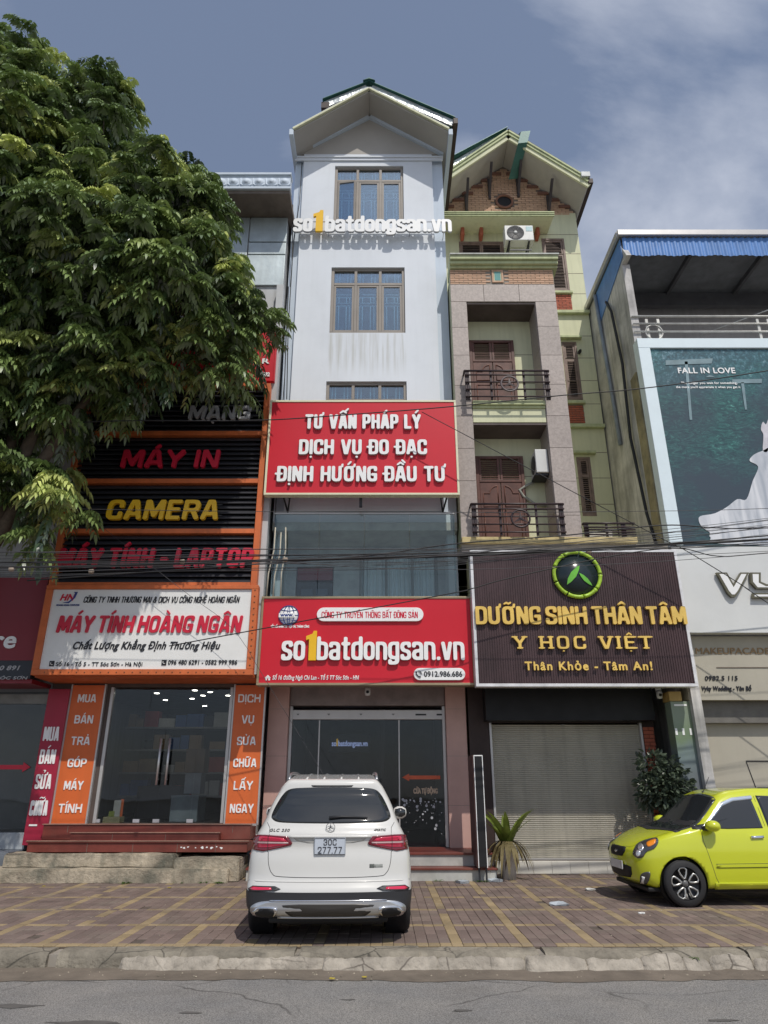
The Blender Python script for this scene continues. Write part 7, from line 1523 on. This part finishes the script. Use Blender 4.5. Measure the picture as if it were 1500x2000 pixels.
# shut lines of the tailgate, painted shade of the plate recess, ledge
gate = [(-.655,1.03),(-.66,.86),(-.645,.74),(-.60,.66),(-.50,.635),(0,.628),(.50,.635),(.60,.66),(.645,.74),(.66,.86),(.655,1.03)]
seam(bvh, [(a,0,b) for a, b in smooth_poly(gate, 3)[:-3]], BY, .006).build('tailgate_line', seamm, V, local=True)
seam(bvh, [(-.70,0,1.15),(-.665,0,1.10),(-.66,0,1.03)], BY, .005).build('tailgate_line', seamm, V, local=True); seam(bvh, [(.70,0,1.15),(.665,0,1.10),(.66,0,1.03)], BY, .005).build('tailgate_line', seamm, V, local=True)
rc = [(-.40,1.012),(.40,1.012),(.36,.975),(.24,.955),(-.24,.955),(-.36,.975)]
rear(rc, .002, 4).build('plate_recess_shade', mat('recess_shadow_paint', (.50,.49,.46), .4, var=0, bump=0), V, local=True)  # flat strip under the ledge, recess shade mixed into its paint
def ledge(z, x, r_, m_, nm, off=.01):
    hs = cast(bvh, [(x*(2*i/20-1), 0, z) for i in range(21)], BY); MB().tube([h+n*off for h, n in hs], r_, 8).build(nm, m_, V, local=True)
ledge(1.018, .44, .013, paint, 'handle_ledge', .006); ledge(.592, .86, .010, paint, 'bumper_crease', -.004)
rear([(-.24,1.528),(.24,1.528),(.22,1.513),(-.22,1.513)], .006, 3).build('high_brake_light', black, V, local=True)
# number plate
yp_ = bvh.ray_cast(Vector((0,-5,.93)), BY)[0].y-.03; pl = MB().box(-.168,.168,yp_-.004,yp_+.03,.842,1.008).build('number_plate', mat('plate_white', (.50,.54,.60), .4, var=.02, bump=0), V, .006, local=True); yq_ = yp_-.008
def local_letters(s, x0, x1, z, cap, y, d, m, par, **k):
    t0 = ORG.get(root_of(par).name, Vector()); return letters(s, x0+t0.x, x1+t0.x, z+t0.z, cap, y+t0.y, d, m, par, **k)
pdk = mat('plate_dark', (.05,.05,.06), .5, bump=0)
t0_ = ORG[V.name]; block('30C', t0_.x-.068, t0_.x+.070, .934, .060, t0_.y+yq_, .004, pdk, pl, tx=.07, ty=.065, gap=.14, split=False, name='plate_lettering'); block('277.77', t0_.x-.128, t0_.x+.130, .856, .064, t0_.y+yq_, .004, pdk, pl, tx=.07, ty=.065, gap=.14, split=False, name='plate_lettering')
f = MB(); f.tube([(-.162,yp_-.006,.848),(.162,yp_-.006,.848),(.162,yp_-.006,1.002),(-.162,yp_-.006,1.002)], .003, 5, closed=True); f.build('plate_border', pdk, pl, local=True)
# star badge, lettering, small sticker
h, n_ = cast(bvh, [(0,0,1.095)], BY)[0]; c = h+n_*.028; g = MB(); rr = .047; up_ = Vector((0, .35, .94)).normalized(); rt = Vector((1,0,0))
g.tube([c+(rt*math.cos(t)+up_*math.sin(t))*rr for t in np.linspace(0, 2*math.pi, 29)[:-1]], .0032, 6, closed=True)
for k in range(3):
    t = math.pi/2+k*2*math.pi/3; e_ = c+(rt*math.cos(t)+up_*math.sin(t))*rr; s = (rt*-math.sin(t)+up_*math.cos(t))*.007; g.add([c-s+n_*.001, c+s+n_*.001, e_+n_*.001, c+n_*.007], [(0,1,3),(1,2,3),(2,0,3)])
g.v = [(a, b-.004, c2) for a, b, c2 in g.v]; g.build('star_badge', mat('badge_chrome', (.12,.12,.125), .35, metal=.6, var=0, bump=0), V, local=True)
bl2 = mat('badge_lettering', (.10,.10,.10), .3, metal=.5, bump=0)
def onbody(s, x0, x1, z, cap, nm, **k):
    o = local_letters(s, x0, x1, z, cap, 0, .004, bl2, V, split=False, name=nm, **k)[0]
    for v in o.data.vertices:
        h = bvh.ray_cast(Vector((v.co.x, -5, v.co.z)), BY)
        if h[0]: v.co.y = h[0].y-.003-(.004-v.co.y)
onbody('GLC 250', -.665, -.445, 1.063, .028, 'model_lettering', weight=.04, shear=.25, res=18, spacing=1.15); onbody('4MATIC', .47, .60, 1.066, .024, 'drive_lettering', weight=.07, shear=.3, res=14, spacing=1.1)
rear([(.425,.752),(.475,.752),(.475,.716),(.425,.716)], .003, 2).build('bumper_sticker', mat('sticker_dark_grey', (.10,.11,.10), .5, bump=0), V, local=True); rear([(.477,.750),(.565,.750),(.565,.718),(.477,.718)], .003, 2).build('bumper_sticker', mat('sticker_grey', (.30,.31,.29), .4, bump=0), V, local=True)
# chrome diffuser with exhaust trims
dh_ = [(0,.420),(.25,.420),(.52,.420),(.68,.412),(.77,.38),(.80,.335),(.78,.305),(.70,.292),(.52,.290),(0,.292)]
dp = dh_+[(-a, b) for a, b in dh_[1:-1]][::-1]
silver = mat('satin_silver_trim', (.62,.63,.65), .30, metal=.8, var=0, bump=0)
df = rear(smooth_poly(dp, 3), .026, 8).build('skid_plate', silver, V, local=True)
rear([(-.47,.385),(-.30,.395),(.30,.395),(.47,.385),(.43,.33),(.38,.300),(-.38,.300),(-.43,.33)], .030, 4).build('plate_reflection', mat('plate_reflection_tone', (.07,.065,.06), .35, metal=.4, var=0, bump=0), df, local=True)  # dark centre of the skid plate: ground reflection painted as a patch
ledge(.287, .52, .010, silver, 'diffuser_lip', .030); ledge(.425, .60, .008, chrome, 'trim_edge', .028)
for s in (-1, 1):
    ex = [(.515,.345),(.56,.365),(.70,.362),(.765,.335),(.755,.308),(.68,.295),(.56,.296)]
    o = rear([(a*s, b) for a, b in ex], .045, 4, 3, skirt=-.01).build('exhaust_trim', chrome, V, local=True); cx2 = .64*s
    rear([(cx2+(a*s-cx2)*.80, .329+(b-.329)*.68) for a, b in ex], .0475, 4, 3, skirt=-.03).build('exhaust_opening', black, o, local=True)
MB().box(-.62,.62,.15,4.3,.20,.28).box(-.5,.5,.25,.6,.17,.26).build('underbody', black, V, .02, local=True)
# glasshouse sides, roof rails, mirrors
for s in (-1, 1):
    DX = Vector((-s, 0, 0)); sg = lambda pts, off=.004, r_=6: decal(bvh, [(s*.5, a, b) for a, b in pts], DX, off, r_)
    for pts in ([(.62,1.16),(.80,1.40),(1.30,1.50),(1.36,1.15),(.9,1.13)], [(1.42,1.14),(1.42,1.50),(2.22,1.52),(2.26,1.13)], [(2.33,1.13),(2.33,1.51),(2.62,1.45),(3.16,1.14)]): sg(pts).build('side_window', carglass, V, local=True)
    for pts in ([(s*.5,1.38,1.12),(s*.5,1.30,.60),(s*.5,1.42,.36)], [(s*.5,2.30,1.12),(s*.5,2.28,.36)], [(s*.5,3.25,1.10),(s*.5,3.20,.36)]): seam(bvh, pts, DX, .006).build('door_line', seamm, V, local=True)
    for y in (1.75, 2.65): decal(bvh, [(s*.5,y,.96),(s*.5,y+.2,.96),(s*.5,y+.2,.93),(s*.5,y,.93)], DX, .03, 2).build('door_handle', chrome, V, local=True)
    rp_ = []
    for y in np.linspace(.62, 2.45, 10): hh = bvh.ray_cast(Vector((s*.515, y, 5)), Vector((0,0,-1)))[0]; rp_.append(hh+Vector((0,0,.045 if .7 < y < 2.35 else .0)))
    MB().tube(rp_, .018, 8).build('roof_rail', mat('rail_silver', (.38,.38,.39), .35, metal=.8, var=0, bump=0), V, local=True)
    mc = Vector((s*.935, 3.0, 1.15)); m1 = MB().lathe([(0,-.10),(.08,-.085),(.115,-.03),(.11,.04),(.07,.09),(0,.10)], mc, 20, 'x'); m1.v = [(v[0], mc.y+(v[1]-mc.y)*.55, mc.z+(v[2]-mc.z)*.74) for v in m1.v]; mm_ = m1.build('side_mirror', paint, V, local=True)
    g2 = MB().lathe([(0,-.085),(.075,-.07),(.1,-.02),(.1,.03),(.06,.08),(0,.085)], mc, 20, 'x'); g2.v = [(v[0], mc.y-.02+(v[1]-mc.y)*.60, mc.z+(v[2]-mc.z)*.66) for v in g2.v]; g2.build('mirror_glass', carglass, mm_, local=True); MB().beam((s*.80,3.0,1.10), mc-Vector((s*.04,0,.04)), .06, .04).build('mirror_arm', blackpl, mm_, local=True)
for k, x in enumerate((-.30,-.1,.1,.30)):
    hs = [bvh.ray_cast(Vector((x, y, 5)), Vector((0,0,-1)))[0] for y in np.linspace(.5, 2.0, 8)]; MB().tube(hs, .012, 6).build('roof_rib', paint, V, local=True)
hs = [bvh.ray_cast(Vector((x, .62, 5)), Vector((0,0,-1)))[0] for x in (-.02,0,.02)]; 
decal(bvh, [(-.62,4.7,.72),(.62,4.7,.72),(.55,4.7,.45),(-.55,4.7,.45)], Vector((0,-1,0)), .006, 5).build('front_grille', black, V, local=True)
hs_ = decal(bvh, [(-.66,2.62,2),(.66,2.62,2),(.74,3.28,2),(-.74,3.28,2)], Vector((0,0,-1)), .005, 8).build('windscreen', carglass, V, local=True)
for s in (-1, 1): decal(bvh, [(s*.5,4.7,.80),(s*.80,4.7,.82),(s*.80,4.7,.70),(s*.52,4.7,.68)], Vector((0,-1,0)), .006, 4).build('headlight', mat('lamp_glass_clear', (.45,.46,.48), .08, var=0, bump=0), V, local=True)
def suv_rim(t_, x, y, z, w_, s, rr):
    mb = MB()
    for k in range(5): a = k*2*math.pi/5; mb.beam((x+s*(w_/2-.03), y, z), (x+s*(w_/2-.02), y+rr*math.cos(a), z+rr*math.sin(a)), .07, .02, (1,0,0))
    mb.build('rim', silver, t_, local=True)
for s in (-1, 1):
    for y in WY: wheel(V, s*.77, y, .365, .25, s, .25, suv_rim)
    for y in WY: MB().lathe([(.390,-.11),(.390,.11)], (s*.73, y, .35), 30, 'x').build('wheel_arch_liner', black, V, local=True)
# ---------------- yellow-green hatchback
hw_max = .80
KT = R(90+2.5)
KX, KY = 3.36, 11.42
K = thing('yellow_hatchback', 'bright yellow-green hatchback parked sideways at the right edge, nose to the left', 'car', (0, 0, 0), None, 0)
KM = Matrix.Translation((KX+3.535, KY, 0)) @ Matrix.Rotation(KT, 4, 'Z'); ORG[K.name] = Vector()
K.location = KM.translation; K.rotation_euler = (0, 0, KT); KI = KM.inverted()
HWk = [(.15,.70),(.28,.775),(.45,.795),(.65,.80),(.78,.790),(.90,.765),(.98,.735),(1.1,.69),(1.25,.63),(1.38,.57),(1.5,.52)]
topk = [(0,1.36),(.3,1.435),(.8,1.475),(1.4,1.485),(1.9,1.455),(2.15,1.39),(2.35,1.27),(2.60,1.11),(2.80,1.0),(2.90,.972),(3.1,.935),(3.3,.875),(3.45,.785),(3.535,.70)]
kia = car_body(3.535, lambda y: lerpt(topk, y), lambda y: lerpt([(0,.24),(.3,.20),(3.0,.20),(3.4,.21),(3.535,.26)], y), lambda z, y: lerpt(HWk, z), lambda y: lerpt([(0,.93),(.4,.99),(1.5,1),(2.9,.995),(3.2,.95),(3.4,.88),(3.535,.78)], y),
    lambda x, z: lerpt([(.2,.05),(.5,.0),(.8,.03),(1.0,.08),(1.4,.28)], z)+.12*(abs(x)/.8)**3,
    lambda x, z: 3.47-.16*(abs(x)/.8)**2.2-lerpt([(.2,.10),(.35,.02),(.55,.0),(.68,.03),(.78,.10),(.9,.20)], z), (.13, .13, .075), nx=30, ny=86)
WK = (.46, 2.83)
kia = cut(kia, [MB().lathe([(0,-.3),(.325,-.3),(.325,.3),(0,.3)], (s*.87, y, .29), 36, 'x') for s in (-1, 1) for y in WK])
lime = mat('lime_paint', (.55,.60,.025), .22, var=.01, scale=2, bump=0, coat=.9); kia.materials.append(lime)
ob = bpy.data.objects.new('body', kia); COL.objects.link(ob); ob.parent = K
bmk = bmesh.new(); bmk.from_mesh(kia); bk = BVHTree.FromBMesh(bmk); LX = Vector((-1, 0, 0)); CAMW = Vector((0, 0, CH))
# side of the car that faces the street is its left (-x before turning)
def viapx(poly, off=.004, rings=6, skirt=.02, sm=0):
    """outline read off the photograph, carried onto the body along the sight lines"""
    if sm: poly = smooth_poly(poly, sm)
    cen = tuple(np.mean(np.array(poly), 0)); n = len(poly); pts = [(cen[0]+(p[0]-cen[0])*r_/rings, cen[1]+(p[1]-cen[1])*r_/rings) for r_ in range(rings, 0, -1) for p in poly]+[cen]; o_ = KI @ CAMW; hs = []
    for p in pts:
        for k in range(16):
            q = (p[0]+(cen[0]-p[0])*k*.05, p[1]+(cen[1]-p[1])*k*.05); d = ((KI @ W(q[0], q[1], 11))-o_).normalized(); h = bk.ray_cast(o_, d)
            if h[0] is not None: break
        if h[0] is None: h = (o_+d*11, -d)
        hs.append((h[0], h[1]))
    vs = [h+nn*off for h, nn in hs]; lo = [h-nn*skirt for h, nn in hs[:n]]; mb = MB()
    mb.add(vs, [(r_*n+i, r_*n+(i+1) % n, (r_+1)*n+(i+1) % n, (r_+1)*n+i) for r_ in range(rings-1) for i in range(n)]+[((rings-1)*n+i, (rings-1)*n+(i+1) % n, rings*n) for i in range(n)], True)
    b = len(vs); mb.v += [tuple(v) for v in lo]; mb.f += [(i, (i+1) % n, b+(i+1) % n, b+i) for i in range(n)]; mb.sm += [False]*n; return mb
def both(mb, name, m_, par=None):
    par = par or K; o = mb.build(name, m_, par, local=True); v2 = MB(); v2.v = [(-v[0], v[1], v[2]) for v in mb.v]; v2.f = [f[::-1] for f in mb.f]; v2.sm = mb.sm; o2 = v2.build(name, m_, par, local=True); return o, o2
D_ = Vector((1, 0, 0))                                   # looking from the left side
def kside(pts, off=.004, rings=6, sm=0): return decal(bk, [(-.5, a, b) for a, b in (smooth_poly(pts, sm) if sm else pts)], D_, off, rings)
ktz = lambda y: bk.ray_cast(Vector((-.45, y, 5)), Vector((0,0,-1)))[0].z
kt = lambda y, d: (y, ktz(y)-d)
both(kside([(2.66,.975),kt(2.45,.12),kt(2.33,.11),kt(2.2,.105),kt(1.95,.10),(1.62,1.375),(1.60,.965),(2.1,.955)], .005, 7), 'side_window', carglass)
both(kside([(1.52,.965),(1.53,1.385),(1.1,1.375),(.72,1.27),(.62,1.02),(.9,.975)], .004, 7), 'side_window', carglass)
vis_ = mat('visor_chrome', (.55,.62,.72), .15, metal=.6, var=0, bump=0)
def strip(bvh, up, lo, D, off, n=6):
    """a band between two lines, laid on the body"""
    U = []; L_ = []
    for a, b, l in ((up, None, U), (lo, None, L_)):
        for p, q in zip(a, a[1:]): l += [Vector(p).lerp(Vector(q), k/n) for k in range(n)]
        l.append(Vector(a[-1]))
    ra = []
    for f_ in (0, .33, .67, 1): ra.append(cast(bvh, [u.lerp(v, f_) for u, v in zip(U, L_)], D, None))
    m = len(U); vs = [h+nn*(off if 0 < i < 3 else off*.6) for i, r_ in enumerate(ra) for h, nn in r_]
    vs += [h for h, nn in ra[0]]+[h for h, nn in ra[3]]
    fs = [(r_*m+i, r_*m+i+1, (r_+1)*m+i+1, (r_+1)*m+i) for r_ in range(3) for i in range(m-1)]+[(i, i+1, 4*m+i+1, 4*m+i) for i in range(m-1)]+[(3*m+i, 3*m+i+1, 5*m+i+1, 5*m+i) for i in range(m-1)]
    return MB().add(vs, fs, True)
ys_v = (2.42, 2.32, 2.2, 2.08, 1.9, 1.60)
both(strip(bk, [(-.5, *kt(y, .095)) for y in ys_v], [(-.5, *kt(y, .095+.05*min(1, (2.44-y)/.25+.25))) for y in ys_v], D_, .016), 'window_visor', vis_)
for pts in ([(-.5,2.50,.99),(-.5,2.50,.80),(-.5,2.40,.35),(-.5,2.36,.27)], [(-.5,1.56,1.38),(-.5,1.56,.27)], [(-.5,2.36,.27),(-.5,1.0,.27)], [(-.5,2.38,.52),(-.5,.9,.53)], [(-.5,2.39,.475),(-.5,.9,.485)]): both(seam(bk, pts, D_, .006), 'door_line', seamm)
both(kside([(2.37,.515),(1.6,.522),(1.6,.485),(2.375,.478)], .012, 2), 'side_moulding', lime)
both(kside([(1.82,.862),(1.64,.868),(1.64,.838),(1.82,.832)], .026, 2), 'door_handle', chrome)
both(kside([(2.42,.225),(.88,.225),(.88,.30),(2.42,.29)], .022, 3), 'side_skirt', lime)
# windscreen, hood line, front details
decal(bk, [(-.56,2.12,2),(0,2.06,2),(.56,2.12,2),(.66,2.45,2),(.69,2.78,2),(0,2.90,2),(-.69,2.78,2),(-.66,2.45,2)], Vector((0,0,-1)), .004, 9).build('windscreen', carglass, K, local=True)
decal(bk, [(-.70,2.78,2),(0,2.90,2),(.70,2.78,2),(.69,2.84,2),(0,2.965,2),(-.69,2.84,2)], Vector((0,0,-1)), .006, 3).build('cowl', blackpl, K, local=True)
FN = Vector((0, -1, 0))
kf = lambda pts, off=.004, rings=4: decal(bk, [(a, 3, b) for a, b in pts], FN, off, rings)
hl = MB()
lens = mat('headlight_lens', (.055,.055,.06), .06, var=0, bump=0, coat=1); hb = mat('headlight_bowl', (.80,.80,.82), .22, metal=.8, var=0, bump=0); amber = mat('indicator_amber', (.85,.26,.01), .2, var=0, bump=0, coat=1)
hpoly = [(1237,1668),(1241,1655),(1248,1647),(1262,1641),(1280,1637),(1286,1640),(1285,1648),(1277,1658),(1264,1663),(1256,1674),(1246,1676)]
h1, h2 = both(viapx(hpoly, .012, 5, .03, 3), 'headlight', lens)
both(viapx([(1263,1647),(1272,1642),(1281,1640),(1280,1647),(1272,1653),(1265,1654)], .015, 3, .004, 2), 'indicator', amber)
for c_, r_ in (((1252,1656),7.5), ((1247,1667),6.5)): both(viapx([(c_[0]+r_*.75*math.cos(t), c_[1]+r_*math.sin(t)) for t in np.linspace(0, 2*math.pi, 15)[:-1]], .016, 3, .004), 'lamp_bowl', hb)
both(viapx(smooth_poly([(1250,1722),(1252,1708),(1261,1703),(1270,1704),(1269,1716),(1263,1726),(1254,1728)], 3), .008, 4), 'fog_lamp', mat('fog_housing', (.12,.12,.12), .2, metal=.5, var=0, bump=0)); both(viapx([(1251,1724),(1254,1711),(1260,1713),(1258,1725)], .012, 2, .004), 'fog_lens', letterwhite)
gk = [(0,.695),(.27,.69),(.285,.645),(.21,.575),(0,.568)]
gp = gk+[(-a, b) for a, b in gk[1:-1]][::-1]
g_ = kf(gp, .010, 4).build('front_grille', black, K, local=True)
kf([(-.045,.625),(-.03,.643),(.03,.643),(.045,.625),(.03,.608),(-.03,.608)], .016, 2).build('maker_badge', chrome, g_, local=True)
lg_ = [(0,.46),(.30,.47),(.42,.455),(.40,.36),(.33,.315),(0,.30)]
kf(lg_+[(-a, b) for a, b in lg_[1:-1]][::-1], .008, 5).build('lower_intake', black, K, local=True)
MB().box(-.235,.235,3.475,3.49,.405,.515).build('number_plate', mat('front_plate_white', (.60,.60,.60), .4, bump=0), K, .004, local=True)
seam(bk, [(-.62,2.9,2),(-.55,3.2,2),(-.38,3.38,2),(0,3.44,2),(.38,3.38,2),(.55,3.2,2),(.62,2.9,2)], Vector((0,0,-1)), .005).build('bonnet_line', seamm, K, local=True)
mk = MB().lathe([(0,-.095),(.06,-.085),(.095,-.04),(.10,.03),(.075,.08),(0,.1)], (-.875, 2.38, 1.0), 20, 'x'); mk.v = [(v[0], 2.38+(v[1]-2.38)*1.0, 1.0+(v[2]-1.0)*.74) for v in mk.v]
for o_ in both(mk, 'side_mirror', lime): pass
both(MB().beam((-.70,2.44,.965), (-.82,2.40,.965), .09, .05), 'mirror_arm', blackpl)
both(kside([(2.66,.99),(2.52,1.06),(2.47,1.05),(2.47,.95),(2.6,.95)], .008, 3), 'mirror_base', blackpl)
hh = bk.ray_cast(Vector((0,2.02,5)), Vector((0,0,-1)))[0]; MB().lathe([(.02,0),(.015,.02),(0,.025)], hh, 10).tube([hh, hh+Vector((0,-.13,.22))], .005, 6).build('antenna', blackpl, K, local=True)
def kia_rim(t_, x, y, z, w_, s, rr):
    rb = mat('rim_black', (.02,.02,.022), .3, var=0, bump=0); rsil = mat('rim_silver', (.50,.50,.48), .3, metal=.7, var=0, bump=0); xx = x+s*(w_/2-.035)
    MB().lathe([(0,0),(rr*.98,0),(rr*.98,.012*s)], (xx-s*.02, y, z), 30, 'x').build('rim', rb, t_, local=True)
    MB().lathe([(0,.02*s),(.035,.016*s),(.045,0)], (xx, y, z), 16, 'x').build('hub_cap', mat('hub_grey', (.12,.12,.12), .3, var=0, bump=0), t_, local=True)
    for k in range(5):
        a = k*2*math.pi/5+.2; u = Vector((0, math.cos(a), math.sin(a))); v_ = Vector((0, -math.sin(a), math.cos(a))); c = Vector((xx+s*.012, y, z))
        ring = [c+u*rr*(.30)+v_*rr*.05, c+u*rr*.55+v_*rr*.19, c+u*rr*.80+v_*rr*.27, c+u*rr*.93+v_*rr*.16, c+u*rr*.95, c+u*rr*.93-v_*rr*.16, c+u*rr*.80-v_*rr*.27, c+u*rr*.55-v_*rr*.19, c+u*rr*.30-v_*rr*.05]
        MB().tube(ring, .013, 7, closed=True).build('spoke', rsil, t_, local=True)
for s in (-1, 1):
    for y in WK: wheel(K, s*.70, y, .29, .17, s, .205, kia_rim)
    for y in WK: MB().lathe([(.320,-.09),(.320,.09)], (.655*s, y, .29), 30, 'x').build('wheel_arch_liner', black, K, local=True)
MB().box(-.62,.62,.2,3.3,.16,.22).build('underbody', black, K, .02, local=True)
for s in (-1, 1): decal(bk, [(s*.5,-1,1.05),(s*.66,-1,1.0),(s*.68,-1,.72),(s*.54,-1,.72)], Vector((0,1,0)), .008, 4).build('tail_light', lampd, K, local=True)
decal(bk, [(-.5,-1,1.3),(.5,-1,1.3),(.58,-1,1.0),(-.58,-1,1.0)], Vector((0,1,0)), .005, 6).build('rear_window', carglass, K, local=True)
